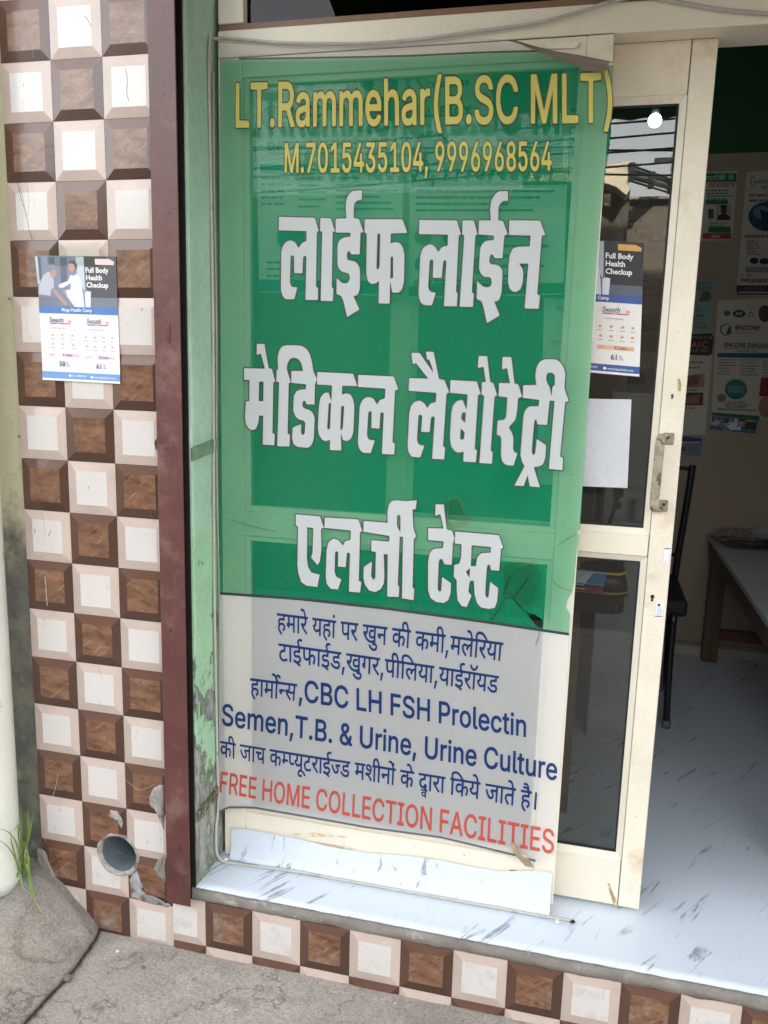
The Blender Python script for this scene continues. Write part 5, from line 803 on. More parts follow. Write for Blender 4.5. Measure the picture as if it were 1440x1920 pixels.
[[4923,2218,5,-4,11,4,1,80,13,14,-1,15,-10,2,-6,14,9,20,0,20,-9,16,-16,4,-10,-10,-3,-22,-13,0,-16,13,-6,25,4,20,9,11,13,5,29,3,3,55,44,-1,0,-185,3,-5,16,0,3,4,2,186,68,-2,3,-25,-5,-25,-9,-10,-13,13,-13,-1,-7,-11,-1,-15,6,-20,15,-29,47,-71,14,23,-48,71,21,20,11,20,4,25,0,35,32,-1,-1,-185,3,-5,16,0,3,4,2,181,1,5,21,3,1,27,-328,6,-1,-25,4,-5,61,-2,0,-25,-26,-6,-20,-19,-8,-24,-1,-30,8,-30,13,-18,19,-11,26,-3,0,-7,-3,-1,-39,0,-1,-15,4,-4,47,-2,-2,-8,-19,1,-13,-5,-9,-12,-2,-15,4,-20,10,-10,12,-4,18,3],[3330,2258,22,-1,15,10,-6,25,-21,-5,-13,9,-2,11,2,10,10,9,15,0,16,-9,12,-18,15,-30,16,17,-21,43,-28,27,3,176,73,-1,2,-34,-24,-10,-15,-14,-10,-22,-4,-27,3,-30,9,-24,19,-19,21,-6,22,3,22,12,-4,28,-2,4,-19,-12,-15,-3,-22,7,-7,10,-5,15,0,19,4,15,15,16,31,3,2,5,2,64,74,-2,3,-29,-6,-23,-7,-7,-12,12,-12,0,-8,-11,-1,-15,5,-20,15,-30,28,-44,18,-24,13,23,-46,70,19,17,11,22,5,24,0,35,28,-1,3,-5,-2,-177,4,-5,12,0,6,4,2,183,81,-2,0,-21,-31,-2,-17,-10,-7,-15,-2,-20,6,-25,19,-26,22,8,15,-5,5,-12,-2,-15,-9,-10,-19,-3,-19,15,-9,1,-7,-7,-3,-14,7,-17,21,-8,47,-38,8,26,-19,16,14,11,10,18,2,24,-3,20,-8,16,-12,10,-16,3,-22,-3,-5,10,-1,10,6,10,50,2,3,51,217,-4,2,-15,-2,-7,-32,-2,-15,-10,-7,-15,-1,-20,5,-24,17,-25,4,-2,22,8,15,-6,4,-16,-4,-14,-19,-7,-19,5,-15,13,-19,28,-16,-18,13,-25,21,-23,19,-10,22,-2,19,6,13,15,7,26,-2,25,-8,19,-12,11,-19,4,-19,-4,-7,11,0,15,10,6,44,-1,3,4,1,49,22,1,1,28,-270,7,-4,3,-6,20,-1,15,2,15,10,9,21,-5,6,25,-8,7,-16,4,-20,-6,-14,-19,-3,-25,7,-39,-2,-3,-757,13,-1,-26,3,-4,74,-2,0,-88,-4,-10,-12,-13,-13,-3,-12,7,-5,15,0,20,9,15,9,3,21,-2,4,2,2,25,-15,7,-21,-1,-19,-14,-9,-20,-3,-30,6,-32,15,-20,24,-6,22,14,0,-50,2,-4,16,-1,4,5,1,83,12,19,14,2,6,-7,2,-10,-2,-29,-9,-36,15,-14,3,2,8,23,5,24,0,39,-9,27,-9,9,-12,4,-13,-2,-9,-7,-2,5,2,49,85,-2,1,-69,-15,-7,-4,-17,12,-29,16,-13,9,7,3,25,37,1,5,3,-1,27,-40,3,0,69,53,-1,1,-79,3,-24,13,-24,21,-11,16,3,12,9,1,31,0,5,-13,-13,-12,-4,-9,3,-7,6,-4,24,2,73,66,-1,7,-20,-1,-19,-7,-12,-18,-12,5,-30,6,-20,12,-18,15,-10,19,0,22,8,-1,-40,-25,-18,-7,-16,-3,-14,1,-20,5,-15,7,-11],[4899,2256,-5,13,4,10,11,3,15,-4,-1,-15,-4,-4,-10,-4],[6115,2242,4,-3,14,23,-23,31,-10,19,-3,22,4,20,10,10,13,4,16,-2,9,-8,3,-10,-1,-15,-17,-15,5,-25,4,-4,14,8,11,15,6,20,1,21,-6,20,-12,17,-23,10,-27,-4,-6,9,0,15,10,6,53,-1,3,4,0,51,20,0,4,4,0,21,-3,7,-23,3,-10,45,-10,27,-13,15,-20,7,-21,-6,5,-27,3,-3,10,4,13,-2,8,-8,2,-10,-20,9,-23,-7,-3,-7,5,-20,4,-4,14,6,13,-2,15,-16,-6,-3,-66,1,-3,-2,0,-25,3,-5,76,-2,3,-5,-1,-15,-2,-2,-33,0,-17,-7,-9,-10,-4,-15,0,-26,8,-20,-11,-30,1,-36,11,-31],[5916,2292,3,-3,3,2,11,16,1,5,-27,41,-4,15,-1,15,2,11,6,7,20,5,29,-3,0,-107,3,-4,16,-1,4,4,1,183,2,5,18,0,4,5,-1,25,-25,6,-14,56,-9,20,-9,10,-24,7,-17,-5,-1,-6,8,-26,16,4,13,-9,11,-31,4,-20,-2,-3,-313,4,2,-30,125,-3,0,-30,-57,0,-3,-4,-6,-20,16,-26,7,-20,-1,-20,-7,-9,-13,2,-13,17,-12,31,-11,41,-3,4,-16,-9,-1,-5,12,-46,14,-37,16,-22,17,-9,22,5,15,21,3,36,-10,36,29,1,3,-3,-1,-121,4,-4,16,-1,3,5,2,187,33,-1,2,-5,-1,-182,4,-5,16,0,3,5,2,187,105,-2,0,-44,-40,-2,-16,-5,-15,-14,-8,-20,-2,-25,5,-26,12,-25],[2331,2372,3,-4,15,-1,3,5,1,82,13,20,9,3,6,-3,6,-16,-1,-24,-10,-34,1,-7,16,-12,9,24,4,24,1,39,-3,14,-8,14,-9,8,-12,3,-21,-10,0,55,77,-2,0,-180,3,-4,15,-1,3,5,2,179,18,0,3,4,1,24,-24,6,-14,59,-7,15,-9,10,-12,6,-12,-1,-12,-5,-8,-9,-6,-15,-3,-14,4,-46,-117,-1,0,-24,2,-4,73,-2,2,-20,-3,-8,-9,5,-18,1,-12,-4,-13,-10,-10,-21,-4,-24,5,-33,15,-23,12,-6,12,-1,21,12,2,-4],[2645,2366,5,-5,12,0,4,4,3,180,31,0,-1,-180,3,-5,15,0,3,4,2,176,2,4,107,-1,3,-6,-1,-87,-15,-18,-12,-4,-10,3,-8,10,-2,14,2,10,6,11,26,8,2,24,-3,5,-73,1,-2,-28,26,-5,-5,-20,1,-20,3,-14,9,-16,11,-9,14,-4,15,2,12,8,3,-7,0,-40,3,-4,15,0,3,4,2,181,18,0,3,4,0,25,-350,7,0,-25,3,-5,116,-2,-1,-30,-52,1,-4,-4,-6,-19,16,-26,6,-24,-2,-14,-7,-9,-13,3,-11,16,-10,30,-11,42,-15,-6,-3,-7,12,-49,14,-34,15,-19,15,-8,22,7,12,21,2,32,-10,34,2,3,28,-1],[4129,2335,4,-5,16,0,2,4,1,179,2,5,19,0,2,4,0,25,-137,2,0,-24,3,-5,22,-1,2,-5,-1,-64,-13,-5,-5,-10,0,-14,5,-15,10,-16,13,-7,9,9,4,24,41,-1],[4241,2332,3,-5,3,3,13,17,-32,60,13,18,10,26,4,30,-2,25,-7,23,-13,15,-16,7,-16,-2,-9,-7,-8,-15,-2,-20,3,-20,6,-13,10,-11,15,-7,11,1,4,24,-22,11,-7,15,1,10,5,4,12,-1,8,-9,4,-15,-1,-35,-8,-19,-10,-10,-19,11,-12,-4,-6,-11,0,-15,8,-16,24,-5],[4277,2332,5,-5,16,0,1,4,3,184,32,-1,-1,-184,6,-4,12,-1,4,5,4,184,96,-2,-1,-55,-63,1,-10,-9,-2,-15,10,-30,8,-10,9,-5,6,1,6,8,4,28,32,-1,0,-97,2,-4,16,-1,5,4,1,179,2,6,32,-1,-1,-184,2,-5,19,1,3,182,2,6,19,0,2,4,-2,26,-23,4,-4,20,9,20,-2,20,-8,8,-12,-2,-10,15,-12,9,-16,2,-16,-6,6,-30,19,3,11,-8,11,-35,3,-15,-3,-3,-153,3,-14,57,-13,26,-10,8,-12,3,-13,-2,-13,-9,-8,-15,-5,-19,0,-20,5,-25,-12,-3,-2,-7,0,-20,2,-4,16,-1,1,-5],[4691,2323,4,-5,16,0,3,4,0,85,14,20,9,4,7,-3,6,-17,-1,-24,-11,-35,2,-8,17,-13,9,25,5,25,0,40,-3,15,-8,14,-10,9,-12,3,-23,-11,0,56,68,-1,4,5,-1,26,-22,1,-12,48,-10,25,-12,15,-13,7,-26,-5,3,-26,3,-6,19,4,10,-8,10,-31,4,-20,-2,-3,-124,3,-3,-7,0,-20,3,-5,77,-2,2,-20,-3,-9,-10,6,-19,1,-13,-4,-12,-10,-12,-22,-3,-25,4,-33,16,-24,13,-6,12,-1,23,12,2,-4],[5241,2311,3,-4,17,-1,3,5,3,186,96,-2,-1,-97,-13,-15,-10,-5,-13,1,-10,11,-3,25,7,17,13,8,23,-3,4,3,1,25,-2,3,-23,5,-22,-7,-14,-15,-8,-25,-1,-30,9,-29,16,-17,26,-3,19,13,1,-51,2,-5,16,0,5,4,1,86,8,15,13,8,7,-1,6,-8,2,-15,-1,-20,-12,-40,17,-16,3,1,9,24,6,41,-3,35,-11,21,-19,10,-23,-10,0,55,91,-1,7,-21,-1,-20,-6,-11,-20,-13,5,-31,7,-20,14,-20,16,-9,20,0,19,10,3,-57,19,-1,2,5,2,181,1,5,20,0,2,5,0,25,-25,3,-9,43,-9,25,-10,17,-13,9,-23,0,-9,-5,0,-5,5,-25,20,3,12,-9,12,-40,2,-10,-4,-3,-153,2,-32,55,-28,30,-20,9,-19,3,-26,-7,-14,-14,-8,-20,-3,-25,4,-25,-15,-5,-1,-26,4,-3,16,-1],[6225,2291,4,-5,16,0,4,4,1,213,-3,8,-20,-3],[3792,2366,12,-2,12,4,15,17,5,20,0,20,-10,34,29,3,0,31,-53,1,-3,-4,-6,-20,18,-30,4,-20,-1,-15,-10,-9,-12,5,-10,13,-24,76,-16,-9,8,-40,13,-39,13,-22],[2299,2439,-8,7,-4,10,-2,14,3,15,5,8,9,5,25,-3,3,23,2,-58,-18,-19],[4657,2392,-8,7,-5,10,-1,15,3,14,5,9,10,5,25,-3,4,24,2,-60,-19,-20],[3304,2424,-9,8,-8,18,11,11,9,18,3,25,-3,29,35,0,-1,-89,-19,-19],[5501,2381,-9,10,-7,16,13,13,8,17,3,25,-4,30,37,-1,0,-90,-18,-19],[4087,2448,0,71,42,-1,0,-69],[2397,2582,-6,22,1,24,9,13,12,-1,10,-17,8,-39],[4296,2547,-5,23,1,24,8,13,13,0,11,-18,9,-40,-2,-3],[5266,2529,-7,18,1,25,12,15,17,4,22,-7,16,-12,29,-42,-3,-3]],
[[2257,1879,19,-1,5,6,7,117,61,-2,5,6,0,36,-65,4,5,83,70,-1,3,11,1,27,-2,5,-94,2,-3,-4,-14,-283],[2382,1875,19,-1,5,6,5,101,5,3,27,-1,29,-111,25,-1,2,6,-28,113,13,17,9,16,6,22,3,22,0,28,-4,25,-7,20,-10,14,-12,9,-15,4,-58,2,-3,-4,-13,-284],[2520,1871,100,-2,2,40,-74,4,-2,8,3,73,2,4,65,-2,3,1,1,6,1,35,-68,3,-2,3,5,78,71,-2,4,6,1,34,-3,3,-95,3,-4,-4,-12,-285],[2649,1867,101,-1,2,38,-4,3,-71,2,-2,8,3,73,3,4,64,-2,5,7,1,34,-4,3,-65,1,-2,3,3,73,2,6,71,-2,4,11,1,28,-3,4,-95,2,-4,-4,-12,-285],[2837,1862,22,-2,3,7,5,124,75,-3,-3,-124,4,-6,19,-1,3,5,10,289,-3,4,-19,0,-4,-4,-4,-112,-2,-7,-75,3,4,118,-6,5,-15,0,-5,-4,-11,-287],[3045,1855,14,-4,19,1,25,16,22,36,14,51,5,62,-2,28,-5,34,-7,26,-10,20,-13,17,-13,9,-31,4,-28,-17,-11,-15,-12,-24,-13,-50,-3,-34,-1,-39,7,-51,7,-23,11,-23],[3166,1852,22,-1,2,6,7,201,38,-203,3,-6,19,0,3,6,48,193,1,-2,-4,-193,3,-6,19,-1,3,4,9,293,-32,4,-3,-4,-54,-226,-42,228,-5,4,-28,0,-2,-9,-9,-282],[3365,1846,99,-4,3,1,3,6,0,28,-2,9,-77,5,3,83,70,-1,3,7,0,28,-2,8,-70,3,2,82,77,0,1,41,-98,3,-6,-4,-8,-289],[3605,1839,31,-4,26,14,22,33,12,46,1,6,-4,5,-22,-2,-7,-25,-9,-17,-12,-11,-15,-5,-13,3,-12,10,-11,16,-7,23,-5,40,2,51,10,40,15,25,20,10,19,-3,9,-8,9,-14,9,-35,23,-2,3,4,-4,32,-11,32,-15,23,-19,13,-32,2,-26,-17,-11,-16,-11,-23,-13,-51,-3,-34,0,-40,7,-51,7,-23,11,-22,13,-16],[3769,1834,19,-5,16,1,26,18,13,18,11,22,12,52,2,69,-8,57,-9,26,-11,21,-14,14,-16,9,-29,1,-13,-6,-16,-15,-20,-38,-12,-48,-3,-34,0,-40,8,-52,7,-23,11,-22,13,-15],[3894,1830,98,-3,4,6,0,35,-3,3,-73,4,5,247,-2,9,-23,1,-2,-4,-6,-292],[4022,1826,97,-3,3,0,2,6,-1,38,-75,5,4,247,-3,10,-20,0,-4,-4,-5,-293],[4150,1823,107,-2,0,40,-79,5,-2,8,1,75,3,4,68,-2,5,7,-1,36,-72,4,-2,3,1,75,3,6,75,-2,3,11,0,29,-3,4,-101,2,-4,-4,-4,-294],[4336,1817,29,-5,29,15,21,31,12,43,2,12,-3,6,-24,-1,-7,-27,-9,-18,-17,-13,-17,-1,-13,5,-11,11,-9,18,-7,23,-4,47,3,52,11,34,16,23,17,7,20,-4,18,-22,10,-36,25,0,2,6,-4,23,-12,37,-16,24,-20,14,-32,3,-27,-17,-12,-17,-11,-23,-13,-52,-2,-34,0,-41,8,-52,8,-23,12,-24],[4500,1812,20,-1,5,6,2,250,2,6,50,1,0,40,-128,5,-4,-4,-1,-35,4,-5,46,-1,3,-6,-2,-250],[4595,1809,78,-3,5,7,-1,37,-27,4,2,216,26,1,1,41,-80,4,-4,-5,0,-38,27,-2,1,-7,-1,-209,-28,-3,-2,-37],[4753,1805,34,-4,17,7,13,12,14,19,9,22,12,52,1,70,-9,58,-12,30,-10,18,-14,14,-16,9,-30,2,-27,-18,-13,-17,-11,-23,-12,-52,-3,-34,1,-41,9,-53,8,-23,13,-24],[4883,1801,22,-2,4,7,0,205,3,12,80,-225,27,-2,3,3,0,304,-23,3,-4,-4,0,-205,-3,-13,-78,220,-6,4,-23,1,-3,-4,-1,-298],[5123,1794,21,-2,5,7,2,123,68,-2,5,6,0,35,-2,4,-73,4,1,88,78,-2,3,12,0,29,-3,4,-105,3,-3,-4,1,-299],[5248,1790,26,-1,16,80,4,3,62,-3,20,-83,27,1,0,10,-66,300,-27,1,-3,-4,-61,-292,-1,-6],[5477,1783,33,-4,27,14,14,17,9,18,11,47,0,9,-4,3,-20,0,-4,-3,-6,-27,-9,-16,-12,-11,-17,-5,-14,3,-13,10,-11,17,-9,24,-7,47,2,53,9,38,17,26,17,8,21,-4,10,-7,11,-15,11,-37,27,0,-5,35,-13,34,-17,24,-21,13,-34,2,-27,-18,-23,-40,-12,-52,-2,-36,1,-41,10,-53,9,-24,13,-24],[5592,1780,83,-4,3,7,-1,36,-2,3,-24,1,-3,8,-2,208,2,6,24,-1,3,6,0,35,-3,5,-83,2,-3,-5,1,-35,3,-6,24,0,3,-6,1,-214,-29,-5,0,-35],[5706,1776,104,-4,4,7,0,36,-4,3,-78,5,-3,255,-2,9,-4,2,-20,0,-3,-4,3,-303],[5831,1772,87,0,0,41,-28,3,-2,9,-3,208,2,6,27,2,0,40,-84,5,-5,-4,1,-36,2,-5,27,-1,1,-6,3,-215,-28,-2,-2,-9],[5993,1768,23,-2,4,7,-3,262,50,0,4,11,-1,30,-3,4,-133,3,-4,-4,2,-40,52,-2,2,-7,4,-256],[6093,1765,85,-3,3,3,-1,40,-28,3,-2,9,-4,209,2,7,24,-1,4,4,0,37,-4,5,-81,2,-5,-5,0,-35,2,-6,29,-1,4,-221,-30,-5,0,-36],[6209,1761,113,-4,3,7,-1,30,-3,9,-85,6,-1,87,77,-1,3,7,-1,30,-3,9,-77,3,-2,86,84,-1,2,11,-2,33,-109,4,-6,-4,6,-306],[6390,1756,32,-7,28,9,21,24,11,38,0,42,-5,18,-9,20,-22,23,-55,31,-10,12,-4,13,0,18,5,17,12,12,14,4,14,-2,15,-11,15,-36,24,1,-1,24,-10,30,-15,22,-18,13,-28,5,-25,-9,-21,-24,-10,-34,0,-42,5,-18,9,-18,21,-23,57,-33,10,-12,3,-13,-1,-24,-7,-15,-14,-12,-14,-3,-18,4,-12,10,-7,12,-7,27,-27,-2,3,-30,8,-24,15,-23],[3051,1900,-15,18,-12,34,-3,40,3,45,8,34,13,25,19,14,19,-1,18,-17,12,-29,4,-45,-3,-51,-11,-40,-14,-21,-19,-10],[3776,1879,-17,18,-12,35,-4,40,3,46,7,34,14,27,20,14,19,-2,19,-18,11,-29,6,-46,-3,-51,-8,-34,-16,-28,-20,-10],[4760,1850,-18,19,-12,30,-6,41,2,52,7,35,15,28,17,12,20,0,20,-15,14,-33,7,-41,-1,-53,-7,-36,-14,-27,-20,-15],[5300,1918,23,120,24,-121],[2414,2028,-1,3,5,94,37,-1,10,-5,7,-12,4,-17,0,-22,-3,-17,-6,-13,-16,-11]],
[[4798,9761,35,-3,4,11,-37,141,-15,114,0,69,5,78,24,146,0,9,-8,7,-30,-1,-7,-22,-19,-103,-9,-121,2,-79,11,-87,20,-88],[6480,9716,35,-3,5,8,20,108,6,114,-7,87,-15,97,-27,104,-24,60,-29,1,-7,-7,42,-157,14,-79,7,-61,0,-105,-23,-158],[2935,9889,22,7,11,27,0,26,-4,18,-17,21,-20,-3,-9,-15,-5,-19,2,-35,8,-16],[3261,9881,43,-2,29,28,5,-25,29,-2,8,6,-4,261,-16,52,-26,29,-39,10,-33,-13,-26,-31,-14,-43,6,-15,30,-15,19,37,29,11,19,-11,10,-27,1,-18,-4,-8,-74,-21,-19,-16,-16,-30,-5,-43,5,-52,17,-39],[4073,9859,34,-5,29,13,26,33,13,44,-2,14,-35,16,-18,-40,-15,-9,-19,1,-20,13,-17,34,-5,37,128,-3,4,6,-4,79,-14,56,-26,45,-29,21,-34,2,-34,-23,-23,-45,-12,-61,0,-78,14,-70,23,-50],[4449,9849,41,-2,29,26,3,-17,8,-6,29,-1,4,6,-10,261,-17,53,-28,29,-35,10,-34,-11,-28,-33,-13,-44,5,-13,30,-16,20,37,28,11,19,-10,11,-23,2,-23,-4,-9,-74,-22,-20,-17,-13,-29,-4,-51,7,-46,16,-35],[5112,9832,19,3,13,31,-2,35,-8,18,-12,12,-15,1,-10,-8,-10,-30,4,-36,10,-17],[5245,9828,49,-4,34,17,25,37,12,52,0,35,-5,35,-23,51,-31,31,-71,40,-21,29,-3,27,6,27,14,17,19,7,20,-2,20,-14,11,-18,11,-36,35,-1,4,7,-7,44,-17,42,-22,28,-29,18,-39,3,-34,-17,-24,-36,-12,-51,4,-61,8,-26,14,-26,31,-32,76,-43,13,-16,7,-17,1,-26,-7,-27,-14,-17,-24,-9,-20,3,-20,13,-14,22,-8,35,-6,5,-37,-4,5,-44,15,-44,23,-33],[5495,9821,46,0,38,28,25,48,12,70,-5,16,-34,2,-5,-8,-7,-39,-11,-22,-17,-17,-24,-6,-20,5,-21,17,-16,25,-12,32,-13,70,-1,69,11,61,21,35,24,13,29,-4,30,-30,24,-60,35,0,3,7,-12,57,-21,48,-29,35,-34,19,-49,-2,-37,-32,-27,-59,-12,-87,5,-104,21,-88,34,-62,26,-25],[2508,9909,6,-6,146,-4,6,6,1,9,0,43,-7,14,-108,7,2,370,-4,14,-5,2,-29,0,-5,-6],[2764,9903,8,-7,29,-1,5,6,2,381,75,6,1,60,-6,7,-183,5,-8,-7,-1,-51,4,-12,74,-7],[3010,9896,5,-6,30,-1,7,6,2,165,48,-3,55,-171,39,-1,4,6,1,9,-52,166,-1,9,17,19,15,32,10,69,-3,43,-7,34,-11,30,-15,22,-19,16,-25,8,-96,4,-6,-7],[3415,9885,11,-6,24,-1,6,6,0,235,12,34,22,11,19,-12,10,-26,4,-244,5,-6,35,2,2,12,-2,226,11,34,23,11,20,-12,9,-26,6,-243,4,-6,34,0,4,13,-4,226,-4,39,-9,31,-22,34,-24,14,-34,-7,-14,-13,-15,-24,-22,34,-22,12,-24,-3,-24,-24,-10,24,-34,-4],[3714,9877,5,-6,30,-1,6,6,-2,235,12,34,22,11,19,-12,10,-26,6,-243,5,-7,34,2,3,12,-4,226,11,35,24,10,19,-12,10,-26,7,-243,4,-6,34,0,4,13,-6,227,-4,38,-9,31,-22,35,-24,13,-34,-6,-15,-14,-14,-23,-25,36,-19,10,-25,-3,-24,-25,-10,24,-34,-3],[4211,9864,9,-6,24,-1,8,6,-4,227,13,40,24,12,22,-11,14,-35,9,-235,8,-6,29,-1,5,15,-7,218,-10,61,-18,38,-29,24,-35,-1,-28,-28,-5,125,-4,14,-5,1,-29,0,-4,-14],[4604,9854,9,-7,25,0,7,6,-6,235,9,25,9,11,41,6,-1,61,-4,9,-34,0,-23,-23,-4,15,-7,8,-29,0,-5,-7],[4870,9847,9,-7,118,2,29,20,21,41,6,53,-5,52,-15,42,-22,29,21,51,2,35,-3,34,-15,53,-23,32,-40,18,-98,3,-4,-6],[5754,9823,10,-6,25,-1,6,6,-14,301,85,-303,7,-6,25,-1,7,6,48,305,21,-306,8,-7,30,-1,5,6,-29,455,-5,6,-45,1,-6,-6,-52,-332,-5,2,-91,333,-8,7,-44,1,-5,-5],[6065,9815,7,-6,149,-4,5,15,-3,44,-7,14,-111,6,-25,375,-4,14,-5,2,-29,0,-6,-6],[6326,9808,9,-6,30,-1,5,6,-26,385,76,7,-2,52,-7,15,-187,5,-9,-6,3,-52,6,-13,75,-7],[3274,9948,-12,11,-6,18,0,17,5,17,22,16,48,10,-1,-45,-13,-32,-19,-14],[4458,9918,-10,10,-7,17,1,27,5,10,19,13,50,10,0,-44,-9,-27,-19,-18],[4911,9916,-5,122,68,-1,16,-12,13,-24,6,-44,-6,-24,-9,-13,-24,-9],[4043,10077,3,27,10,25,14,16,15,3,15,-3,15,-15,10,-24,6,-31],[3053,10134,0,145,58,-2,24,-21,9,-26,2,-26,-3,-34,-7,-19,-24,-18],[4902,10116,-4,113,63,0,15,-11,10,-17,4,-44,-5,-23,-9,-14,-20,-10,-49,1]],
[[4799,9743,35,-1,9,9,3,17,-38,150,-14,105,0,70,5,78,25,146,-4,20,-10,11,-34,0,-10,-13,-24,-120,-10,-129,4,-96,14,-96,31,-115,9,-27],[6482,9698,35,-2,9,10,22,114,7,123,-8,96,-20,114,-32,113,-13,31,-10,9,-34,0,-10,-21,42,-157,20,-122,3,-62,-3,-61,-22,-149,3,-21],[3265,9863,34,-2,29,16,10,-11,34,-1,12,21,-2,226,-3,43,-9,35,-11,24,-30,30,-39,9,-34,-11,-28,-32,-19,-50,-1,-18,6,-14,34,-21,1,-9,-20,-17,-18,-34,-7,-43,3,-52,10,-35,13,-26],[4077,9842,35,-3,34,19,24,34,14,52,-1,17,-6,10,-31,17,31,5,8,20,-3,70,-12,61,-15,35,-17,26,-41,26,-39,-2,-33,-30,-25,-60,-10,-69,4,-87,15,-61,30,-53],[4453,9832,33,-3,29,18,10,-12,35,-2,9,8,4,14,-8,226,-5,44,-17,52,-16,22,-20,16,-39,8,-34,-12,-28,-33,-16,-49,-1,-17,5,-13,37,-23,1,-8,-22,-19,-16,-33,-5,-43,4,-52,10,-36,13,-24],[5250,9810,45,-2,39,20,27,41,13,61,-5,70,-11,35,-15,26,-33,34,-75,44,-14,21,0,26,6,14,14,11,15,3,30,-14,22,-54,39,-4,12,14,-5,53,-17,46,-27,36,-35,22,-39,2,-38,-19,-28,-42,-12,-58,6,-69,22,-53,33,-36,72,-40,19,-23,2,-26,-8,-21,-14,-12,-20,-4,-20,5,-15,14,-14,46,-9,11,-39,2,-10,-11,-2,-17,5,-36,18,-53,31,-42],[5502,9804,45,3,39,30,26,51,9,35,4,44,-2,17,-7,13,-45,2,-7,-13,-5,-32,-9,-22,-19,-19,-19,-4,-20,5,-15,13,-24,44,-12,62,-2,69,7,52,21,39,29,12,27,-9,19,-25,14,-46,9,-13,39,-2,11,14,1,17,-10,44,-25,61,-35,43,-41,20,-48,-5,-24,-17,-22,-28,-25,-69,-10,-86,8,-113,10,-44,15,-44,22,-42,21,-27,20,-18],[2506,9892,154,-9,9,6,6,16,0,61,-10,20,-97,3,-7,6,1,362,-12,21,-38,0,-10,-20,-3,-440],[2761,9885,40,-5,13,12,2,372,4,6,58,-1,10,6,5,13,0,60,-10,21,-188,6,-10,-3,-6,-10,-1,-68,7,-17,63,-5,7,-6,-1,-355],[2923,9881,14,-8,15,2,14,13,7,18,5,26,-2,26,-9,26,-10,15,-15,6,-15,-3,-13,-16,-7,-18,-4,-26,3,-26],[3007,9879,43,-5,10,12,3,159,35,-5,52,-165,46,-6,12,13,0,26,-49,158,21,32,12,36,6,52,-2,52,-14,60,-28,44,-19,14,-30,8,-91,3,-14,-13,0,-449],[3413,9868,37,-6,14,13,0,235,7,27,20,11,14,-10,6,-21,3,-226,5,-22,10,-9,29,0,14,12,0,244,11,25,15,5,14,-10,6,-21,7,-244,11,-13,40,3,7,26,-5,235,-6,43,-11,35,-21,30,-29,16,-34,-6,-29,-30,-20,26,-24,13,-24,-3,-20,-14,-14,13,-30,1,-9,-6,-5,-25,4,-321],[3711,9860,38,-5,13,12,-1,235,7,28,20,11,14,-11,6,-20,4,-227,6,-23,9,-8,30,0,14,12,-2,244,11,26,15,4,15,-10,6,-21,8,-244,11,-13,40,3,6,26,-5,235,-7,43,-11,35,-21,30,-30,17,-34,-6,-28,-30,-20,25,-25,13,-24,-2,-19,-15,-15,14,-29,0,-10,-6,-5,-24,6,-322],[4209,9847,41,-5,10,12,-3,235,9,28,20,10,19,-13,8,-26,10,-236,10,-12,35,-2,9,8,4,14,-7,226,-11,70,-21,43,-25,22,-34,7,-29,-15,-6,101,-12,22,-34,1,-10,-9,-3,-12,12,-443],[4602,9836,41,-5,10,13,-5,235,4,18,11,13,34,1,8,10,1,69,-8,23,-30,5,-28,-16,-11,12,-34,2,-11,-14,10,-339],[4868,9829,96,-7,34,4,36,25,21,43,7,53,-4,52,-11,44,-19,35,14,61,-2,60,-17,60,-26,37,-25,17,-24,5,-93,3,-12,-13,17,-452],[5100,9823,17,-9,15,4,19,30,3,26,-3,27,-10,25,-10,14,-15,8,-15,-2,-14,-16,-7,-19,-2,-26,3,-26],[5752,9806,43,-5,9,14,-10,200,2,18,63,-221,10,-13,40,3,40,232,18,-225,11,-13,35,-2,10,8,3,23,-28,436,-6,24,-10,8,-45,1,-13,-14,-47,-291,-5,2,-82,293,-15,14,-44,1,-9,-7,-4,-24,25,-436],[6064,9798,158,-9,9,6,4,16,-4,61,-11,20,-104,4,-3,6,-25,366,-13,22,-39,0,-9,-21,28,-445],[6325,9791,41,-6,12,13,-25,376,5,6,59,-1,10,7,3,13,-4,60,-11,21,-197,6,-11,-13,3,-69,9,-17,65,-5,7,-6,25,-359],[3273,9965,-8,11,0,18,3,7,20,11,35,6,-2,-26,-13,-24,-15,-7],[4080,9944,-15,16,-10,31,78,-3,-21,-43,-17,-5],[4458,9934,-9,20,5,17,53,16,-1,-26,-9,-21,-19,-11],[4920,9930,-4,93,54,-1,15,-10,11,-20,4,-35,-11,-24,-20,-6],[3258,10105,14,33,14,14,25,-2,10,-19,1,-9,-6,-5],[4439,10076,16,34,12,11,24,-1,12,-20,-1,-13],[4057,10093,-1,10,8,17,21,13,20,-9,13,-31],[3063,10149,-3,6,2,109,49,-3,19,-18,6,-21,1,-26,-8,-34,-17,-14],[4912,10129,-4,85,49,1,15,-10,7,-13,2,-35,-11,-24,-14,-7]],
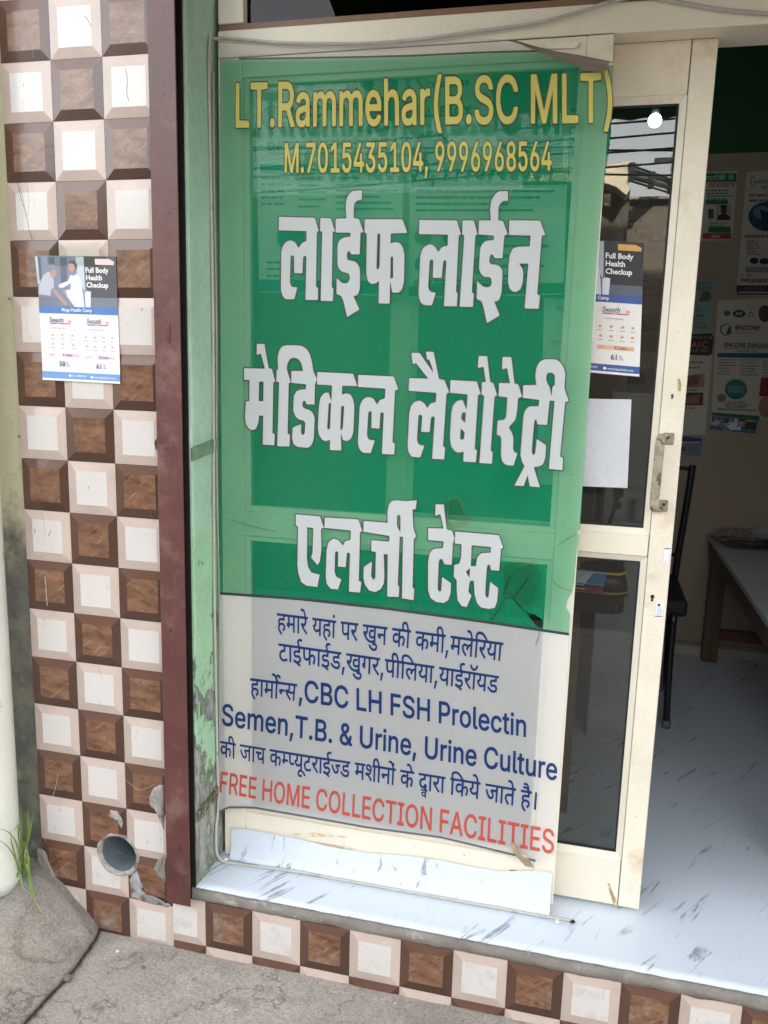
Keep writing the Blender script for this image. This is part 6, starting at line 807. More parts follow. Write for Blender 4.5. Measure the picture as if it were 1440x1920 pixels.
[[4673,9315,18,0,12,112,-2,7,-24,-1,-6,-112],[3532,9399,24,8,12,14,7,18,11,46,3,69,-4,64,-12,52,-18,34,-12,9,-12,3,-24,-8,-18,-30,-11,-46,-4,-69,3,-64,12,-54,9,-21,10,-13],[3802,9394,24,7,19,26,10,41,1,46,-10,46,-18,31,-12,10,-12,3,-24,-8,2,57,4,5,57,-1,3,6,0,28,-4,12,-81,3,-3,-6,-6,-150,3,-6,18,-4,18,15,17,0,13,-13,8,-28,1,-23,-3,-23,-7,-17,-9,-8,-12,-1,-12,10,-6,11,-7,25,-21,0,-2,-7,5,-34,10,-26,16,-19],[4068,9389,18,2,18,13,13,24,6,28,0,40,-7,35,-13,24,-25,22,34,79,1,34,-2,5,-91,4,-3,-7,1,-34,4,-6,49,-2,5,-5,-29,-68,-1,-33,1,-6,4,-4,23,-2,15,-13,8,-28,1,-17,-3,-17,-13,-18,-17,-2,-15,11,-6,14,-4,19,-3,2,-20,0,-2,-7,5,-35,10,-24,18,-21],[4202,9386,22,5,11,12,8,14,10,36,1,52,-9,45,-18,31,-12,10,-11,3,-24,-8,1,57,4,4,56,0,2,5,0,34,-5,7,-78,2,-3,-6,-4,-149,3,-5,17,-4,17,15,18,-1,12,-13,8,-27,1,-23,-2,-22,-7,-17,-9,-8,-12,-1,-12,9,-6,12,-6,24,-21,1,-2,-7,5,-35,11,-25,15,-19],[4466,9381,23,8,11,14,7,17,9,45,2,67,-5,62,-12,52,-18,32,-12,9,-12,3,-22,-9,-16,-28,-10,-45,-3,-67,5,-63,12,-51,9,-20,9,-13,9,-8],[5207,9367,19,5,13,15,10,26,4,30,-3,50,-12,37,-17,22,-24,9,28,92,0,6,-3,5,-20,1,-3,-5,-33,-113,-9,-57,2,-45,10,-39,17,-28],[5454,9362,17,4,13,14,10,25,5,33,-3,44,-11,40,-18,23,-24,9,27,92,0,6,-3,6,-21,-2,-34,-117,-8,-55,2,-44,10,-39,17,-28],[5575,9360,20,3,17,18,10,27,2,33,-6,38,-18,39,7,16,5,27,-1,27,-5,22,-7,18,-9,15,-11,10,-13,6,-13,-1,-13,-9,-10,-15,-7,-22,-2,-21,2,-28,7,-25,9,-19,-12,-32,-4,-38,5,-33,11,-28,16,-20],[5696,9357,19,6,10,11,8,14,5,18,3,21,-1,44,-10,44,-17,29,-11,9,-11,4,-21,-8,-1,5,-1,49,4,5,52,-1,2,5,-2,33,-4,6,-71,2,-4,-6,1,-143,19,-8,15,14,14,1,14,-15,8,-24,2,-22,-2,-22,-6,-16,-8,-8,-10,-1,-11,9,-7,11,-6,24,-19,0,-2,-7,6,-33,11,-25,14,-17],[5818,9355,14,3,15,15,10,25,4,32,-3,44,-11,39,-17,23,-24,9,25,91,1,6,-4,6,-21,-2,-32,-116,-8,-54,3,-44,10,-38,17,-28],[3091,9413,21,-2,5,8,-1,188,1,8,42,-197,3,-7,18,-2,5,8,40,202,2,-203,3,-7,23,1,-1,298,-3,12,-28,1,-5,-6,-42,-220,-3,-1,-48,228,-31,3,-3,-4],[3289,9409,15,-3,10,15,2,11,-1,18,-9,19,-12,3,-12,-16,-2,-11,1,-18],[3354,9408,23,-2,5,7,64,255,0,40,-3,7,-100,3,-4,-7,0,-34,3,-6,69,-3,4,-5,-61,-243],[3623,9403,96,-4,4,8,-2,37,-32,4,-5,254,-3,6,-25,0,-36,-51,1,-40,1,-7,3,-2,33,43,3,-202,-39,-3],[3954,9396,23,0,1,58,16,0,4,5,-2,40,-20,6,-3,83,-21,4,-3,-6,1,-75,-1,-8,-39,4,52,181,0,6,-3,6,-21,0,-2,-5,-57,-199,1,-35,5,-4,66,-3],[4292,9390,94,-4,3,6,-2,35,-3,5,-29,2,-8,249,-2,5,-26,2,-33,-50,1,-40,3,-8,31,41,2,-5,5,-188,-1,-7,-35,1,-2,-10],[4611,9384,22,-1,-1,57,18,1,2,4,-2,39,-19,6,-3,79,-6,6,-17,0,-2,-5,2,-81,-38,3,47,178,1,6,-5,6,-20,-2,-52,-199,1,-34,3,-4,65,-2],[4803,9380,24,0,35,116,10,50,0,45,-7,39,-13,28,-17,18,-20,4,-19,-11,-13,-24,-8,-35,2,-50,11,-41,17,-25,26,-8,-29,-95],[4930,9378,24,-1,34,117,10,49,0,45,-8,39,-13,29,-17,17,-23,2,-16,-11,-13,-24,-6,-33,1,-50,11,-39,17,-26,26,-9,-28,-94],[5055,9375,23,-2,2,4,34,114,9,49,0,39,-6,39,-13,31,-17,19,-20,5,-18,-9,-13,-22,-8,-33,0,-50,4,-22,8,-22,9,-17,10,-10,24,-8,-28,-94],[5305,9370,23,0,33,115,9,49,0,44,-8,39,-13,28,-17,17,-22,3,-15,-11,-13,-24,-6,-33,2,-49,10,-39,18,-25,25,-9,-27,-93],[5951,9358,21,-1,-2,55,14,1,3,4,-2,38,-18,6,-7,79,-18,2,-2,-4,3,-72,-1,-8,-34,4,39,171,0,6,-4,6,-15,0,-4,-6,-43,-187,2,-33,4,-4,59,-3],[3522,9451,-10,18,-7,29,-4,41,0,52,4,39,7,25,10,12,12,1,14,-14,9,-29,5,-47,0,-58,-4,-35,-9,-27,-11,-11],[4459,9430,-12,17,-8,31,-4,39,-2,51,3,36,7,26,9,12,12,1,13,-14,9,-28,6,-45,1,-51,-3,-40,-6,-22,-10,-14],[5197,9416,-8,12,-6,17,-2,22,1,22,5,17,5,7,8,4,11,-3,8,-9,7,-17,3,-22,-1,-22,-4,-18,-8,-11,-11,-3],[5445,9410,-9,12,-6,18,-2,16,0,22,3,16,6,12,8,5,11,-2,9,-10,7,-16,3,-22,0,-22,-4,-17,-7,-11,-8,-4],[5563,9409,-9,12,-5,16,-1,22,4,17,7,12,10,4,11,-2,12,-13,5,-14,3,-16,-1,-17,-3,-10,-6,-10,-8,-5],[5808,9403,-8,11,-5,12,-4,22,0,22,3,16,6,12,8,5,11,-2,8,-10,7,-17,3,-21,0,-22,-4,-16,-6,-12,-8,-4],[4821,9530,-9,7,-8,17,-4,22,0,22,3,17,6,12,8,7,11,-1,9,-8,7,-17,4,-16,1,-23,-3,-16,-6,-16,-8,-7],[4946,9527,-8,8,-8,16,-4,22,0,22,3,17,8,14,8,5,8,-1,10,-8,7,-17,4,-17,1,-22,-2,-16,-7,-17,-8,-7],[5071,9524,-9,9,-6,14,-4,23,-1,22,3,16,7,14,8,6,11,-2,9,-9,6,-15,4,-22,0,-23,-3,-16,-6,-12,-8,-6],[5320,9518,-8,7,-8,16,-4,22,0,22,2,17,5,11,8,7,11,0,9,-8,8,-17,3,-16,1,-22,-2,-17,-6,-16,-8,-6],[5559,9540,-9,12,-3,11,-2,22,3,15,4,9,8,5,11,-1,8,-7,8,-23,1,-16,-3,-16,-10,-14]],
[[4670,9304,19,-4,8,9,12,112,0,12,-6,12,-25,3,-7,-9,-6,-118],[3295,9392,9,0,9,7,7,16,3,17,-1,18,-4,16,-6,12,-9,8,-9,0,-10,-6,-6,-12,-4,-17,-1,-18,4,-18,8,-16],[3523,9387,15,-2,15,5,21,25,15,43,7,67,-2,81,-5,35,-7,29,-9,23,-12,19,-24,17,-27,-5,-21,-24,-15,-44,-7,-64,2,-81,10,-59,8,-23,12,-22],[3793,9382,22,-1,20,14,17,27,9,34,2,29,-1,34,-5,29,-9,29,-11,19,-15,15,-15,6,-18,-2,-2,4,2,25,59,2,4,11,0,40,-2,12,-6,7,-83,3,-6,-4,-4,-9,-6,-150,2,-17,5,-7,21,-5,18,14,15,2,10,-11,7,-23,0,-18,-2,-17,-5,-11,-9,-8,-9,1,-8,7,-8,29,-5,8,-24,2,-7,-9,-2,-11,2,-24,10,-35,17,-27],[4059,9377,25,0,19,11,15,23,11,34,2,45,-7,39,-13,30,-21,23,30,74,-1,39,-5,12,-94,5,-6,-4,-3,-10,0,-40,5,-15,6,-4,38,-1,2,-4,-23,-56,1,-40,2,-9,6,-7,29,-5,9,-11,5,-15,0,-17,-3,-14,-8,-9,-10,-2,-16,9,-5,11,-3,17,-6,10,-24,1,-7,-10,-2,-11,3,-23,11,-37,15,-23],[4194,9375,21,-1,20,13,16,27,9,34,2,28,-2,34,-5,29,-9,28,-10,19,-15,15,-12,5,-20,-1,-2,3,1,26,52,-1,6,3,4,16,-1,34,-2,11,-6,8,-81,3,-6,-4,-4,-10,-4,-147,2,-17,5,-7,21,-6,17,15,14,1,10,-10,7,-23,1,-17,-3,-17,-4,-12,-8,-7,-9,0,-9,8,-8,28,-5,8,-23,2,-7,-9,-2,-11,3,-23,9,-35,17,-27],[4458,9370,18,-2,11,5,19,23,13,41,6,67,-4,79,-12,60,-9,24,-11,18,-13,12,-11,5,-26,-4,-19,-25,-7,-20,-7,-28,-4,-56,3,-79,11,-57,8,-23,11,-21,12,-13],[5199,9356,20,-1,18,13,14,26,8,38,-1,50,-11,44,-16,29,-23,16,24,82,-3,17,-6,7,-22,1,-6,-7,-35,-118,-9,-58,1,-49,10,-41,16,-32],[5447,9351,20,0,18,14,12,24,8,38,-2,49,-10,44,-18,31,-20,14,22,81,-2,15,-6,9,-22,1,-7,-7,-32,-114,-10,-55,1,-49,10,-44,16,-34],[5567,9349,26,0,18,14,14,29,5,38,-1,27,-4,22,-15,39,5,18,3,25,-1,27,-4,22,-7,22,-10,18,-12,12,-13,8,-22,-1,-18,-15,-12,-26,-4,-37,4,-38,11,-33,-9,-26,-3,-23,0,-28,3,-27,7,-22,12,-23,13,-14],[5688,9347,20,-1,18,13,13,25,7,32,2,28,-3,32,-5,28,-10,27,-9,17,-14,15,-11,5,-19,-1,-2,3,1,25,47,-1,5,3,4,15,-2,33,-3,10,-5,7,-74,3,-5,-3,-4,-9,0,-142,3,-16,5,-7,19,-5,15,14,13,1,10,-10,6,-22,2,-16,-2,-16,-4,-11,-7,-7,-8,0,-8,7,-8,28,-8,8,-18,1,-5,-5,-3,-7,4,-35,11,-32,14,-22],[5811,9344,19,0,18,14,12,24,7,37,-2,49,-10,44,-18,30,-20,14,21,80,-2,14,-6,9,-24,1,-4,-7,-31,-112,-9,-54,1,-49,10,-44,17,-33],[3087,9401,25,-4,10,10,2,11,0,129,29,-135,6,-14,25,-2,6,8,26,132,3,-14,1,-105,2,-12,8,-10,21,0,7,4,4,17,-3,298,-4,15,-6,5,-28,0,-10,-8,-38,-189,-3,-1,-41,193,-6,8,-31,1,-9,-8,-2,-12,1,-299],[3350,9396,6,-3,21,-1,10,10,66,263,0,43,-6,18,-104,5,-9,-8,-2,-11,0,-35,6,-18,64,-4,3,-3,-59,-230,0,-14],[3619,9391,7,-4,93,-1,7,3,4,12,0,40,-4,12,-5,6,-24,1,-2,5,-4,236,-3,12,-5,7,-29,1,-40,-58,0,-51,6,-14,9,-2,20,28,3,-8,2,-150,-2,-6,-27,1,-8,-6,-3,-11,0,-35],[3951,9385,6,-4,24,3,4,12,0,44,15,4,5,15,-3,46,-7,9,-12,2,-2,69,-3,12,-8,7,-24,-1,23,85,-2,17,-8,8,-21,1,-7,-8,-59,-210,2,-40,8,-12,62,-2,3,-45],[4289,9379,8,-4,89,-2,6,4,3,11,-1,40,-3,11,-7,6,-23,1,-7,237,-6,17,-32,1,-36,-55,1,-51,7,-15,8,0,20,28,1,-3,4,-153,0,-5,-29,0,-6,-6,-3,-11,1,-34],[4608,9373,7,-4,22,3,4,11,-1,40,2,5,11,1,6,16,-3,45,-6,9,-12,3,-4,67,-2,11,-7,8,-23,-1,-1,5,20,78,-2,17,-7,8,-19,0,-8,-7,-54,-207,1,-33,7,-17,60,-2,3,-5,2,-40],[4800,9369,5,-4,20,0,8,7,34,115,10,48,2,45,-6,44,-13,36,-20,25,-26,8,-19,-10,-16,-24,-9,-38,-1,-50,8,-45,17,-34,12,-11,12,-6,0,-6,-23,-75,0,-14],[4927,9367,4,-4,22,0,6,5,34,114,10,50,2,44,-6,45,-14,37,-20,24,-23,7,-21,-10,-16,-26,-9,-35,0,-50,8,-45,16,-33,12,-12,12,-6,1,-5,-23,-78,0,-11],[5053,9364,25,-4,6,4,33,112,12,54,1,49,-8,44,-13,33,-20,23,-22,6,-19,-8,-16,-24,-10,-38,-1,-50,9,-45,15,-31,12,-13,13,-6,1,-6,-23,-77,0,-12],[5302,9359,4,-3,19,-1,8,6,33,113,10,49,1,44,-6,44,-14,36,-20,25,-22,6,-21,-10,-15,-24,-9,-36,0,-49,9,-44,16,-34,11,-11,12,-6,1,-5,-22,-77,0,-11],[5949,9347,8,-4,19,4,3,10,-2,42,13,3,4,15,-4,43,-7,9,-11,2,-4,65,-3,11,-6,6,-23,0,17,80,-2,16,-8,8,-19,0,-5,-7,-44,-198,3,-38,7,-11,55,-2,4,-43],[3528,9461,-9,12,-7,25,-4,35,-1,46,3,35,4,23,9,16,9,3,9,-8,9,-23,5,-35,1,-52,-2,-35,-7,-29,-7,-11],[4462,9442,-9,12,-7,24,-4,34,-2,45,2,34,4,22,7,15,8,3,10,-7,8,-23,6,-34,2,-51,-2,-34,-5,-28,-7,-11],[5199,9428,-6,8,-4,14,-1,34,8,18,13,1,6,-7,5,-13,2,-33,-2,-11,-6,-11,-7,-4],[5447,9422,-6,7,-6,16,-1,33,4,12,5,7,14,-1,9,-19,3,-33,-4,-14,-5,-8],[5565,9420,-8,11,-3,11,0,17,3,11,8,8,8,2,8,-4,9,-12,4,-22,-4,-17,-11,-8],[5810,9414,-10,18,-3,32,2,12,5,10,13,3,8,-9,4,-11,2,-33,-3,-13,-4,-8],[3922,9517,19,70,2,-70],[4579,9502,0,7,17,55,2,-62],[5920,9471,-2,1,14,64,5,-64],[4823,9542,-11,12,-5,16,-1,17,1,17,4,11,6,6,9,0,11,-14,4,-15,1,-17,-2,-17,-3,-9,-5,-6],[4949,9539,-12,14,-4,14,-1,17,2,16,3,11,6,6,8,1,12,-13,4,-17,1,-16,-1,-17,-5,-10,-5,-6],[5076,9535,-13,12,-4,17,-2,17,5,25,5,7,8,2,6,-2,7,-11,4,-17,2,-16,-5,-24,-5,-7],[5322,9530,-11,13,-4,15,-2,16,2,17,4,10,5,6,8,1,11,-13,5,-16,1,-17,-2,-16,-3,-10,-6,-5],[5561,9551,-5,6,-4,11,-1,16,2,9,11,9,13,-7,5,-17,-3,-21,-7,-8]],
[[3929,9210,50,1,2,-2,-1,-96,-46,-4,-30,-24,-11,-33,1,-126,59,-9,58,-140,-35,-6,-3,-228,-96,1,-19,33,-15,2,-16,-22,-3,-41,17,-34,78,-12,41,-37,20,-53,3,-188,-12,-55,-23,-30,-39,-8,72,-141,-1,-3,-138,-83,-46,171,-27,55,-56,24,0,165,3,4,52,-47,34,-10,37,5,24,35,2,38,-17,28,-30,11,-41,6,-37,30,-21,47,-4,208,15,44,41,32,47,11,44,2,0,41,-171,5,-4,141,3,3,121,4,-12,102,7,93,29,59,44,29],[3029,8951,417,-16,47,-139,0,-3,-21,-10,-2,-586,25,-11,0,-132,-144,0,-3,2,5,465,-18,13,-20,-16,-8,-173,-4,-2,-92,2,-3,176,-21,19,-20,-15,-7,-285,18,-39,23,-10,42,0,4,-3,-33,-128,-104,-1,-38,37,-19,67,4,414,25,69,36,38,49,14,50,-20,45,-63,23,36,26,24,41,14,0,102,-1,4,-321,11,-3,5],[3511,8931,6,3,113,-8,52,-132,-1,-3,-23,-7,-2,-3,0,-590,21,-11,-6,-137,-138,1,-4,4,6,737,-26,8,-2,3],[4021,8911,418,-8,4,-1,58,-139,-182,-5,-1,-3,1,-100,60,15,47,-16,35,-50,16,-77,3,-278,-20,-75,-36,-36,-72,2,-25,114,-3,-16,2,-216,-119,1,-6,3,-1,236,-39,-27,-47,-5,-43,34,-17,72,-6,424,-26,14],[4169,8759,-2,-362,19,-18,17,35,-3,342,-2,3],[4341,8518,-14,-3,-3,-4,2,-226,31,11,1,3,-7,219]],
[[3971,9222,14,0,8,-10,-1,-104,-7,-7,-47,-3,-22,-17,-10,-29,0,-116,56,-11,47,-112,0,98,2,6,7,5,424,-8,10,-6,60,-142,0,-10,-8,-5,-173,-5,-1,-71,3,-5,49,11,51,-17,39,-57,17,-76,3,-282,-23,-85,-41,-37,-79,2,-8,4,-3,-3,1,-109,-5,-9,-131,0,-11,4,-3,7,-1,215,-27,-16,-50,-3,-47,35,-5,7,-17,75,-6,418,-26,12,-21,-4,-5,-226,-12,-6,-99,3,-7,4,-15,29,-12,-13,-3,-34,12,-26,70,-11,9,-4,44,-40,22,-58,1,-195,-15,-58,-23,-30,-30,-8,68,-134,-5,-8,-143,-87,-7,-1,-7,4,-48,176,-24,50,-53,22,-6,7,0,176,6,10,10,0,55,-48,33,-11,26,4,4,4,16,24,1,31,-11,23,-26,9,-41,6,-41,30,-25,52,-5,214,15,47,5,7,44,33,47,11,35,2,1,17,-3,3,-158,4,-7,2,-8,9,-6,-6,0,-573,16,-6,6,-8,-4,-142,-3,-7,-8,-3,-154,3,-4,9,5,731,-22,8,-16,-7,-2,-569,2,-3,18,-7,6,-7,-2,-143,-11,-6,-148,1,-11,7,3,468,-4,3,-8,-9,-9,-174,-12,-6,-98,2,-11,8,-1,177,-9,7,-9,-11,-6,-270,18,-35,15,-6,46,0,7,-5,2,-10,-36,-136,-10,-4,-112,1,-41,40,-21,74,6,421,28,72,36,38,53,15,8,0,53,-22,38,-50,13,21,30,27,36,14,-1,82,-4,3,-317,13,-5,7,4,154,11,5,421,-17,8,-8,34,-102,4,-1,3,99,3,8,11,3,118,-7,9,-6,33,-82,3,8,-1,64,4,8,119,7,-11,90,6,93,31,65,50,33],[4180,8748,-1,-344,3,-7,9,20,-3,329],[4338,8506,-1,-200,3,-4,6,4]],
[[5495,9169,61,0,4,-93,-2,-4,-43,1,-33,-27,-16,-41,4,-122,2,-4,47,-4,58,-137,-34,-13,-7,-229,-82,2,-15,29,-21,12,-17,-23,-3,-52,19,-28,60,-5,37,-20,29,-42,2,-213,-16,-70,-15,-24,-42,-9,65,-142,-131,-83,-44,164,-25,64,-54,25,-1,186,0,3,22,-30,39,-31,42,-12,37,11,15,36,-7,39,-17,21,-58,2,-37,30,-25,56,2,186,14,55,36,36,43,10,47,2,0,42,-2,4,-162,14,-2,138,4,3,122,-1,-16,106,9,92,34,58,38,31],[4629,8894,403,-9,52,-143,-24,-9,-3,-584,17,-10,-1,-139,-141,1,6,467,-17,15,-15,-15,-13,-170,-3,-3,-92,3,-2,177,-22,13,-17,-17,-8,-267,16,-40,26,-19,42,-3,2,-4,-36,-130,-88,1,-42,33,-22,78,5,408,20,64,39,38,50,14,40,-19,44,-60,3,-1,30,45,37,15,28,2,3,3,-2,108,-3,5,-313,8],[5093,8882,4,2,115,-2,49,-141,-24,-10,0,-3,-9,-581,2,-5,19,-5,1,-3,-3,-139,-139,1,-4,3,16,733,-24,10],[5587,8875,5,3,313,-8,59,-139,-1,-4,-33,-5,-1,-3,-11,-584,2,-4,27,-12,-6,-131,-3,-4,-142,3,12,453,-3,2,-95,2,41,-56,11,-52,-3,-94,-19,-58,-35,-28,-41,1,-37,32,-20,66,-3,156,6,117,27,64,3,3,46,16,125,3,5,109,-225,8]],
[[5544,9181,15,0,8,-7,4,-105,-9,-8,-43,1,-27,-23,-14,-35,3,-111,0,-4,40,-3,6,-4,51,-119,-3,116,6,9,327,-7,8,-7,60,-144,-4,-12,-31,-5,-1,-4,-11,-567,1,-3,23,-9,5,-7,-7,-144,-9,-6,-147,2,-7,3,-3,5,11,448,-60,2,-3,-2,28,-39,12,-55,-4,-98,-20,-62,-40,-32,-47,1,-9,4,-37,36,-20,65,-3,160,6,120,28,68,6,5,49,18,116,2,3,3,3,83,-4,3,-210,7,-10,5,-26,-10,-8,-226,-10,-4,-88,3,-6,5,-11,26,-8,5,-11,-12,-2,-45,13,-20,58,-6,41,-22,32,-50,2,-216,-17,-73,-21,-30,-29,-7,60,-129,-3,-11,-132,-85,-7,-3,-7,2,-5,8,-44,163,-23,60,-50,21,-6,9,-2,195,3,7,8,2,7,-2,25,-33,36,-29,35,-10,30,10,12,29,-6,30,-13,17,-55,1,-43,34,-28,63,2,189,15,56,43,42,43,10,37,2,3,3,-1,23,-156,11,-19,-7,-9,-567,18,-8,5,-9,-2,-143,-3,-7,-6,-3,-146,1,-7,2,-5,5,15,730,-1,4,-17,4,-17,-3,-2,-4,-2,-567,12,-5,5,-8,-2,-151,-10,-4,-144,1,-9,5,5,470,-5,5,-4,-5,-14,-175,-9,-5,-98,3,-7,4,-3,7,-1,170,-10,6,-8,-9,-6,-261,10,-30,23,-17,46,-4,6,-5,2,-7,-38,-142,-10,-3,-96,3,-45,36,-23,81,6,419,20,63,44,43,59,13,43,-21,36,-48,3,0,23,33,41,17,21,1,0,95,-311,9,-5,10,2,151,12,4,405,-8,7,-7,39,-106,2,7,-1,94,4,8,129,0,9,-7,34,-101,2,104,9,4,112,-1,-14,95,10,92,34,63,45,36]],
[[2760,7553,6,3,87,1,51,-273,36,-5,4,-4,41,-141,-21,-8,-3,-4,-10,-585,2,-4,27,-10,-6,-128,-143,1,6,338,-51,1,-10,-83,-27,-74,-44,-19,-45,14,-39,54,-11,75,12,187,3,5,38,4,6,237,-3,5,-66,4,2,132,255,0,1,4,-48,166,-50,-12],[3128,7550,168,-2,65,-32,41,-56,28,-89,17,-107,44,-86,-24,-65,-2,-225,-97,0,-16,34,-19,6,-16,-28,2,-40,27,-24,54,-11,42,-30,27,-61,-9,-251,-26,-64,-41,-33,-130,4,-46,29,-22,66,7,127,98,42,5,-1,-1,-92,17,-31,22,10,9,34,3,104,-24,20,-55,11,-40,30,-29,65,6,173,30,53,46,20,69,8,4,51,-4,6,-171,10,-6,4,2,131,144,4,-6,10,-14,68,-34,50,-57,20,-51,-16,-30,-51,-10,-65,49,-144,-24,-19,-11,-579,29,-13,-5,-135,-150,-4,20,738,-2,4,-33,6,6,128,17,15,-7,137,23,80,39,43],[3494,7254,5,3,421,-6,53,-136,-179,-2,-3,-101,5,-1,42,18,53,-10,36,-56,15,-79,-7,-298,-26,-67,-46,-34,-48,11,-26,75,-3,-3,9,-187,-2,-5,-135,-3,1,120,-53,-20,-43,15,-39,53,-15,81,11,260,19,92,40,46,53,11,36,-101,6,179,-5,3,-176,5],[3983,7236,5,4,404,-6,58,-142,-36,-9,-2,-3,-16,-581,31,-13,-7,-123,-3,-3,-140,2,11,457,-3,5,-19,10,-17,-17,-8,-166,-4,-5,-89,5,-1,176,-19,17,-21,-22,-11,-254,18,-46,33,-11,43,0,-45,-148,-93,0,-44,44,-17,65,14,414,25,66,45,38,49,7,45,-20,39,-62,30,52,61,24,1,106,-317,9,-3,6],[2790,7127,-4,-3,-4,-222,51,0,5,2,4,221,-5,3],[3661,6914,-26,-9,-13,-278,17,-21,18,22,7,282],[3810,6887,-24,-9,-6,-259,12,-14,18,30,12,234,-7,17],[3785,6580,0,-8]],
[[2755,7568,98,2,12,-6,50,-268,38,-10,30,-101,4,-1,5,81,16,19,-7,130,21,80,46,52,62,17,170,-3,68,-33,46,-64,28,-88,16,-104,22,-44,2,34,9,8,432,-6,10,-7,34,-89,4,76,9,8,418,-6,65,-156,-5,-8,-33,-8,-1,-3,-16,-563,23,-6,8,-10,-9,-139,-9,-4,-146,1,-11,9,11,457,-5,4,-9,-5,-8,-170,-4,-7,-8,-3,-93,2,-12,7,-2,180,-6,5,-10,-13,-9,-246,15,-37,27,-9,41,2,11,-10,-48,-161,-11,-5,-99,2,-47,48,-20,72,14,415,26,69,53,47,53,7,54,-23,29,-47,22,37,57,21,2,86,-3,4,-306,8,-15,6,-154,0,-5,-2,-1,-69,33,12,65,-15,37,-60,16,-82,-8,-302,-28,-71,-48,-36,-11,-3,-57,12,5,-110,-4,-8,-11,-4,-139,-3,-7,3,-4,11,3,99,-40,-13,-54,20,-40,57,-16,84,11,261,20,95,44,52,8,4,61,10,6,-7,10,-30,3,0,2,91,-3,3,-165,4,-11,7,-4,-230,-9,-5,-104,0,-8,4,-16,33,-4,0,-7,-16,0,-29,19,-18,59,-14,44,-33,30,-65,-8,-254,-30,-75,-51,-36,-133,4,-53,34,-26,70,-1,14,-4,-108,-7,-11,-155,-3,-12,5,18,738,-29,6,-17,-7,-9,-570,24,-10,4,-7,-5,-136,-5,-7,-9,-3,-144,-1,-9,3,-4,11,6,327,-22,2,-3,-3,-9,-68,-27,-80,-57,-26,-53,16,-7,5,-37,55,-11,74,12,199,8,10,33,2,5,219,-61,4,-8,8,4,144,13,7,238,0,-42,141,-41,-12,-11,7,0,131],[3209,7398,-35,-12,-27,-44,-8,-62,28,-84,3,67,5,8,132,3,0,4,-12,61,-32,45,-47,15],[2802,7115,-6,-198,2,-4,23,1,4,5,3,191,-3,5],[3168,7115,-5,-5,-10,-564,23,-10,8,-12,6,95,114,49,10,-3,4,-7,-2,-89,13,-23,10,27,3,100,-14,13,-55,11,-47,34,-32,69,5,176,32,61,54,25,58,5,5,35],[3650,6898,-15,-267,3,-6,7,7],[3803,6872,-4,-4,-3,-235,13,231,-3,8]],
[[4753,7512,6,2,78,-2,69,-291,60,-5,61,-137,-30,-11,-1,-4,-17,-580,3,-5,20,-4,2,-4,-6,-133,-136,0,13,462,-22,14,-20,-16,-12,-161,-5,-3,-91,-1,8,175,-26,21,-20,-23,-7,-261,13,-43,27,-19,47,-2,-42,-136,-99,2,-36,46,-16,60,9,388,19,79,39,44,61,16,50,-30,36,-51,27,48,61,21,3,4,4,99,-315,13,3,138,219,-1,-149,168,-32,-16,-3,3,-19,121,90,2,158,-203,2,21,-47,115,-25,-4],[5334,7481,90,2,47,-275,34,-9,48,-132,-28,-12,-14,-593,24,-9,-3,-132,-5,-1,-132,1,18,734,-30,16,-1,131,43,5,-33,160,-4,3,-58,-19],[5592,7477,91,-1,49,-273,43,-13,45,-128,-41,-15,-4,-154,-13,-80,-67,-87,34,-47,24,-65,1,-122,18,-31,32,-12,-35,-136,-83,2,-43,37,-18,81,-2,161,-15,38,-38,9,3,155,59,8,31,32,2,214,-95,9,-2,138,2,4,115,0,-40,162,-52,-18,-2,3],[6026,7461,5,3,113,3,51,-24,43,-57,24,-76,-4,-127,20,-64,39,-86,-38,-10,-2,-5,-16,-576,2,-4,30,-8,2,-136,-144,6,15,727,-1,5,-51,1,-11,-261,-102,2,-13,48,-17,-1,-7,-41,-8,-302,17,-36,4,-1,17,11,10,164,100,-61,2,-135,-21,-75,-50,-30,-44,-3,-2,-4,77,-213,-3,-3,-105,3,-31,125,-34,-125,-101,-1,98,219,-28,44,-24,73,9,428,15,62,43,42,97,5,5,65,-2,3,-176,17,-1,133,138,7,-17,85,4,88,28,65],[6083,7325,-18,-21,-1,-50,14,-40,27,-36,23,-94,4,-4,3,98,24,22,-5,94,-27,32],[5036,7212,5,2,282,-4,3,-3,47,-130,-1,-3,-25,-10,-2,-5,-10,-585,1,-4,26,-9,-8,-134,-136,0,-3,6,0,103,-2,2,-49,-15,-47,11,-43,52,-20,81,4,293,16,81,47,51,56,11,51,-105,4,168,-196,11],[5180,6868,-12,-67,49,-49,4,115,-2,3],[5170,6693,-3,-114,26,-14,20,16,4,71]],
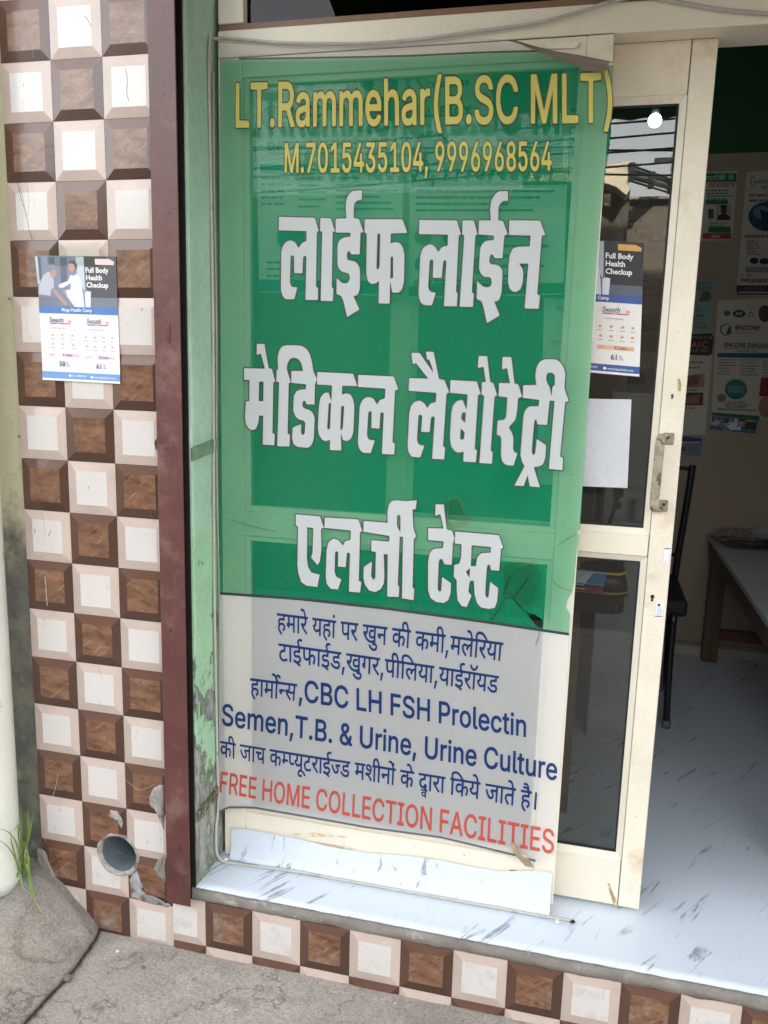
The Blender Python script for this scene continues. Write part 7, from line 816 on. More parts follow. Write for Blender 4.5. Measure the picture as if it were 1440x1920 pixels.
[[4748,7525,89,-1,11,-5,67,-287,54,-4,8,-4,47,-107,1,98,2,7,10,4,292,-5,7,-7,33,-92,2,86,7,6,32,1,1,5,-29,135,-51,-17,-9,3,-4,6,3,137,9,8,94,3,10,-6,47,-270,2,-4,24,-5,7,-5,40,-109,3,5,-1,100,3,8,7,3,100,-1,5,3,-33,135,-48,-17,-7,2,-4,7,2,139,5,8,95,0,11,-5,49,-270,38,-11,5,-4,31,-87,1,77,4,8,133,7,-15,74,4,91,32,72,56,35,117,2,55,-25,46,-62,24,-76,-3,-131,19,-60,41,-90,-6,-10,-35,-11,-16,-563,26,-9,6,-6,3,-143,-4,-7,-6,-2,-147,5,-7,3,-3,6,15,721,-3,4,-27,0,-11,-255,-10,-5,-105,1,-8,5,-8,34,-4,0,-3,-21,-8,-298,10,-24,5,0,9,161,4,8,7,2,7,-2,99,-60,6,-8,2,-142,-22,-78,-55,-35,-35,-5,73,-211,-5,-6,-6,-2,-115,4,-5,7,-20,80,-21,-79,-6,-8,-111,-2,-9,5,-1,11,98,215,-26,40,-25,76,10,432,19,69,46,43,88,4,3,3,3,41,-2,4,-167,16,-11,7,-24,-7,-5,-151,-12,-80,-65,-83,31,-44,25,-68,0,-119,17,-27,28,-8,6,-8,-35,-142,-4,-8,-98,1,-48,44,-18,84,-2,158,-11,31,-36,7,-6,8,3,161,2,7,6,4,55,6,28,25,1,200,-86,8,-10,7,-21,-9,-13,-575,18,-6,6,-7,-4,-138,-5,-9,-144,-3,-7,3,-4,7,18,730,-29,14,-16,-8,-9,-571,21,-10,6,-10,-9,-143,-11,-4,-146,2,-5,8,0,96,-39,-11,-50,12,-52,60,-20,84,4,297,18,85,50,53,66,14,10,-7,29,-61,1,104,-3,5,-188,10,-21,-8,-16,-566,18,-7,6,-9,-7,-144,-10,-6,-138,0,-10,5,11,465,-9,4,-9,-9,-13,-164,-11,-5,-98,-1,-7,4,-2,7,7,172,-12,8,-9,-13,-7,-250,11,-39,20,-14,51,-2,6,-12,-48,-147,-7,-3,-106,4,-39,50,-18,67,8,391,20,79,44,51,64,17,11,-1,49,-29,29,-40,21,35,59,23,2,81,-301,12,-7,2,-5,7,2,144,5,7,200,2,-125,141,-29,-14,-7,0,-6,5,-23,135,10,8,99,1,69,-87,2,6,-12,86],[4755,7420,56,-75,-27,72,-22,-2],[6087,7313,-11,-15,0,-44,11,-33,28,-40,8,-22,2,24,23,23,-5,84,-19,25],[5191,6857,-10,-52,24,-25,3,5,0,71],[5182,6668,-3,-81,14,-8,9,9,2,60]],
[[4453,5836,19,4,90,-5,137,20,3,-3,-11,-103,-33,3,-2,-3,16,-214,39,-106,-29,-21,5,-579,22,-13,-4,-137,-138,11,-11,726,-38,5,-1,-3,-6,-579,18,-10,-1,-127,-137,-9,-9,506,-47,0,-2,-4,16,-263,-6,-89,-35,-69,-65,-39,-74,15,-50,61,-21,83,2,132,91,69,4,-3,-5,-170,30,-45,23,30,-3,307,-56,7,-3,129,211,0,3,6,1,57,-3,5,-310,25,-3,6,3,121,286,-1,-6,123,11,83,34,50],[4921,5823,93,6,44,-284,64,-13,29,-87,-15,-49,-3,-254,-4,-4,-77,-2,-32,61,-28,-4,-11,-38,1,-310,20,-36,24,13,3,160,3,2,101,-61,1,-3,0,-118,-23,-82,-52,-38,-90,4,-65,39,-32,90,-13,330,14,110,42,50,107,19,8,74,-4,4,-179,4,-2,138,178,6,-45,167,-57,-27],[3253,5587,3,4,294,-3,50,-133,-34,-14,9,-254,-17,-142,-28,-45,-81,83,18,60,4,298,-70,7,-3,-5,-2,-380,17,-97,42,-64,104,-17,-26,-151,-4,-1,-133,3,-65,39,-37,102,-13,97,2,472,-29,18],[4496,5673,-19,-18,3,-108,41,-76,2,8,-5,179,-19,17],[3610,5578,404,6,3,-3,53,-133,-28,-13,-1,-4,0,-577,1,-4,31,-8,-12,-130,-130,0,-6,3,2,454,-21,18,-18,-21,-10,-162,-94,-2,-2,174,-21,12,-17,-22,-1,-230,20,-56,67,-29,-41,-126,-88,0,-51,54,-15,93,5,320,21,94,58,48,66,-15,53,-62,25,57,65,20,1,107,-5,4,-317,9],[5158,5527,491,-3,57,-138,-24,-13,-8,-251,-2,-4,-87,1,-3,2,-15,58,-23,-2,-11,-45,-2,-307,24,-37,17,22,9,171,93,-64,-4,-154,-23,-78,-61,-21,-95,8,-47,50,-32,92,-16,156,-3,5,-39,-1,-10,-39,-5,-94,37,-42,-46,-135,-3,-3,-60,8,-46,58,-16,120,-5,116,-37,39,-1,135,57,23,18,73,-2,152,-79,5],[5352,5384,-3,-5,3,-137,-2,-97,2,-2,55,4,4,4,9,99,41,52,107,16,1,64],[5339,5115,-42,-41,47,-70,1,111,-2,3]],
[[4467,5851,94,-3,141,20,12,-8,-10,-115,-9,-9,-22,2,-4,-3,15,-199,40,-109,-3,-8,-27,-17,5,-564,19,-10,4,-7,-3,-143,-4,-8,-9,-4,-142,11,-10,8,-8,717,-12,4,-5,-2,-6,-556,17,-10,2,-7,-1,-132,-8,-11,-141,-9,-8,2,-5,7,-9,498,-23,-1,15,-248,-7,-97,-36,-73,-68,-42,-11,-3,-79,16,-52,64,-24,91,1,132,6,11,99,74,14,-2,3,-8,-5,-173,17,-26,10,9,-2,292,-47,5,-9,9,-3,141,12,7,199,-1,4,41,-312,29,-18,-9,0,-557,3,-6,24,-6,5,-8,-14,-144,-11,-4,-138,0,-10,7,1,458,-8,5,-6,-10,-8,-159,-6,-8,-8,-2,-98,-1,-9,4,-3,8,1,167,-4,4,-9,-13,1,-221,17,-50,63,-26,7,-10,-43,-134,-12,-7,-96,2,-56,61,-15,97,5,320,23,102,60,51,9,3,73,-16,42,-50,19,41,62,21,1,86,-3,3,-310,9,-23,-11,8,-242,-17,-146,-31,-49,-10,-6,-10,4,-84,87,18,68,4,283,-46,4,-2,-369,16,-93,37,-57,100,-14,8,-5,2,-9,-27,-156,-9,-10,-145,2,-75,46,-37,108,-12,93,1,469,-24,13,-5,8,-1,131,5,11,8,3,302,-3,9,-7,31,-81,2,68,5,8,8,3,409,5,10,-8,38,-96,4,80,10,10,275,-2,-5,110,11,86,39,57],[4913,5833,103,9,9,-5,44,-280,4,-3,56,-11,14,-35,4,25,9,8,490,-3,12,-6,61,-149,-4,-8,-22,-12,-7,-248,-10,-9,-97,1,-7,6,-14,54,-4,0,-9,-38,-2,-299,11,-19,6,2,9,169,5,10,7,2,7,-3,96,-66,-2,-161,-27,-89,-68,-24,-99,9,-9,5,-47,52,-31,88,-18,158,-19,-1,-2,-3,-7,-26,-4,-84,34,-42,3,-11,-50,-144,-11,-4,-67,10,-51,64,-16,124,-5,113,-37,38,-1,142,8,12,51,20,16,64,-2,138,-5,2,-70,3,-3,-239,-4,-11,-8,-3,-88,-1,-7,6,-27,54,-10,-1,-8,-27,2,-306,11,-22,2,-2,5,3,3,159,8,10,11,-1,108,-65,4,-7,-1,-122,-24,-89,-55,-41,-11,-4,-94,5,-70,44,-33,96,-12,333,14,111,50,59,99,17,6,52,-4,3,-167,4,-11,9,-2,141,4,11,7,3,164,7,-37,134,-47,-23,-7,0,-7,7,-1,140],[4500,5657,-11,-9,3,-97,16,-30,-2,129],[5364,5371,-2,-213,33,1,5,2,7,90,43,58,7,5,100,15,0,38,-2,4],[5333,5092,-19,-17,-1,-4,18,-26]]]
KEYS = ['b1', 'b2', 'b3', 'b3l', 'b4', 'b5', 'r6', 'y1', 'y1_o', 'y2', 'y2_o', 'h1', 'h1_o', 'h1b', 'h1b_o', 'h2', 'h2_o', 'h2b', 'h2b_o', 'h3', 'h3_o']
C_ = {k: [(np.array(c).reshape(-1, 2).cumsum(0) * 0.0002).tolist() for c in L] for k, L in zip(KEYS, OUTLINES)}
HW = mesh_vinyl('white_print', (0.77, 0.775, 0.81), 0.09, 0.02); YW = mesh_vinyl('yellow_print', (0.86, 0.74, 0.20), 0.07, 0.05); BL = mesh_vinyl('blue_print', (0.016, 0.052, 0.19), 0.05, 0.08); RD = mesh_vinyl('red_print', (0.66, 0.105, 0.075), 0.12, 0.08); OUTL = mesh_vinyl('dark_outline_print', (0.10, 0.075, 0.07), 0.12)
for keys, name, mat in ((('y1',), 'name_print', YW), (('y2',), 'phone_print', YW), (('h1', 'h1b'), 'heading_print', HW), (('h2', 'h2b'), 'heading_print', HW), (('h3',), 'heading_print', HW)):
    link(name, fill2d(sum((C_[k] for k in keys), []), on_banner(0.0010)), mat, bn)
    link(name + '_outline', fill2d(sum((C_[k + '_o'] + C_[k] for k in keys), []), on_banner(0.0010)), OUTL, bn)
for keys in (('b1',), ('b2',), ('b3', 'b3l'), ('b4',), ('b5',)):
    link('small_text_print', fill2d(sum((C_[k] for k in keys), []), on_banner(0.0010)), BL, bn)
link('bottom_text_print', fill2d(C_['r6'], on_banner(0.0010)), RD, bn)
# tears and the crumpled clear tape over them
def crease(name, L, r, mat, d=0.0012):
    for P_ in L:
        bm = bmesh.new(); q = [on_banner(d)(p.x + 0.0008 * fbm(i * 1.7, 3), p.z + 0.0008 * fbm(3, i * 1.3)) for i, p in enumerate(smoothpath([at(x, y, YB) for x, y in P_], 5))]
        tube(bm, q, [r * (0.4 + 0.6 * math.sin(math.pi * min(1, (i + 0.5) / len(q)))) for i in range(len(q))], 6)
        fin(name, bm, mat, bn, smooth=True)
crease('tear', [[(917, 1168), (935, 1142), (948, 1121)], [(948, 1121), (944, 1113), (956, 1078)], [(948, 1121), (962, 1121), (985, 1147)], [(962, 1121), (978, 1100), (996, 1076)]], 0.0011, ink((28, 52, 36)))
crease('tear', [[(1013, 1178), (1008, 1200), (1004, 1210)], [(424, 972), (470, 985), (520, 997)], [(1045, 1022), (1068, 1008), (1082, 1000)], [(1030, 1085), (1050, 1100), (1072, 1108)]], 0.0007, ink((25, 85, 55)))
TAPE = glass('clear_tape', (0.96, 0.97, 0.92), 1.25)
def tape(L, seed):
    me = fill2d([pz(L, YB)], lambda x, z: Vector((x, 0, z))); bm = cells(me, 0.006); bpy.data.meshes.remove(me)
    for v in bm.verts: v.co.y = YB + RB(v.co.x, v.co.z) - 0.0022 - 0.0016 * abs(fbm(v.co.x * 70 + seed, v.co.z * 70, 3)) * 2
    return fin('clear_tape', bm, TAPE, bn)
tape([(940, 1062), (975, 1050), (1003, 1056), (1012, 1078), (1008, 1120), (990, 1140), (962, 1122), (946, 1112)], 1)
tape([(838, 945), (850, 934), (864, 938), (872, 960), (880, 975), (872, 985), (846, 992), (836, 975)], 2)
crease('tape_edge', [[(839, 942), (850, 934), (862, 938), (867, 952), (880, 975), (868, 984)], [(842, 945), (838, 970), (845, 990)], [(966, 1064), (985, 1058), (1005, 1054), (996, 1074)]], 0.0009, ink((110, 120, 60)))
bm = bmesh.new()
P_ = [(958, 1578), (968, 1586), (978, 1594), (992, 1610), (1003, 1628), (985, 1624), (972, 1610), (962, 1598)]
c0 = at(978, 1604, YB - 0.008); V = [bm.verts.new(at(x, y, YB - 0.0025 - 0.004 * (i % 2))) for i, (x, y) in enumerate(P_)]; cv = bm.verts.new(c0)
for i in range(len(V)): bm.faces.new((V[i], V[(i + 1) % len(V)], cv))
fin('crumpled_tape', bm, pm('brown_tape', (0.36, 0.27, 0.18), 0.35, var=0.3, scale=60, stain=(0.6, 0.56, 0.5), sscale=60), bn)

# ------------------------------------------------------------ health camp leaflets
def leaflet(label, pts, n, faded, name='health_leaflet', upper_only=False):
    tl, tr, bl = pts; W0 = sheet_map(tl, tr, bl, n); wd = (Vector(tr) - Vector(tl)).length; h = (Vector(tl) - Vector(bl)).length
    root = thing(name, label, 'leaflet', bl, 'health camp leaflets')
    def W(u, v, d=0.0):                             # slight curl of the paper
        U, V_ = u / wd, -v / h
        return W0(u, v, d + 0.004 * max(0, V_ - 0.72) ** 2 * 8)
    f = (lambda c: tuple(int(v + (210 - v) * 0.22) for v in c)) if faded else (lambda c: c)
    PU = lambda x: (x - 90) / 1100 * wd
    PV = lambda y: -(y - 130) / 1740 * h
    def q(L): return [(PU(x), PV(y)) for x, y in L]
    def g(nm, L, col, d): # gridded so that it follows the curl
        (u0, v0), (u1, v1) = L; bm = bmesh.new(); nx, ny = 10, 14
        Vv = [[bm.verts.new(W(u0 + (u1 - u0) * i / nx, v0 + (v1 - v0) * j / ny, d)) for i in range(nx + 1)] for j in range(ny + 1)]
        for j in range(ny):
            for i in range(nx): bm.faces.new((Vv[j][i], Vv[j][i + 1], Vv[j + 1][i + 1], Vv[j + 1][i])).smooth = True
        return fin(nm, bm, ink(col, 0.35), root, smooth='keep')
    vb = -h if not upper_only else PV(905)
    g('paper', ((0, vb), (wd, 0)), f((232, 229, 228)), 0.0)
    ph = g('photo', ((0, PV(832)), (wd, 0)), f((98, 112, 140)), 0.0002)
    D = 0.0004
    polys(ph, 'photo_wall_print', W, [q(rc2) for rc2 in ([(110, 140), (150, 140), (155, 420), (112, 500)], [(240, 150), (345, 150), (340, 250), (250, 250)], [(420, 150), (520, 150), (500, 520), (420, 500)])], f((62, 74, 96)), D)
    polys(ph, 'photo_light_print', W, [q([(640, 140), (750, 140), (750, 620), (650, 430)]), q([(70, 140), (105, 140), (125, 520), (92, 520)])], f((188, 196, 212)), D)
    polys(ph, 'photo_dark_print', W, [q([(752, 131), (1189, 131), (1189, 690), (800, 690), (770, 560)])], f((42, 42, 46)), D)
    polys(ph, 'photo_sofa_print', W, [q([(800, 690), (1189, 690), (1189, 828), (800, 828)]), q([(92, 690), (370, 705), (380, 828), (92, 828)])], f((88, 97, 116)), D + 0.0001)
    polys(ph, 'white_coat_print', W, [q([(560, 385), (600, 400), (650, 370), (695, 440), (725, 640), (735, 826), (600, 826), (500, 690), (478, 600), (548, 585), (560, 500), (440, 570), (385, 560), (392, 520), (520, 470)]), q([(745, 620), (790, 600), (833, 612), (820, 826), (748, 826)])], f((216, 220, 232)), D + 0.0003)
    polys(ph, 'patient_shirt_print', W, [q([(255, 345), (300, 400), (325, 470), (318, 560), (275, 600), (268, 680), (96, 660), (110, 540), (175, 400)])], f((178, 182, 194)), D + 0.0002)
    polys(ph, 'skin_print', W, [q(disc(585, 280, 48, 18, 68)), q(disc(322, 372, 48, 18, 58)), q([(285, 600), (335, 590), (420, 690), (505, 780), (470, 812), (400, 740)]), q([(455, 590), (490, 620), (480, 660), (440, 630)])], f((176, 128, 112)), D + 0.0004)
    polys(ph, 'hair_print', W, [q([(535, 235), (560, 190), (625, 190), (658, 240), (650, 320), (628, 300), (615, 240), (560, 232)])], f((46, 38, 40)), D + 0.0005)
    polys(ph, 'grey_hair_print', W, [q([(268, 330), (285, 262), (340, 250), (378, 290), (372, 325), (320, 312), (290, 350)])], f((120, 120, 124)), D + 0.0005)
    polys(ph, 'sponsor_tag', W, [q([(905, 165), (1100, 165), (1165, 200), (1160, 246), (908, 243)])], (222, 168, 88) if not faded else (236, 196, 200), D + 0.0004)
    t = lambda s, x, y, sz, col, bold=0.02, xs=1.0, sh=0, nm='lettering_print': txt(root if nm != 'photo_lettering_print' else ph, nm, s, PU(x), PV(y), sz * h / 1740, col, W, bold, sh, D + 0.0009, xs)
    wht = f((236, 238, 242)); nav = f((58, 82, 138)); pnk = f((206, 70, 112))
    t('Full Body', 770, 352, 98, wht, 0.03, 0.98, 0, 'photo_lettering_print'); t('Health', 773, 452, 98, wht, 0.03, 0.98, 0, 'photo_lettering_print'); t('Checkup', 776, 552, 98, wht, 0.03, 0.98, 0, 'photo_lettering_print')
    g('blue_band', ((0, PV(922)), (wd, PV(826))), (52, 86, 156) if not faded else (74, 122, 186), 0.0005)
    t('Mega Health Camp', 412, 890, 66, wht, 0.02, 0.95)
    if upper_only: return root
    g('blue_band', ((0, PV(1838)), (wd, PV(1742))), (48, 84, 154) if not faded else (104, 150, 204), 0.0003)
    for k, (x, y) in enumerate(((225, 1045), (750, 1050))):
        t('Swasth', x, y, 104, nav, 0.006, 0.80, 0.25); t('Fit', x + 262, y + 2, 58, pnk, 0.004, 1, 0.1)
        polys(root, 'pink_bar_print', W, [q([(x + 12, y + 8), (x + 290, y + 10), (x + 310, y + 26), (x + 14, y + 28)])], pnk, D)
        t('SUPER 3' if k == 0 else 'SUPER 4', x + 110, y + 26, 20, wht, 0.01)
        t('NUMBER OF PARAMETERS', x + 25, y + 90, 22, (120, 122, 130), 0)
    rnd = random.Random(2)
    ic = [(260, 1225), (400, 1225), (545, 1225), (262, 1350), (403, 1352), (548, 1355), (735, 1238), (860, 1238), (985, 1238), (1098, 1240), (742, 1365), (862, 1368), (985, 1368), (1098, 1368)]
    polys(root, 'icon_print', W, [q(disc(x, y, 21, 14)) for x, y in ic], (226, 178, 150) if not faded else (222, 196, 202), D)
    polys(root, 'icon_mark_print', W, [q(disc(x, y, 8, 8)) for x, y in ic], f((150, 120, 110)), D + 0.0002)
    polys(root, 'small_print', W, [r_ for x, y in ic for r_ in [q(rc(x - 30, y + 48, x + 30, y + 56))]], f((140, 140, 148)), D)
    polys(root, 'rule_print', W, [q(rc(x, 1195, x + 2, 1400)) for x in (330, 470, 798, 925, 1045)] + [q(rc(655, 960, 658, 1640))] + [q(rc(150, 1128, 240, 1131)), q(rc(1090, 1138, 1160, 1141))], f((196, 198, 204)), D)
    polys(root, 'price_bar_print', W, [q(rc(180, 1470, 640, 1535)), q(rc(705, 1485, 1120, 1545))], (232, 188, 156) if not faded else (236, 214, 222), D)
    t('NOW', 205, 1515, 34, f((200, 130, 110)), 0); t('₹1400/-', 395, 1522, 58, nav, 0.008); t('ONLY', 555, 1515, 34, f((200, 130, 110)), 0)
    t('NOW', 720, 1530, 34, f((200, 130, 110)), 0); t('₹2360/-', 900, 1536, 58, nav, 0.008); t('ONLY', 1050, 1530, 34, f((200, 130, 110)), 0)
    t('58', 342, 1662, 100, nav, 0.02); t('%', 446, 1632, 48, nav, 0.01); t('OFF', 446, 1664, 32, pnk, 0.01)
    t('61', 862, 1674, 100, nav, 0.02); t('%', 962, 1644, 48, nav, 0.01); t('OFF', 962, 1676, 32, pnk, 0.01)
    t('011-49885050', 525, 1806, 46, wht, 0.006, 0.85); t('www.lalpathlabs.com', 830, 1812, 46, wht, 0.006, 0.88)
    polys(root, 'round_icon_print', W, [q(disc(492, 1790, 19, 14)), q(disc(800, 1796, 19, 14))], wht, D + 0.0002)
    return root
leaflet('faded health checkup leaflet taped on the tiled pillar', (at(68, 479, -0.0045), at(217, 481, -0.0045), at(81, 712, -0.0045)), (0, -1, 0), True)
lp = at(1208, 455, YD + 0.0162), at(1206, 692, YD + 0.0162)
leaflet('clean health checkup leaflet on the glass of the sliding door beside the banner', (lp[0] + Vector((-0.208, 0, 0.012)), lp[0], lp[0] + Vector((-0.196, 0, -0.268))), (0, -1, 0), False)
wp = [at(x, y, YD + 0.0162) for x, y in ((1096, 749), (1187, 749), (1178, 916), (1090, 912))]
W = sheet_map(wp[0] + Vector((-0.1, 0, 0)), wp[1], wp[3] + Vector((-0.1, 0, 0)), (0, -1, 0)); bm = bmesh.new(); nx = 14
Vv = [[bm.verts.new(W(u, v, 0.0006 + 0.0012 * math.sin(u * 30 + v * 12) ** 2)) for u in lsp(0, 0.2, nx)] for v in lsp(0, -0.196, nx)]
for a, b in zip(Vv[:-1], Vv[1:]):
    for i in range(nx): bm.faces.new((a[i], a[i + 1], b[i + 1], b[i])).smooth = True
tag(fin('blank_paper', bm, pm('white_paper', (0.66, 0.69, 0.74), 0.4, var=0.03, scale=8), smooth='keep'), 'blank white sheet of paper on the door glass below the leaflet', 'paper')
# clear tape over the pillar leaflet's top
bm = bmesh.new(); L = [at(x, y, -0.0052) for x, y in ((100, 458), (185, 452), (200, 480), (190, 500), (95, 498), (88, 475))]; bm.faces.new([bm.verts.new(p) for p in L]); tag(fin('clear_tape', bm, TAPE), 'strip of clear tape holding the top of the pillar leaflet', 'tape')

# ------------------------------------------------------------ the room behind
YBK = 2.1826
BEIGE = pm('beige_wall_paint', (0.38, 0.315, 0.235), 0.7, var=0.06, scale=2, fine=0.03, bmp=0.1)
DKGREEN = pm('dark_green_wall_paint', (0.016, 0.085, 0.022), 0.6, var=0.15, scale=3, bmp=0.1)
bw = thing('back_wall', 'beige back wall of the room with a dark green upper part', 'wall', (1.8, YBK, ZT))
Box('lower_wall', (0.445, YBK, ZT - 0.05), (3.3, YBK + 0.1, 2.3705), BEIGE, bw, 0)
Box('upper_wall', (0.445, YBK - 0.002, 2.371), (3.3, YBK + 0.1, 3.0), DKGREEN, bw, 0)
Box('skirting', (0.445, YBK - 0.012, ZT), (3.3, YBK - 0.0005, ZT + 0.042), pm('pale_skirting', (0.50, 0.47, 0.40), 0.5), bw, 0.001)
Box('skirting_cap', (0.445, YBK - 0.014, ZT + 0.0422), (3.3, YBK - 0.0005, ZT + 0.06), pm('grey_skirting_line', (0.26, 0.26, 0.24), 0.5), bw, 0.001)
sw = thing('side_wall', 'beige side wall of the room behind the fixed frame', 'wall', (0.44, 1.2, ZT))
Box('plaster', (0.40, 0.341, ZT - 0.05), (0.444, YBK, 3.0), BEIGE, sw, 0)
s2 = thing('far_side_wall', 'beige side wall at the right end of the room', 'wall', (3.35, 1.2, ZT))
Box('plaster', (3.301, 0.0, 0.0), (3.42, YBK, 3.0), BEIGE, s2, 0)
Box('ceiling', (0.30, 0.0, 2.9005), (3.42, YBK + 0.1, 3.1), pm('ceiling_paint', (0.12, 0.16, 0.11), 0.7), None, 0)['kind'] = 'structure'
bd = thing('shop_building', 'lintel of the shop building, with unseen upper block and right front added for shade', 'building', (1.5, 1.0, 2.56))
Box('lintel', (0.4435, 0.1, 2.5605), (3.3, 0.3, 2.9), CEMENT, bd, 0)
Box('upper_shade_block', (-9, 0.0, 3.1005), (12, 6, 8.9), pm('shade_block_plaster', (0.45, 0.42, 0.36), 0.8, bmp=0.2), bd, 0)  # unseen mass, its height set so the shadow covers the street
Box('right_light_block', (2.02, YF + 0.117, ZT), (3.3, YF + 0.2, 2.5604), pm('light_block_paint', (0.30, 0.28, 0.24), 0.7), bd, 0)  # unseen front, added to cut the daylight entering the room
Box('right_bay', (3.4205, 0.0, -0.05), (9, 0.4, 3.1), pm('plaster_bay', (0.42, 0.40, 0.36), 0.8, bmp=0.2), bd, 0)
Box('rear_mass', (-7, YBK + 0.12, 0), (9, 6, 3.1), CEMENT, bd, 0)
cn = thing('canopy', 'dark green sheet canopy reaching out over the shop door', 'canopy', (1.9, -0.5, 2.4))
bm = bmesh.new(); V = []
for i, x in enumerate(lsp(0.5, 3.4, 116)):
    dz = 0.004 * math.sin(i * math.pi / 2.0); V.append([bm.verts.new(p) for p in ((x, -1.0, 2.312 + dz), (x, 0.0, 2.66 + dz), (x, 0.0, 2.664 + dz), (x, -1.0, 2.316 + dz))])
for a, b in zip(V[:-1], V[1:]):
    for k in range(4): bm.faces.new((a[k], a[(k + 1) % 4], b[(k + 1) % 4], b[k])).smooth = True
fin('sheet', bm, pm('green_tin', (0.03, 0.075, 0.035), 0.5, var=0.3, scale=8, stain=(0.10, 0.09, 0.05), sscale=12), cn, smooth='keep')
for x in (0.7, 2.0, 3.3):
    bm = bmesh.new(); tube(bm, [(x, 0.0, 2.62), (x, -0.98, 2.292)], 0.012, 8); fin('bracket', bm, BLACKM, cn, smooth=True)

# posters on the back wall (and behind the banner), laid out on their own wall plane
def poster(label, L, Y, items, paper=(196, 192, 180), name='wall_poster', group='posters on the back wall', curl=0.0015):
    """L: photo pixels tl, tr, br, bl on the wall plane; items are given in the same pixels"""
    c = [at(x, y, Y) for x, y in L]; root = thing(name, label, 'poster', c[3], group); rnd = random.Random(len(label))
    bm = bmesh.new(); bm.faces.new([bm.verts.new(p) for p in c]); pr = [bm.verts.new(p + Vector((0, 0.0008, 0))) for p in c]; fin('paper', bm, ink(paper, 0.4), root)
    k = 0
    for it in items:
        d = 0.0006 + 0.0004 * k; k += 0.25
        if it[0] == 'r':
            x0, y0, x1, y1, col = it[1:]; sk = (L[3][0] - L[0][0]) / max(1, L[3][1] - L[0][1]); s = lambda x, y: (x + 0 * sk, y)
            bm = bmesh.new(); bm.faces.new([bm.verts.new(at(x, y, Y - d)) for x, y in ((x0, y0), (x1, y0), (x1, y1), (x0, y1))]); fin('colour_block', bm, ink(col), root)
        elif it[0] == 'p':
            bm = bmesh.new(); bm.faces.new([bm.verts.new(at(x, y, Y - d)) for x, y in it[1]]); fin('picture_shape', bm, ink(it[2]), root)
        elif it[0] == 'd':
            x, y, rx, ry, col = it[1:]; bm = bmesh.new(); bm.faces.new([bm.verts.new(at(a, b, Y - d)) for a, b in disc(x, y, rx, 24, ry)]); fin('disc', bm, ink(col), root)
        elif it[0] == 'l':
            x0, y0, x1, y1, n, th, col = it[1:]; bm = bmesh.new()
            for rr in rows(x0, x1, y0, y1, n, th, rnd): bm.faces.new([bm.verts.new(at(a, b, Y - d)) for a, b in rr])
            fin('small_print', bm, ink(col), root)
        elif it[0] == 't':
            s, x, y, hpx, col = it[1:6]; p = at(x, y, Y); q = at(x, y - hpx, Y); sz = (q - p).length / 0.70
            txt(root, 'lettering_print', s, 0, 0, sz, col, (lambda p: (lambda u, v, dd: Vector((p.x + u, Y - dd, p.z + v))))(p), it[6] if len(it) > 6 else 0.01, 0, d, it[7] if len(it) > 7 else 1.0)
    return root
GN = (12, 110, 70); TL = (20, 120, 120); RDk = (160, 50, 45); DK = (40, 40, 44); GY = (110, 108, 102); PU_ = (62, 34, 66)
YP = YBK - 0.002
poster('hospital poster with a green heading and a man in a dark suit', [(1322, 322), (1383, 320), (1373, 450), (1308, 452)], YP, [
    ('r', 1322, 325, 1381, 341, GN), ('d', 1355, 332, 5.5, 5.5, (150, 170, 160)), ('d', 1371, 332, 5.5, 5.5, (150, 170, 160)), ('t', 'हास्पिटल', 1322, 338, 8, (190, 210, 195), 0.01, 0.8),
    ('t', 'रोगों के पैनल पर', 1328, 352, 8, RDk, 0.02, 0.72), ('l', 1326, 356, 1376, 372, 4, 2.2, (60, 100, 84)), ('r', 1323, 375, 1365, 383, GN), ('r', 1344, 385, 1370, 413, (150, 70, 66)), ('r', 1345.5, 386.5, 1369, 412, (176, 172, 164)), ('d', 1357, 394, 6, 8, (74, 56, 48)), ('d', 1357, 388, 6.3, 4, (20, 18, 18)), ('p', [(1344, 412), (1347, 404), (1354, 401), (1360, 401), (1367, 404), (1369, 412)], (26, 26, 30)), ('r', 1328, 392, 1338, 410, (60, 70, 66)), ('l', 1330, 417, 1370, 422, 2, 2.2, GY), ('r', 1328, 425, 1370, 436, GN), ('r', 1318, 437, 1371, 448, RDk), ('t', '24x7', 1333, 446, 6, (220, 200, 190), 0.02)])
poster('wellness poster with a blue globe, upper right of the back wall', [(1400, 322), (1520, 318), (1505, 556), (1380, 554)], YP, [
    ('d', 1412, 340, 6, 9, (186, 90, 90)), ('d', 1413, 340, 4.5, 7, (196, 192, 180)), ('t', 'wellness', 1412, 344, 9, (60, 110, 90), 0.01), ('t', 'TECH', 1426, 355, 6, DK, 0.02), ('l', 1404, 364, 1460, 374, 2, 4, GY), ('d', 1440, 406, 37, 28, (30, 60, 92)), ('d', 1428, 398, 16, 12, (90, 130, 150)), ('p', [(1425, 392), (1445, 400), (1450, 430), (1432, 432)], (20, 34, 60)), ('r', 1396, 440, 1434, 446, (170, 110, 100)), ('l', 1400, 450, 1430, 476, 8, 1.8, GY), ('r', 1436, 440, 1480, 446, (170, 110, 100)), ('d', 1414, 489, 8, 6, (30, 36, 44)), ('d', 1433, 490, 9, 6, (30, 36, 44)), ('r', 1397, 500, 1450, 511, (140, 138, 132)), ('t', 'Dr. PSM', 1388, 518, 4, GY), ('t', 'WELLNESS', 1388, 529, 6.5, DK, 0.03, 1.1), ('r', 1381, 535, 1500, 553, PU_), ('l', 1394, 539, 1450, 544, 2, 2, (120, 90, 120)), ('r', 1384, 547, 1470, 550, (170, 160, 170))])
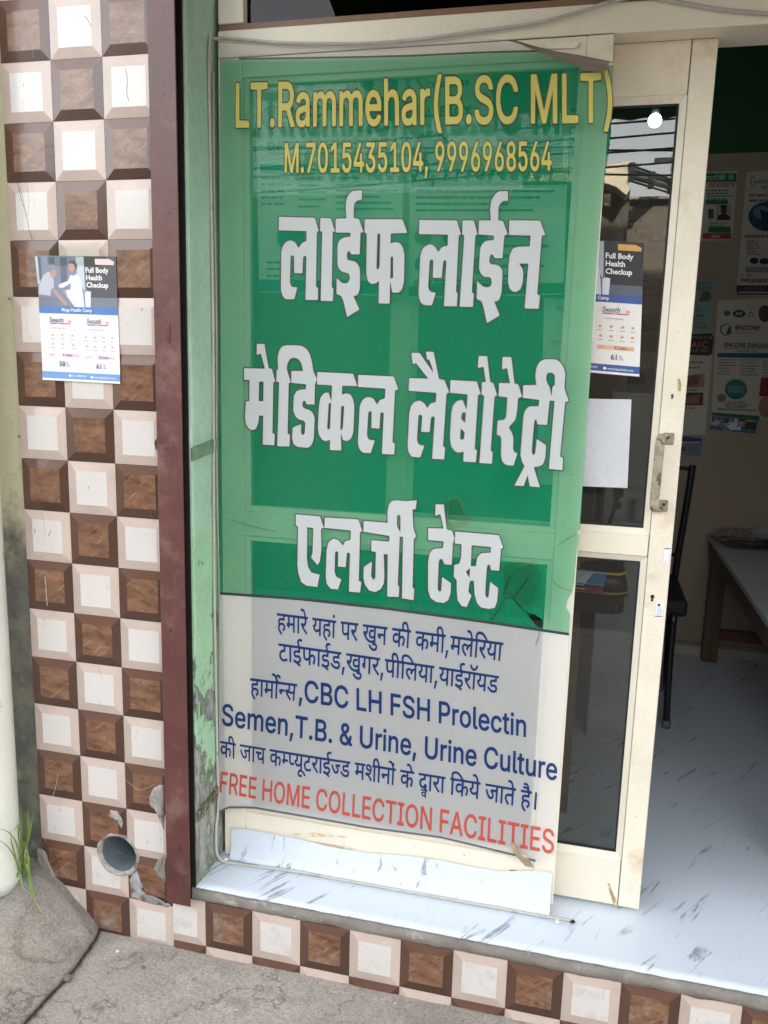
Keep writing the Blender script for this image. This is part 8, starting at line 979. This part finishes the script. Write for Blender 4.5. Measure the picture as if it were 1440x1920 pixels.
poster('pale teal poster with a pale flower picture, behind the door stile', [(1290, 526), (1343, 524), (1331, 622), (1270, 622)], YP, [
    ('r', 1300, 536, 1337, 545, (90, 140, 130)), ('t', 'SERVICES', 1302, 534, 5, DK), ('r', 1304, 547, 1334, 566, (150, 150, 146)), ('d', 1324, 555, 10, 9, (92, 86, 84)), ('d', 1316, 562, 5, 4, (92, 86, 84)), ('l', 1302, 574, 1322, 584, 4, 1.6, GY), ('t', '24x7', 1305, 594, 5, DK, 0.03), ('l', 1302, 598, 1322, 606, 3, 1.6, GY), ('t', 'NAIR', 1304, 616, 6, RDk, 0.02)], (122, 160, 152))
poster('blood test poster with a dark A1C heading and pictures of hands', [(1275, 625), (1339, 626), (1322, 815), (1262, 816)], YP, [
    ('p', [(1275, 627), (1334, 625), (1339, 630), (1335, 664), (1330, 667), (1270, 664)], (40, 38, 38)), ('t', 'IMPORTANCE OF', 1278, 635, 5, (150, 146, 140), 0.01), ('t', 'A1C', 1296, 651, 11, (196, 100, 110), 0.03), ('t', 'BLOOD TEST', 1284, 659, 5, (150, 146, 140), 0.01), ('l', 1288, 678, 1331, 688, 2, 2.6, GY), ('p', [(1288, 704), (1322, 700), (1320, 726), (1286, 728)], (150, 140, 130)), ('p', [(1286, 708), (1304, 702), (1314, 708), (1312, 714), (1308, 722), (1288, 726)], (140, 88, 66)), ('l', 1286, 730, 1325, 733, 1, 2.4, GY), ('p', [(1286, 736), (1319, 736), (1318, 760), (1282, 760)], (88, 66, 54)), ('p', [(1284, 744), (1312, 740), (1310, 756), (1284, 758)], (150, 110, 86)), ('l', 1284, 764, 1310, 767, 1, 2.4, GY), ('d', 1276, 790, 6, 9, (90, 40, 70)), ('d', 1276, 790, 5, 7.5, (196, 192, 180))])
poster('laboratory poster with a microscope emblem and a teal circle on the back wall', [(1346, 564), (1500, 556), (1478, 788), (1334, 778)], YP, [
    ('d', 1363, 587, 6, 6, (120, 118, 112)), ('t', 'ISO', 1359, 590, 5, DK, 0.02), ('d', 1386, 588, 12, 7, (26, 58, 80)), ('t', 'IAF', 1379, 591, 6, (190, 200, 205), 0.02), ('p', [(1402, 594), (1408, 582), (1415, 594)], (170, 80, 60)), ('p', [(1404.5, 593), (1408, 585.5), (1412.5, 593)], (196, 192, 180)), ('d', 1434, 588, 12, 16, (70, 62, 58)), ('d', 1361, 618, 11, 11, (44, 62, 74)), ('d', 1362, 618, 9.5, 9.5, (196, 192, 180)), ('p', [(1362, 624), (1367, 612), (1371, 613), (1370, 622), (1372, 626), (1362, 627)], (44, 62, 74)), ('t', 'ENCORE', 1378, 618, 8, DK, 0.035, 0.98), ('t', 'DIAGNOSTIC', 1377, 625.5, 4.4, GY, 0.0, 1.02), ('t', 'ENCORE DIAGNOSTIC PVT.LTD.', 1357, 650, 7.4, DK, 0.03, 0.94), ('r', 1358, 652.5, 1480, 653.6, GY), ('t', 'Customer Care', 1381, 659, 4, DK, 0.01), ('p', [(1345, 662), (1490, 662), (1489, 672), (1345, 670)], (20, 84, 110)), ('l', 1345, 674, 1384, 700, 6, 1.8, GY), ('l', 1387, 674, 1426, 702, 6, 1.8, GY), ('l', 1430, 676, 1470, 704, 6, 1.8, GY), ('d', 1380, 730, 21, 19, (22, 112, 112)), ('t', 'ALLERGY', 1363, 729, 5.4, (120, 176, 172), 0.02, 1.0), ('t', 'PROFILE', 1365, 736, 5.4, (120, 176, 172), 0.02, 1.0), ('d', 1353, 746, 8.5, 8, (120, 112, 106)), ('t', 'VEG ALLERGY', 1363, 755, 3.6, DK, 0.02), ('t', 'NON VEG ALLERGY', 1357, 759.5, 3.6, DK, 0.02), ('t', 'DRUG ALLERGY', 1360, 764, 3.6, DK, 0.02), ('t', 'IMMUNOGLOBULIN IGE LEVEL', 1345, 768.5, 3.6, DK, 0.02), ('p', [(1335, 773), (1425, 780), (1423, 789), (1334, 778)], (14, 92, 84)), ('p', [(1427, 708), (1470, 708), (1468, 744), (1423, 743)], (120, 30, 36)), ('d', 1436, 764, 14, 20, (150, 110, 96))])
poster('purple and blue banded poster low on the back wall beside the door edge', [(1262, 815), (1316, 822), (1314, 856), (1254, 850)], YP, [
    ('p', [(1262, 816), (1316, 822), (1315, 834), (1260, 830)], (62, 48, 120)), ('r', 1262, 828, 1313, 831.5, (170, 170, 190)), ('p', [(1258, 835), (1315, 837), (1313, 853), (1254, 849)], (90, 130, 150)), ('r', 1272, 838, 1286, 846, (60, 60, 70)), ('l', 1290, 838, 1308, 843, 2, 2, RDk)], (120, 120, 150))
b1 = [at(x, y, YP - 0.002) for x, y in ((1333, 780), (1420, 788), (1327, 834))]
lf = leaflet('health checkup leaflet with only its photo half, stuck under the laboratory poster inside', b1, (0, -1, 0), False, upper_only=True)
# posters seen through the door glass
poster('closely printed notice behind the door glass, further left', [(1168, 372), (1212, 368), (1208, 418), (1172, 420)], YP, [('l', 1174, 376, 1208, 408, 12, 1.5, GY), ('p', [(1180, 412), (1192, 410), (1204, 408), (1204, 416), (1180, 418)], DK)], (150, 140, 130), group='posters seen through the door glass')
poster('closely printed notice behind the door glass, next to the door stile', [(1214, 366), (1258, 362), (1254, 416), (1212, 418)], YP, [('l', 1217, 372, 1252, 412, 11, 1.9, GY)], (150, 140, 130), group='posters seen through the door glass')
poster('poster with a dark portrait and teal bands seen through the door glass above the leaflet', [(1160, 422), (1254, 418), (1250, 470), (1158, 474)], YP, [('r', 1170, 424, 1194, 452, (80, 92, 100)), ('d', 1182, 432, 6, 8, (40, 34, 34)), ('r', 1196, 426, 1224, 432, (50, 110, 86)), ('r', 1198, 438, 1224, 446, RDk), ('r', 1170, 449, 1226, 455, (30, 90, 84)), ('d', 1238, 434, 7, 9, (120, 70, 66)), ('r', 1228, 449, 1252, 455, (30, 84, 78))], (140, 134, 126), group='posters seen through the door glass')
poster('dark grey poster with pale capitals seen through the glass right of the leaflet', [(1196, 522), (1246, 524), (1240, 660), (1190, 660)], YP, [('r', 1196, 524, 1246, 546, (44, 44, 46)), ('t', 'KAITHAL', 1199, 538, 8, (130, 130, 130), 0.02), ('r', 1198, 550, 1240, 558, (120, 50, 50)), ('l', 1198, 562, 1236, 580, 5, 2, GY), ('p', [(1200, 590), (1236, 588), (1234, 620), (1198, 622)], (60, 50, 48)), ('l', 1196, 630, 1232, 650, 5, 2, RDk)], (110, 104, 98), group='posters seen through the door glass')
poster('poster with pictures of hands seen through the glass above the blank paper', [(1176, 690), (1240, 692), (1230, 860), (1168, 858)], YP, [('p', [(1178, 698), (1212, 700), (1210, 722), (1176, 720)], (70, 54, 48)), ('l', 1178, 726, 1224, 730, 2, 2, GY), ('p', [(1178, 736), (1212, 738), (1210, 758), (1176, 756)], (120, 92, 76)), ('p', [(1180, 764), (1200, 764), (1198, 790), (1178, 790)], (110, 40, 50)), ('l', 1176, 800, 1220, 840, 6, 2.4, GY)], (120, 114, 106), group='posters seen through the door glass')
# two pale posters stuck inside the fixed glass, showing faintly through the banner mesh
YI = YF + 0.0255
poster('pale laboratory poster inside the fixed glass, seen faintly through the left half of the banner', [(478, 118), (762, 110), (752, 556), (486, 548)], YI, [
    ('d', 545, 160, 14, 10, (60, 90, 160)), ('d', 580, 160, 10, 10, GY), ('d', 660, 165, 12, 16, (150, 110, 90)), ('d', 690, 155, 11, 15, (40, 40, 44)), ('d', 735, 160, 12, 16, (60, 50, 46)), ('p', [(640, 185), (750, 180), (745, 240), (690, 252), (650, 235)], (50, 120, 100)), ('d', 510, 220, 20, 22, (120, 120, 120)), ('d', 510, 220, 18, 20, (205, 208, 205)), ('t', 'ENCORE', 530, 222, 22, DK, 0.03), ('t', 'DIAGNOSTIC', 530, 240, 10, GY), ('t', 'ENCORE DIAGNOSTIC PVT. LTD.', 502, 282, 15, DK, 0.02, 0.95), ('r', 502, 287, 745, 289, GY), ('r', 488, 308, 758, 324, (30, 110, 150)), ('l', 490, 332, 550, 380, 5, 4, GY), ('l', 560, 332, 620, 385, 5, 4, GY), ('l', 630, 332, 745, 390, 6, 4, GY), ('d', 545, 445, 26, 26, TL), ('d', 690, 470, 45, 45, (150, 90, 100)), ('l', 500, 490, 580, 515, 3, 4, GY), ('p', [(486, 524), (752, 528), (752, 552), (486, 546)], (20, 130, 160))], (240, 242, 240), group='posters inside the fixed glass')
poster('pale allergy poster inside the fixed glass, seen faintly through the right half of the banner', [(770, 118), (1072, 112), (1056, 552), (766, 560)], YI, [
    ('d', 793, 150, 12, 14, (186, 90, 90)), ('d', 794, 150, 9, 11, (205, 208, 205)), ('t', 'Powered By', 845, 140, 7, GY), ('t', 'wellness', 808, 164, 16, (50, 110, 90), 0.02), ('t', 'ALLERGY', 785, 220, 18, (80, 96, 96), 0.03), ('t', 'Profile Test', 782, 240, 8, DK), ('d', 808, 280, 36, 34, (40, 80, 90)), ('p', [(920, 130), (1060, 120), (1055, 330), (980, 320), (930, 260)], (44, 110, 84)), ('d', 980, 190, 26, 34, (60, 70, 64)), ('p', [(772, 318), (1064, 316), (1062, 346), (772, 350)], (30, 70, 60)), ('t', 'क्या है ALLERGY?', 858, 341, 13, (190, 200, 196), 0.02), ('l', 780, 356, 1055, 392, 4, 4.5, DK), ('d', 793, 444, 16, 16, (150, 90, 90)), ('d', 845, 444, 16, 16, (70, 110, 160)), ('d', 898, 446, 16, 16, (90, 120, 110)), ('d', 793, 496, 16, 16, (60, 120, 160)), ('d', 843, 496, 16, 16, (150, 100, 100)), ('d', 898, 498, 16, 16, (100, 120, 120)), ('l', 940, 440, 1045, 515, 5, 5, DK), ('l', 776, 524, 1050, 530, 2, 4, DK), ('p', [(766, 536), (1058, 530), (1056, 550), (766, 556)], (40, 50, 52))], (240, 242, 240), group='posters inside the fixed glass')

# ------------------------------------------------------------ furniture
WOOD = pm('dark_wood', (0.14, 0.085, 0.055), 0.5, var=0.25, scale=10, sc3=(4, 4, 0.6), fine=0.1); WOODT = pm('brown_laminate', (0.22, 0.125, 0.075), 0.4, var=0.2, scale=9, sc3=(0.6, 5, 5)); TOPM = pm('grey_green_tabletop', (0.42, 0.46, 0.46), 0.35, var=0.06, scale=3)
tb = thing('side_table', 'wooden table with a grey green top in the right of the room', 'table', (2.2, 1.45, ZT))
TX, TY0, TY1, TZ = 1.872, 0.45, 2.168, 0.762
Box('tabletop', (TX - 0.015, TY0, TZ - 0.022), (2.75, TY1, TZ), TOPM, tb, 0.002)
Box('apron', (TX, TY0 + 0.01, TZ - 0.10), (TX + 0.03, TY1 - 0.01, TZ - 0.0225), WOOD, tb); Box('apron', (TX + 0.0305, TY1 - 0.05, TZ - 0.10), (2.70, TY1 - 0.02, TZ - 0.0225), WOOD, tb)
for x, y in ((TX + 0.005, TY1 - 0.075), (TX + 0.005, TY0 + 0.02), (2.66, TY1 - 0.075), (2.66, TY0 + 0.02)): Box('leg', (x + 0.0005, y, ZT), (x + 0.065, y + 0.05, TZ - 0.101), WOOD, tb, 0.003)
Box('foot_rail', (TX + 0.03, TY1 - 0.06, ZT + 0.10), (2.66, TY1 - 0.035, ZT + 0.15), pm('reddish_wood', (0.16, 0.06, 0.045), 0.5), tb)
def papers(name, label, c, n, sx, sy, mat, cat):
    bm = bmesh.new(); rnd = random.Random(n)
    for k in range(n):
        a = rnd.uniform(-0.35, 0.35); ox, oy = rnd.uniform(-0.02, 0.02), rnd.uniform(-0.03, 0.03); z = c[2] + k * 0.004; nx = 8; V = []
        for j in range(nx + 1):
            row = []
            for i in range(nx + 1):
                u, v = (i / nx - 0.5) * sx, (j / nx - 0.5) * sy; row.append(bm.verts.new((c[0] + ox + u * math.cos(a) - v * math.sin(a), c[1] + oy + u * math.sin(a) + v * math.cos(a), z + 0.0015 + 0.012 * (k / n) * (fbm(u * 14 + k * 3, v * 14, 3) + 0.5) * 1.2)))
            V.append(row)
        for j in range(nx):
            for i in range(nx): bm.faces.new((V[j][i], V[j][i + 1], V[j + 1][i + 1], V[j + 1][i])).smooth = True
    return tag(fin(name, bm, mat, smooth='keep'), label, cat)
papers('paper_stack', 'crumpled stack of newspapers on the far corner of the table', (2.03, 2.0, TZ), 9, 0.26, 0.24, pm('newsprint', (0.40, 0.38, 0.39), 0.8, var=0.3, scale=45, stain=(0.16, 0.15, 0.17), sscale=60, slo=0.5, shi=0.6), 'papers')
papers('plastic_bag', 'crumpled translucent white plastic bag lying on the newspapers', (2.13, 1.98, TZ + 0.045), 3, 0.24, 0.2, pm('white_plastic', (0.62, 0.62, 0.64), 0.25), 'bag')
cb = thing('teal_box', 'teal plastic box on the table at the right edge of the photo', 'box', (2.12, 1.72, TZ))
bm = bmesh.new(); box(bm, 2.06, 1.63, TZ + 0.0005, 2.24, 1.83, TZ + 0.085, 0.01, 0, 2); fin('body', bm, pm('teal_plastic', (0.02, 0.26, 0.26), 0.4), cb); bm = bmesh.new(); box(bm, 2.055, 1.625, TZ + 0.0853, 2.245, 1.835, TZ + 0.098, 0.004); fin('lid', bm, pm('teal_lid', (0.03, 0.30, 0.30), 0.35), cb)

# black steel chair, seen from its side
ch = thing('chair', 'black steel framed chair with padded seat half hidden by the door stile', 'chair', (1.60, 1.62, ZT))
def leg(name, pts, r): bm = bmesh.new(); tube(bm, smoothpath(pts, 5), r, 12); return fin(name, bm, BLACKM, ch, smooth=True)
a1 = [at(1297, 872, 1.70), at(1283, 960, 1.70), at(1268, 1050, 1.70), at(1256, 1140, 1.70), at(1249, 1235, 1.70), at(1247, 1286, 1.70)]
for p in a1: p.x += 0.004
leg('back_leg', a1, 0.0135); leg('back_leg', [p + Vector((-0.40, 0.06, 0)) for p in a1], 0.0135)
fz = Vector((1.70, 1.36, ZT + 0.012)); 
leg('front_leg', [(1.655, 1.345, 0.62), (1.655, 1.33, 0.40), (1.66, 1.31, ZT + 0.012)], 0.0125); leg('front_leg', [(1.275, 1.40, 0.62), (1.272, 1.385, 0.40), (1.27, 1.37, ZT + 0.012)], 0.0125)
for p in (a1[-1], a1[-1] + Vector((-0.40, 0.06, 0)), Vector((1.66, 1.31, ZT + 0.02)), Vector((1.27, 1.37, ZT + 0.02))):
    bm = bmesh.new(); tube(bm, [(p.x, p.y, ZT + 0.0008), (p.x, p.y, ZT + 0.03)], 0.0165, 14); fin('rubber_foot', bm, pm('grey_rubber', (0.16, 0.16, 0.17), 0.6) if 'grey_rubber' not in bpy.data.materials else bpy.data.materials['grey_rubber'], ch, smooth=True)
bm = bmesh.new(); box(bm, 1.265, 1.335, 0.60, 1.700, 1.74, 0.665, 0.030, 0, 4); fin('seat', bm, pm('black_seat_cover', (0.011, 0.011, 0.013), 0.75), ch, smooth=True)
bm = bmesh.new(); box(bm, 1.29, 1.735, 0.86, 1.665, 1.765, 1.045, 0.012, 0, 3)
fin('backrest', bm, pm('black_back_cover', (0.014, 0.014, 0.017), 0.6), ch, smooth=True)
leg('back_rail', [a1[0] + Vector((0, 0, -0.015)), a1[0] + Vector((-0.2, 0.045, -0.012)), a1[0] + Vector((-0.40, 0.06, -0.015))], 0.008); leg('back_rail', [a1[2] + Vector((0, 0, 0.02)), a1[2] + Vector((-0.40, 0.06, 0.02))], 0.008)

# desk behind the door glass with an organiser, lamp arm and black machine
dk = thing('desk', 'dark brown desk with a rounded edge standing behind the door glass', 'desk', (1.05, 0.8, ZT))
DZ = 0.8585
bm = bmesh.new(); pts = [(0.62, 0.545), (1.405, 0.545)] + [(1.405 + 0.03 * math.sin(a), 0.575 - 0.03 * math.cos(a)) for a in lsp(0.15, R(90), 8)] + [(1.435, 1.05), (0.62, 1.05)]
prism(bm, [(x, y, DZ - 0.038) for x, y in pts], (0, 0, 0.038)); bmesh.ops.bevel(bm, geom=[e for e in bm.edges if abs(e.verts[0].co.z - e.verts[1].co.z) < 1e-6], offset=0.008, segments=3, affect='EDGES'); fin('desktop', bm, pm('black_brown_laminate', (0.030, 0.022, 0.020), 0.3, var=0.2, scale=12), dk)
Box('side_panel', (1.30, 0.60, ZT), (1.325, 1.02, DZ - 0.039), WOOD, dk); Box('side_panel', (0.64, 0.60, ZT), (0.665, 1.02, DZ - 0.039), WOOD, dk); Box('front_panel', (0.6655, 0.62, 0.30), (1.2995, 0.64, DZ - 0.039), pm('dark_panel', (0.035, 0.03, 0.028), 0.4), dk)
Box('raised_shelf', (0.66, 0.80, DZ + 0.0005), (1.43, 1.04, DZ + 0.028), WOODT, dk, 0.003)
og = thing('desk_organiser', 'black desk organiser with a yellow rim and a printed leaflet front', 'organiser', (1.37, 0.66, DZ))
def oval(x0, x1, y0, y1, n=28): return [((x0 + x1) / 2 + (x1 - x0) / 2 * (abs(math.cos(t)) ** 0.55) * (1 if math.cos(t) > 0 else -1), (y0 + y1) / 2 + (y1 - y0) / 2 * (abs(math.sin(t)) ** 0.55) * (1 if math.sin(t) > 0 else -1)) for t in lsp(0, 2 * math.pi * (n - 1) / n, n - 1)]
def loft(name, secs, mat, parent, cap=True):
    bm = bmesh.new(); rg = [[bm.verts.new((x, y, z)) for x, y in o] for o, z in secs]; n = len(rg[0])
    for a, b in zip(rg[:-1], rg[1:]):
        for k in range(n): bm.faces.new((a[k], a[(k + 1) % n], b[(k + 1) % n], b[k])).smooth = True
    if cap: bm.faces.new(rg[0][::-1]); bm.faces.new(rg[-1])
    return fin(name, bm, mat, parent, smooth='keep')
YEL = pm('yellow_plastic', (0.62, 0.36, 0.02), 0.35)
loft('base', [(oval(1.20, 1.448, 0.575, 0.745), DZ + 0.0005), (oval(1.20, 1.45, 0.573, 0.747), DZ + 0.010)], BLACK, og)
loft('lower_rim', [(oval(1.199, 1.452, 0.571, 0.749), DZ + 0.0102), (oval(1.199, 1.452, 0.571, 0.749), DZ + 0.0135)], YEL, og)
loft('body', [(oval(1.206, 1.446, 0.577, 0.743), DZ + 0.0136), (oval(1.214, 1.436, 0.586, 0.735), DZ + 0.062), (oval(1.220, 1.430, 0.590, 0.730), DZ + 0.0622), (oval(1.221, 1.429, 0.592, 0.729), DZ + 0.03)], BLACK, og)
loft('upper_rim', [(oval(1.300, 1.44, 0.582, 0.739), DZ + 0.0624), (oval(1.300, 1.44, 0.582, 0.739), DZ + 0.068), (oval(1.31, 1.43, 0.592, 0.729), DZ + 0.068), (oval(1.31, 1.43, 0.592, 0.729), DZ + 0.0624)], YEL, og, False)
loft('pen_cup', [(oval(1.36, 1.43, 0.64, 0.725), DZ + 0.063), (oval(1.356, 1.434, 0.636, 0.73), DZ + 0.12), (oval(1.362, 1.428, 0.642, 0.724), DZ + 0.12), (oval(1.362, 1.428, 0.642, 0.724), DZ + 0.07)], BLACK, og)
Wl = sheet_map(Vector((1.215, 0.571, DZ + 0.074)), Vector((1.383, 0.571, DZ + 0.070)), Vector((1.208, 0.566, DZ + 0.014)), (0, -1, 0.1))
lw = thing('flyer', 'blue and red flyer leaning on the front of the desk organiser', 'flyer', (1.3, 0.57, DZ))
poly(lw, 'paper', Wl, rc(0, -0.058, 0.168, 0), (196, 204, 216), 0); poly(lw, 'red_band', Wl, rc(0, -0.058, 0.168, -0.046), (150, 44, 56), 0.0004); poly(lw, 'blue_band', Wl, rc(0, -0.046, 0.168, -0.036), (44, 40, 110), 0.0004); poly(lw, 'picture', Wl, [(0.118, -0.034), (0.168, -0.034), (0.168, -0.002), (0.135, -0.004)], (70, 140, 190), 0.0004); poly(lw, 'picture', Wl, [(0.09, -0.034), (0.118, -0.034), (0.13, -0.010), (0.115, -0.006)], (226, 232, 238), 0.0005)
polys(lw, 'small_print', Wl, rows(0.03, 0.16, -0.041, -0.041, 1, 0.003, random.Random(1)) + rows(0.03, 0.16, -0.052, -0.052, 1, 0.003, random.Random(4)) + rows(0.05, 0.10, -0.010, -0.022, 3, 0.003, random.Random(5)), (210, 210, 222), 0.0008)
bm = bmesh.new(); prism(bm, [(1.245, 0.762, DZ + 0.029), (1.375, 0.762, DZ + 0.029), (1.370, 0.765, DZ + 0.15), (1.258, 0.765, DZ + 0.15)], (0, 0.006, 0)); tag(fin('metal_plate', bm, pm('brushed_grey_metal', (0.30, 0.29, 0.28), 0.45, var=0.2, scale=60, sc3=(8, 1, 0.4), metal=0.6)), 'brushed grey metal plate standing upright behind the organiser', 'plate')
mc = thing('black_machine', 'black machine with vent slots on the desk behind the blank paper', 'machine', (1.17, 0.95, DZ + 0.028))
MX0, MX1, MY0, MZ1 = 1.02, 1.345, 0.86, 1.26
bm = bmesh.new(); box(bm, MX0, MY0, DZ + 0.0285, MX1, MY0 + 0.16, MZ1, 0.008, 0, 2); fin('casing', bm, BLACK, mc)
bm = bmesh.new()
for k in range(5): box(bm, MX0 + 0.2, MY0 - 0.0015, DZ + 0.16 + k * 0.014, MX0 + 0.27, MY0 + 0.001, DZ + 0.166 + k * 0.014)
fin('vent_slot', bm, pm('vent_grey', (0.03, 0.03, 0.034), 0.4), mc)
wc = thing('white_cabinet', 'pale grey cabinet standing behind the desk, seen below the blank paper', 'cabinet', (1.45, 1.25, ZT))
PALE = pm('pale_cabinet', (0.36, 0.38, 0.37), 0.4); Box('carcass', (1.375, 1.15, ZT), (1.56, 1.55, 1.40), PALE, wc, 0.003); bm = bmesh.new(); bmesh.ops.create_cone(bm, cap_ends=True, segments=28, radius1=0.03, radius2=0.032, depth=0.07, matrix=Matrix.Translation((1.50, 1.115, 1.02))); tag(fin('white_cup', bm, PALE, smooth=False), 'pale round cup in front of the pale cabinet', 'cup')
Box('shelf', (1.376, 1.06, 0.96), (1.56, 1.1495, 0.984), PALE, wc, 0.002)
la = thing('lamp_arm', 'black jointed lamp arm leaning in front of the pale cabinet', 'lamp arm', (1.38, 1.0, DZ + 0.03))
bm = bmesh.new(); tube(bm, [at(1142, 985, 1.0), at(1152, 950, 1.0), at(1160, 925, 1.0)], 0.0065, 10); fin('arm', bm, BLACKM, la, smooth=True)
p = at(1159, 927, 1.0); bm = bmesh.new(); box(bm, p.x - 0.016, p.y - 0.016, p.z - 0.008, p.x + 0.016, p.y + 0.016, p.z + 0.02, 0.004); fin('clamp_head', bm, BLACK, la)
p = at(1160, 948, 1.0); bm = bmesh.new(); box(bm, p.x - 0.008, p.y - 0.012, p.z - 0.01, p.x + 0.008, p.y + 0.006, p.z + 0.01, 0.003); fin('joint_knob', bm, BLACK, la)
bm = bmesh.new(); tube(bm, [at(1142, 985, 1.0), Vector((at(1138, 1000, 1.0).x, 1.0, DZ + 0.03))], 0.008, 10); fin('post', bm, BLACKM, la, smooth=True)

# lit bulb hanging in the room
bl = thing('light_bulb', 'lit round white bulb hanging inside, seen through the top of the door glass', 'light bulb', at(1228, 226, 1.2))
bm = bmesh.new(); p = at(1228, 226, 1.2); bmesh.ops.create_uvsphere(bm, u_segments=24, v_segments=14, radius=0.020, matrix=Matrix.Translation(p))
m = bpy.data.materials.new('lit_bulb'); m.use_nodes = True; b = m.node_tree.nodes['Principled BSDF']; b.inputs['Emission Color'].default_value = (0.9, 0.96, 1, 1); b.inputs['Emission Strength'].default_value = 14
fin('globe', bm, m, bl, smooth=True)
bm = bmesh.new(); tube(bm, [p + Vector((0, 0, 0.018)), p + Vector((0, 0, 0.055))], 0.012, 12); fin('holder', bm, BLACK, bl, smooth=True)
bm = bmesh.new(); tube(bm, [p + Vector((0, 0, 0.055)), Vector((p.x, p.y, 2.9))], 0.003, 8); fin('flex', bm, BLACK, bl, smooth=True)

# ------------------------------------------------------------ across the street (mirrored in the door glass)
YM = 0.41                                           # the glass plane doubles every distance: y -> YM - y
def rf(x, y, D): p = at(1120 + x / 6.4, 180 + y / 6.4, D); return Vector((p.x, YM - D, p.z))
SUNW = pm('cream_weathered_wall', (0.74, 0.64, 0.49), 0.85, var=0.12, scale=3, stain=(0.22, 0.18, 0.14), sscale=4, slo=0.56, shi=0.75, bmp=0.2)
ob = thing('house_across', 'cream house across the street with a parapet, mirrored in the door glass', 'house', (1.5, -8.5, 0))
D = 8.4
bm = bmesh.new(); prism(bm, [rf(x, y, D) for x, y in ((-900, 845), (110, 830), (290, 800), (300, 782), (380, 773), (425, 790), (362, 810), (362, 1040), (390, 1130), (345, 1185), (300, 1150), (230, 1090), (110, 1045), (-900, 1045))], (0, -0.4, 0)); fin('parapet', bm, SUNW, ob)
Box('wall', (-6.0, -12.0, -0.05), (1.6, -8.35, rf(0, 1050, D).z), pm('shaded_house_wall', (0.10, 0.085, 0.07), 0.85, var=0.2, scale=2, bmp=0.2), ob, 0)  # dark wall colour stands in for the shade below the parapet
bm = bmesh.new()
for i in range(3):
    for j in range(3): c = rf(95 + i * 24, 1205 + j * 45, D - 0.2); box(bm, c.x - 0.012, c.y - 0.02, c.z - 0.026, c.x + 0.012, c.y + 0.02, c.z + 0.026)
fin('ventilator', bm, pm('ventilator_paint', (0.55, 0.50, 0.36), 0.7), ob)
rl = thing('roof_railing', 'dark steel railing on the roof terrace across the street, mirrored in the glass', 'railing', rf(640, 1100, 8.9))
def bar3(bm, a, b, t): tube(bm, [a, b], t, 8)
bm = bmesh.new(); D2 = 9.5
for y0, y1, t in ((835, 1000, 0.016), (880, 1035, 0.018), (975, 1110, 0.022), (1020, 1165, 0.014), (910, 1050, 0.006), (928, 1065, 0.006), (945, 1080, 0.006)): bar3(bm, rf(410, y0, D), rf(880, y1, D2), t)
fin('rail', bm, BLACKM, rl, smooth=True)
for x, ya, yb, D_ in ((640, 910, 1110, 8.9), (868, 990, 1175, D2), (405, 800, 1030, D)):
    a = rf(x, yb, D_); c = rf(x, ya, D_); Box('post', (a.x - 0.035, a.y - 0.03, a.z), (a.x + 0.035, a.y + 0.03, c.z), BLACKM, rl, 0.003)
o2 = thing('house_beside', 'low brown house beside the cream one across the street', 'house', (4.0, -10, 0))
Box('wall', (1.6005, -14.0, -0.05), (9.0, -9.0, rf(640, 1120, 8.9).z - 0.03), pm('brown_house_wall', (0.14, 0.115, 0.095), 0.85, var=0.2, scale=2, bmp=0.2), o2, 0)
Box('roof_edge', (1.601, -14.05, rf(640, 1120, 8.9).z - 0.0295), (9.0, -8.9, rf(640, 1120, 8.9).z - 0.0), pm('roof_edge_paint', (0.30, 0.26, 0.22), 0.8), o2, 0)
Box('shutter', (2.2, -9.0, 0.0), (4.6, -8.97, 2.4), pm('house_shutter', (0.10, 0.13, 0.15), 0.5), o2, 0)
bm = bmesh.new(); a = rf(905, 1060, 10.0); tube(bm, [(a.x, a.y, -0.05), (a.x, a.y, rf(912, 690, 10.0).z)], 0.045, 12); bm2 = bm; ep = thing('electric_pole', 'thin pale electric pole across the street, mirrored in the glass', 'pole', (a.x, a.y, 0)); fin('shaft', bm, pm('pole_paint', (0.5, 0.48, 0.44), 0.7), ep, smooth=True)
bm = bmesh.new(); z = rf(912, 790, 10).z; box(bm, a.x - 0.25, a.y - 0.03, z, a.x + 0.25, a.y + 0.03, z + 0.05); fin('cross_arm', bm, BLACKM, ep)
for k, (y0, y1) in enumerate(((335, 268), (510, 435), (648, 652), (682, 620), (855, 790), (940, 952))):
    a, b = rf(110, y0, 6.5), rf(960, y1, 6.5); d = (b - a); bm = bmesh.new(); tube(bm, [a - d * 9, a - d * 4 + Vector((0, 0, -0.02)), a, b, b + d * 4 + Vector((0, 0, -0.02)), b + d * 9], 0.0095, 6)
    tag(fin('street_wire', bm, BLACK, smooth=True), '%s black overhead wire across the street mirrored in the door glass' % ('topmost', 'second highest', 'third highest', 'fourth highest', 'fifth highest', 'lowest')[k], 'wire', 'overhead wires across the street')
flush_letters()
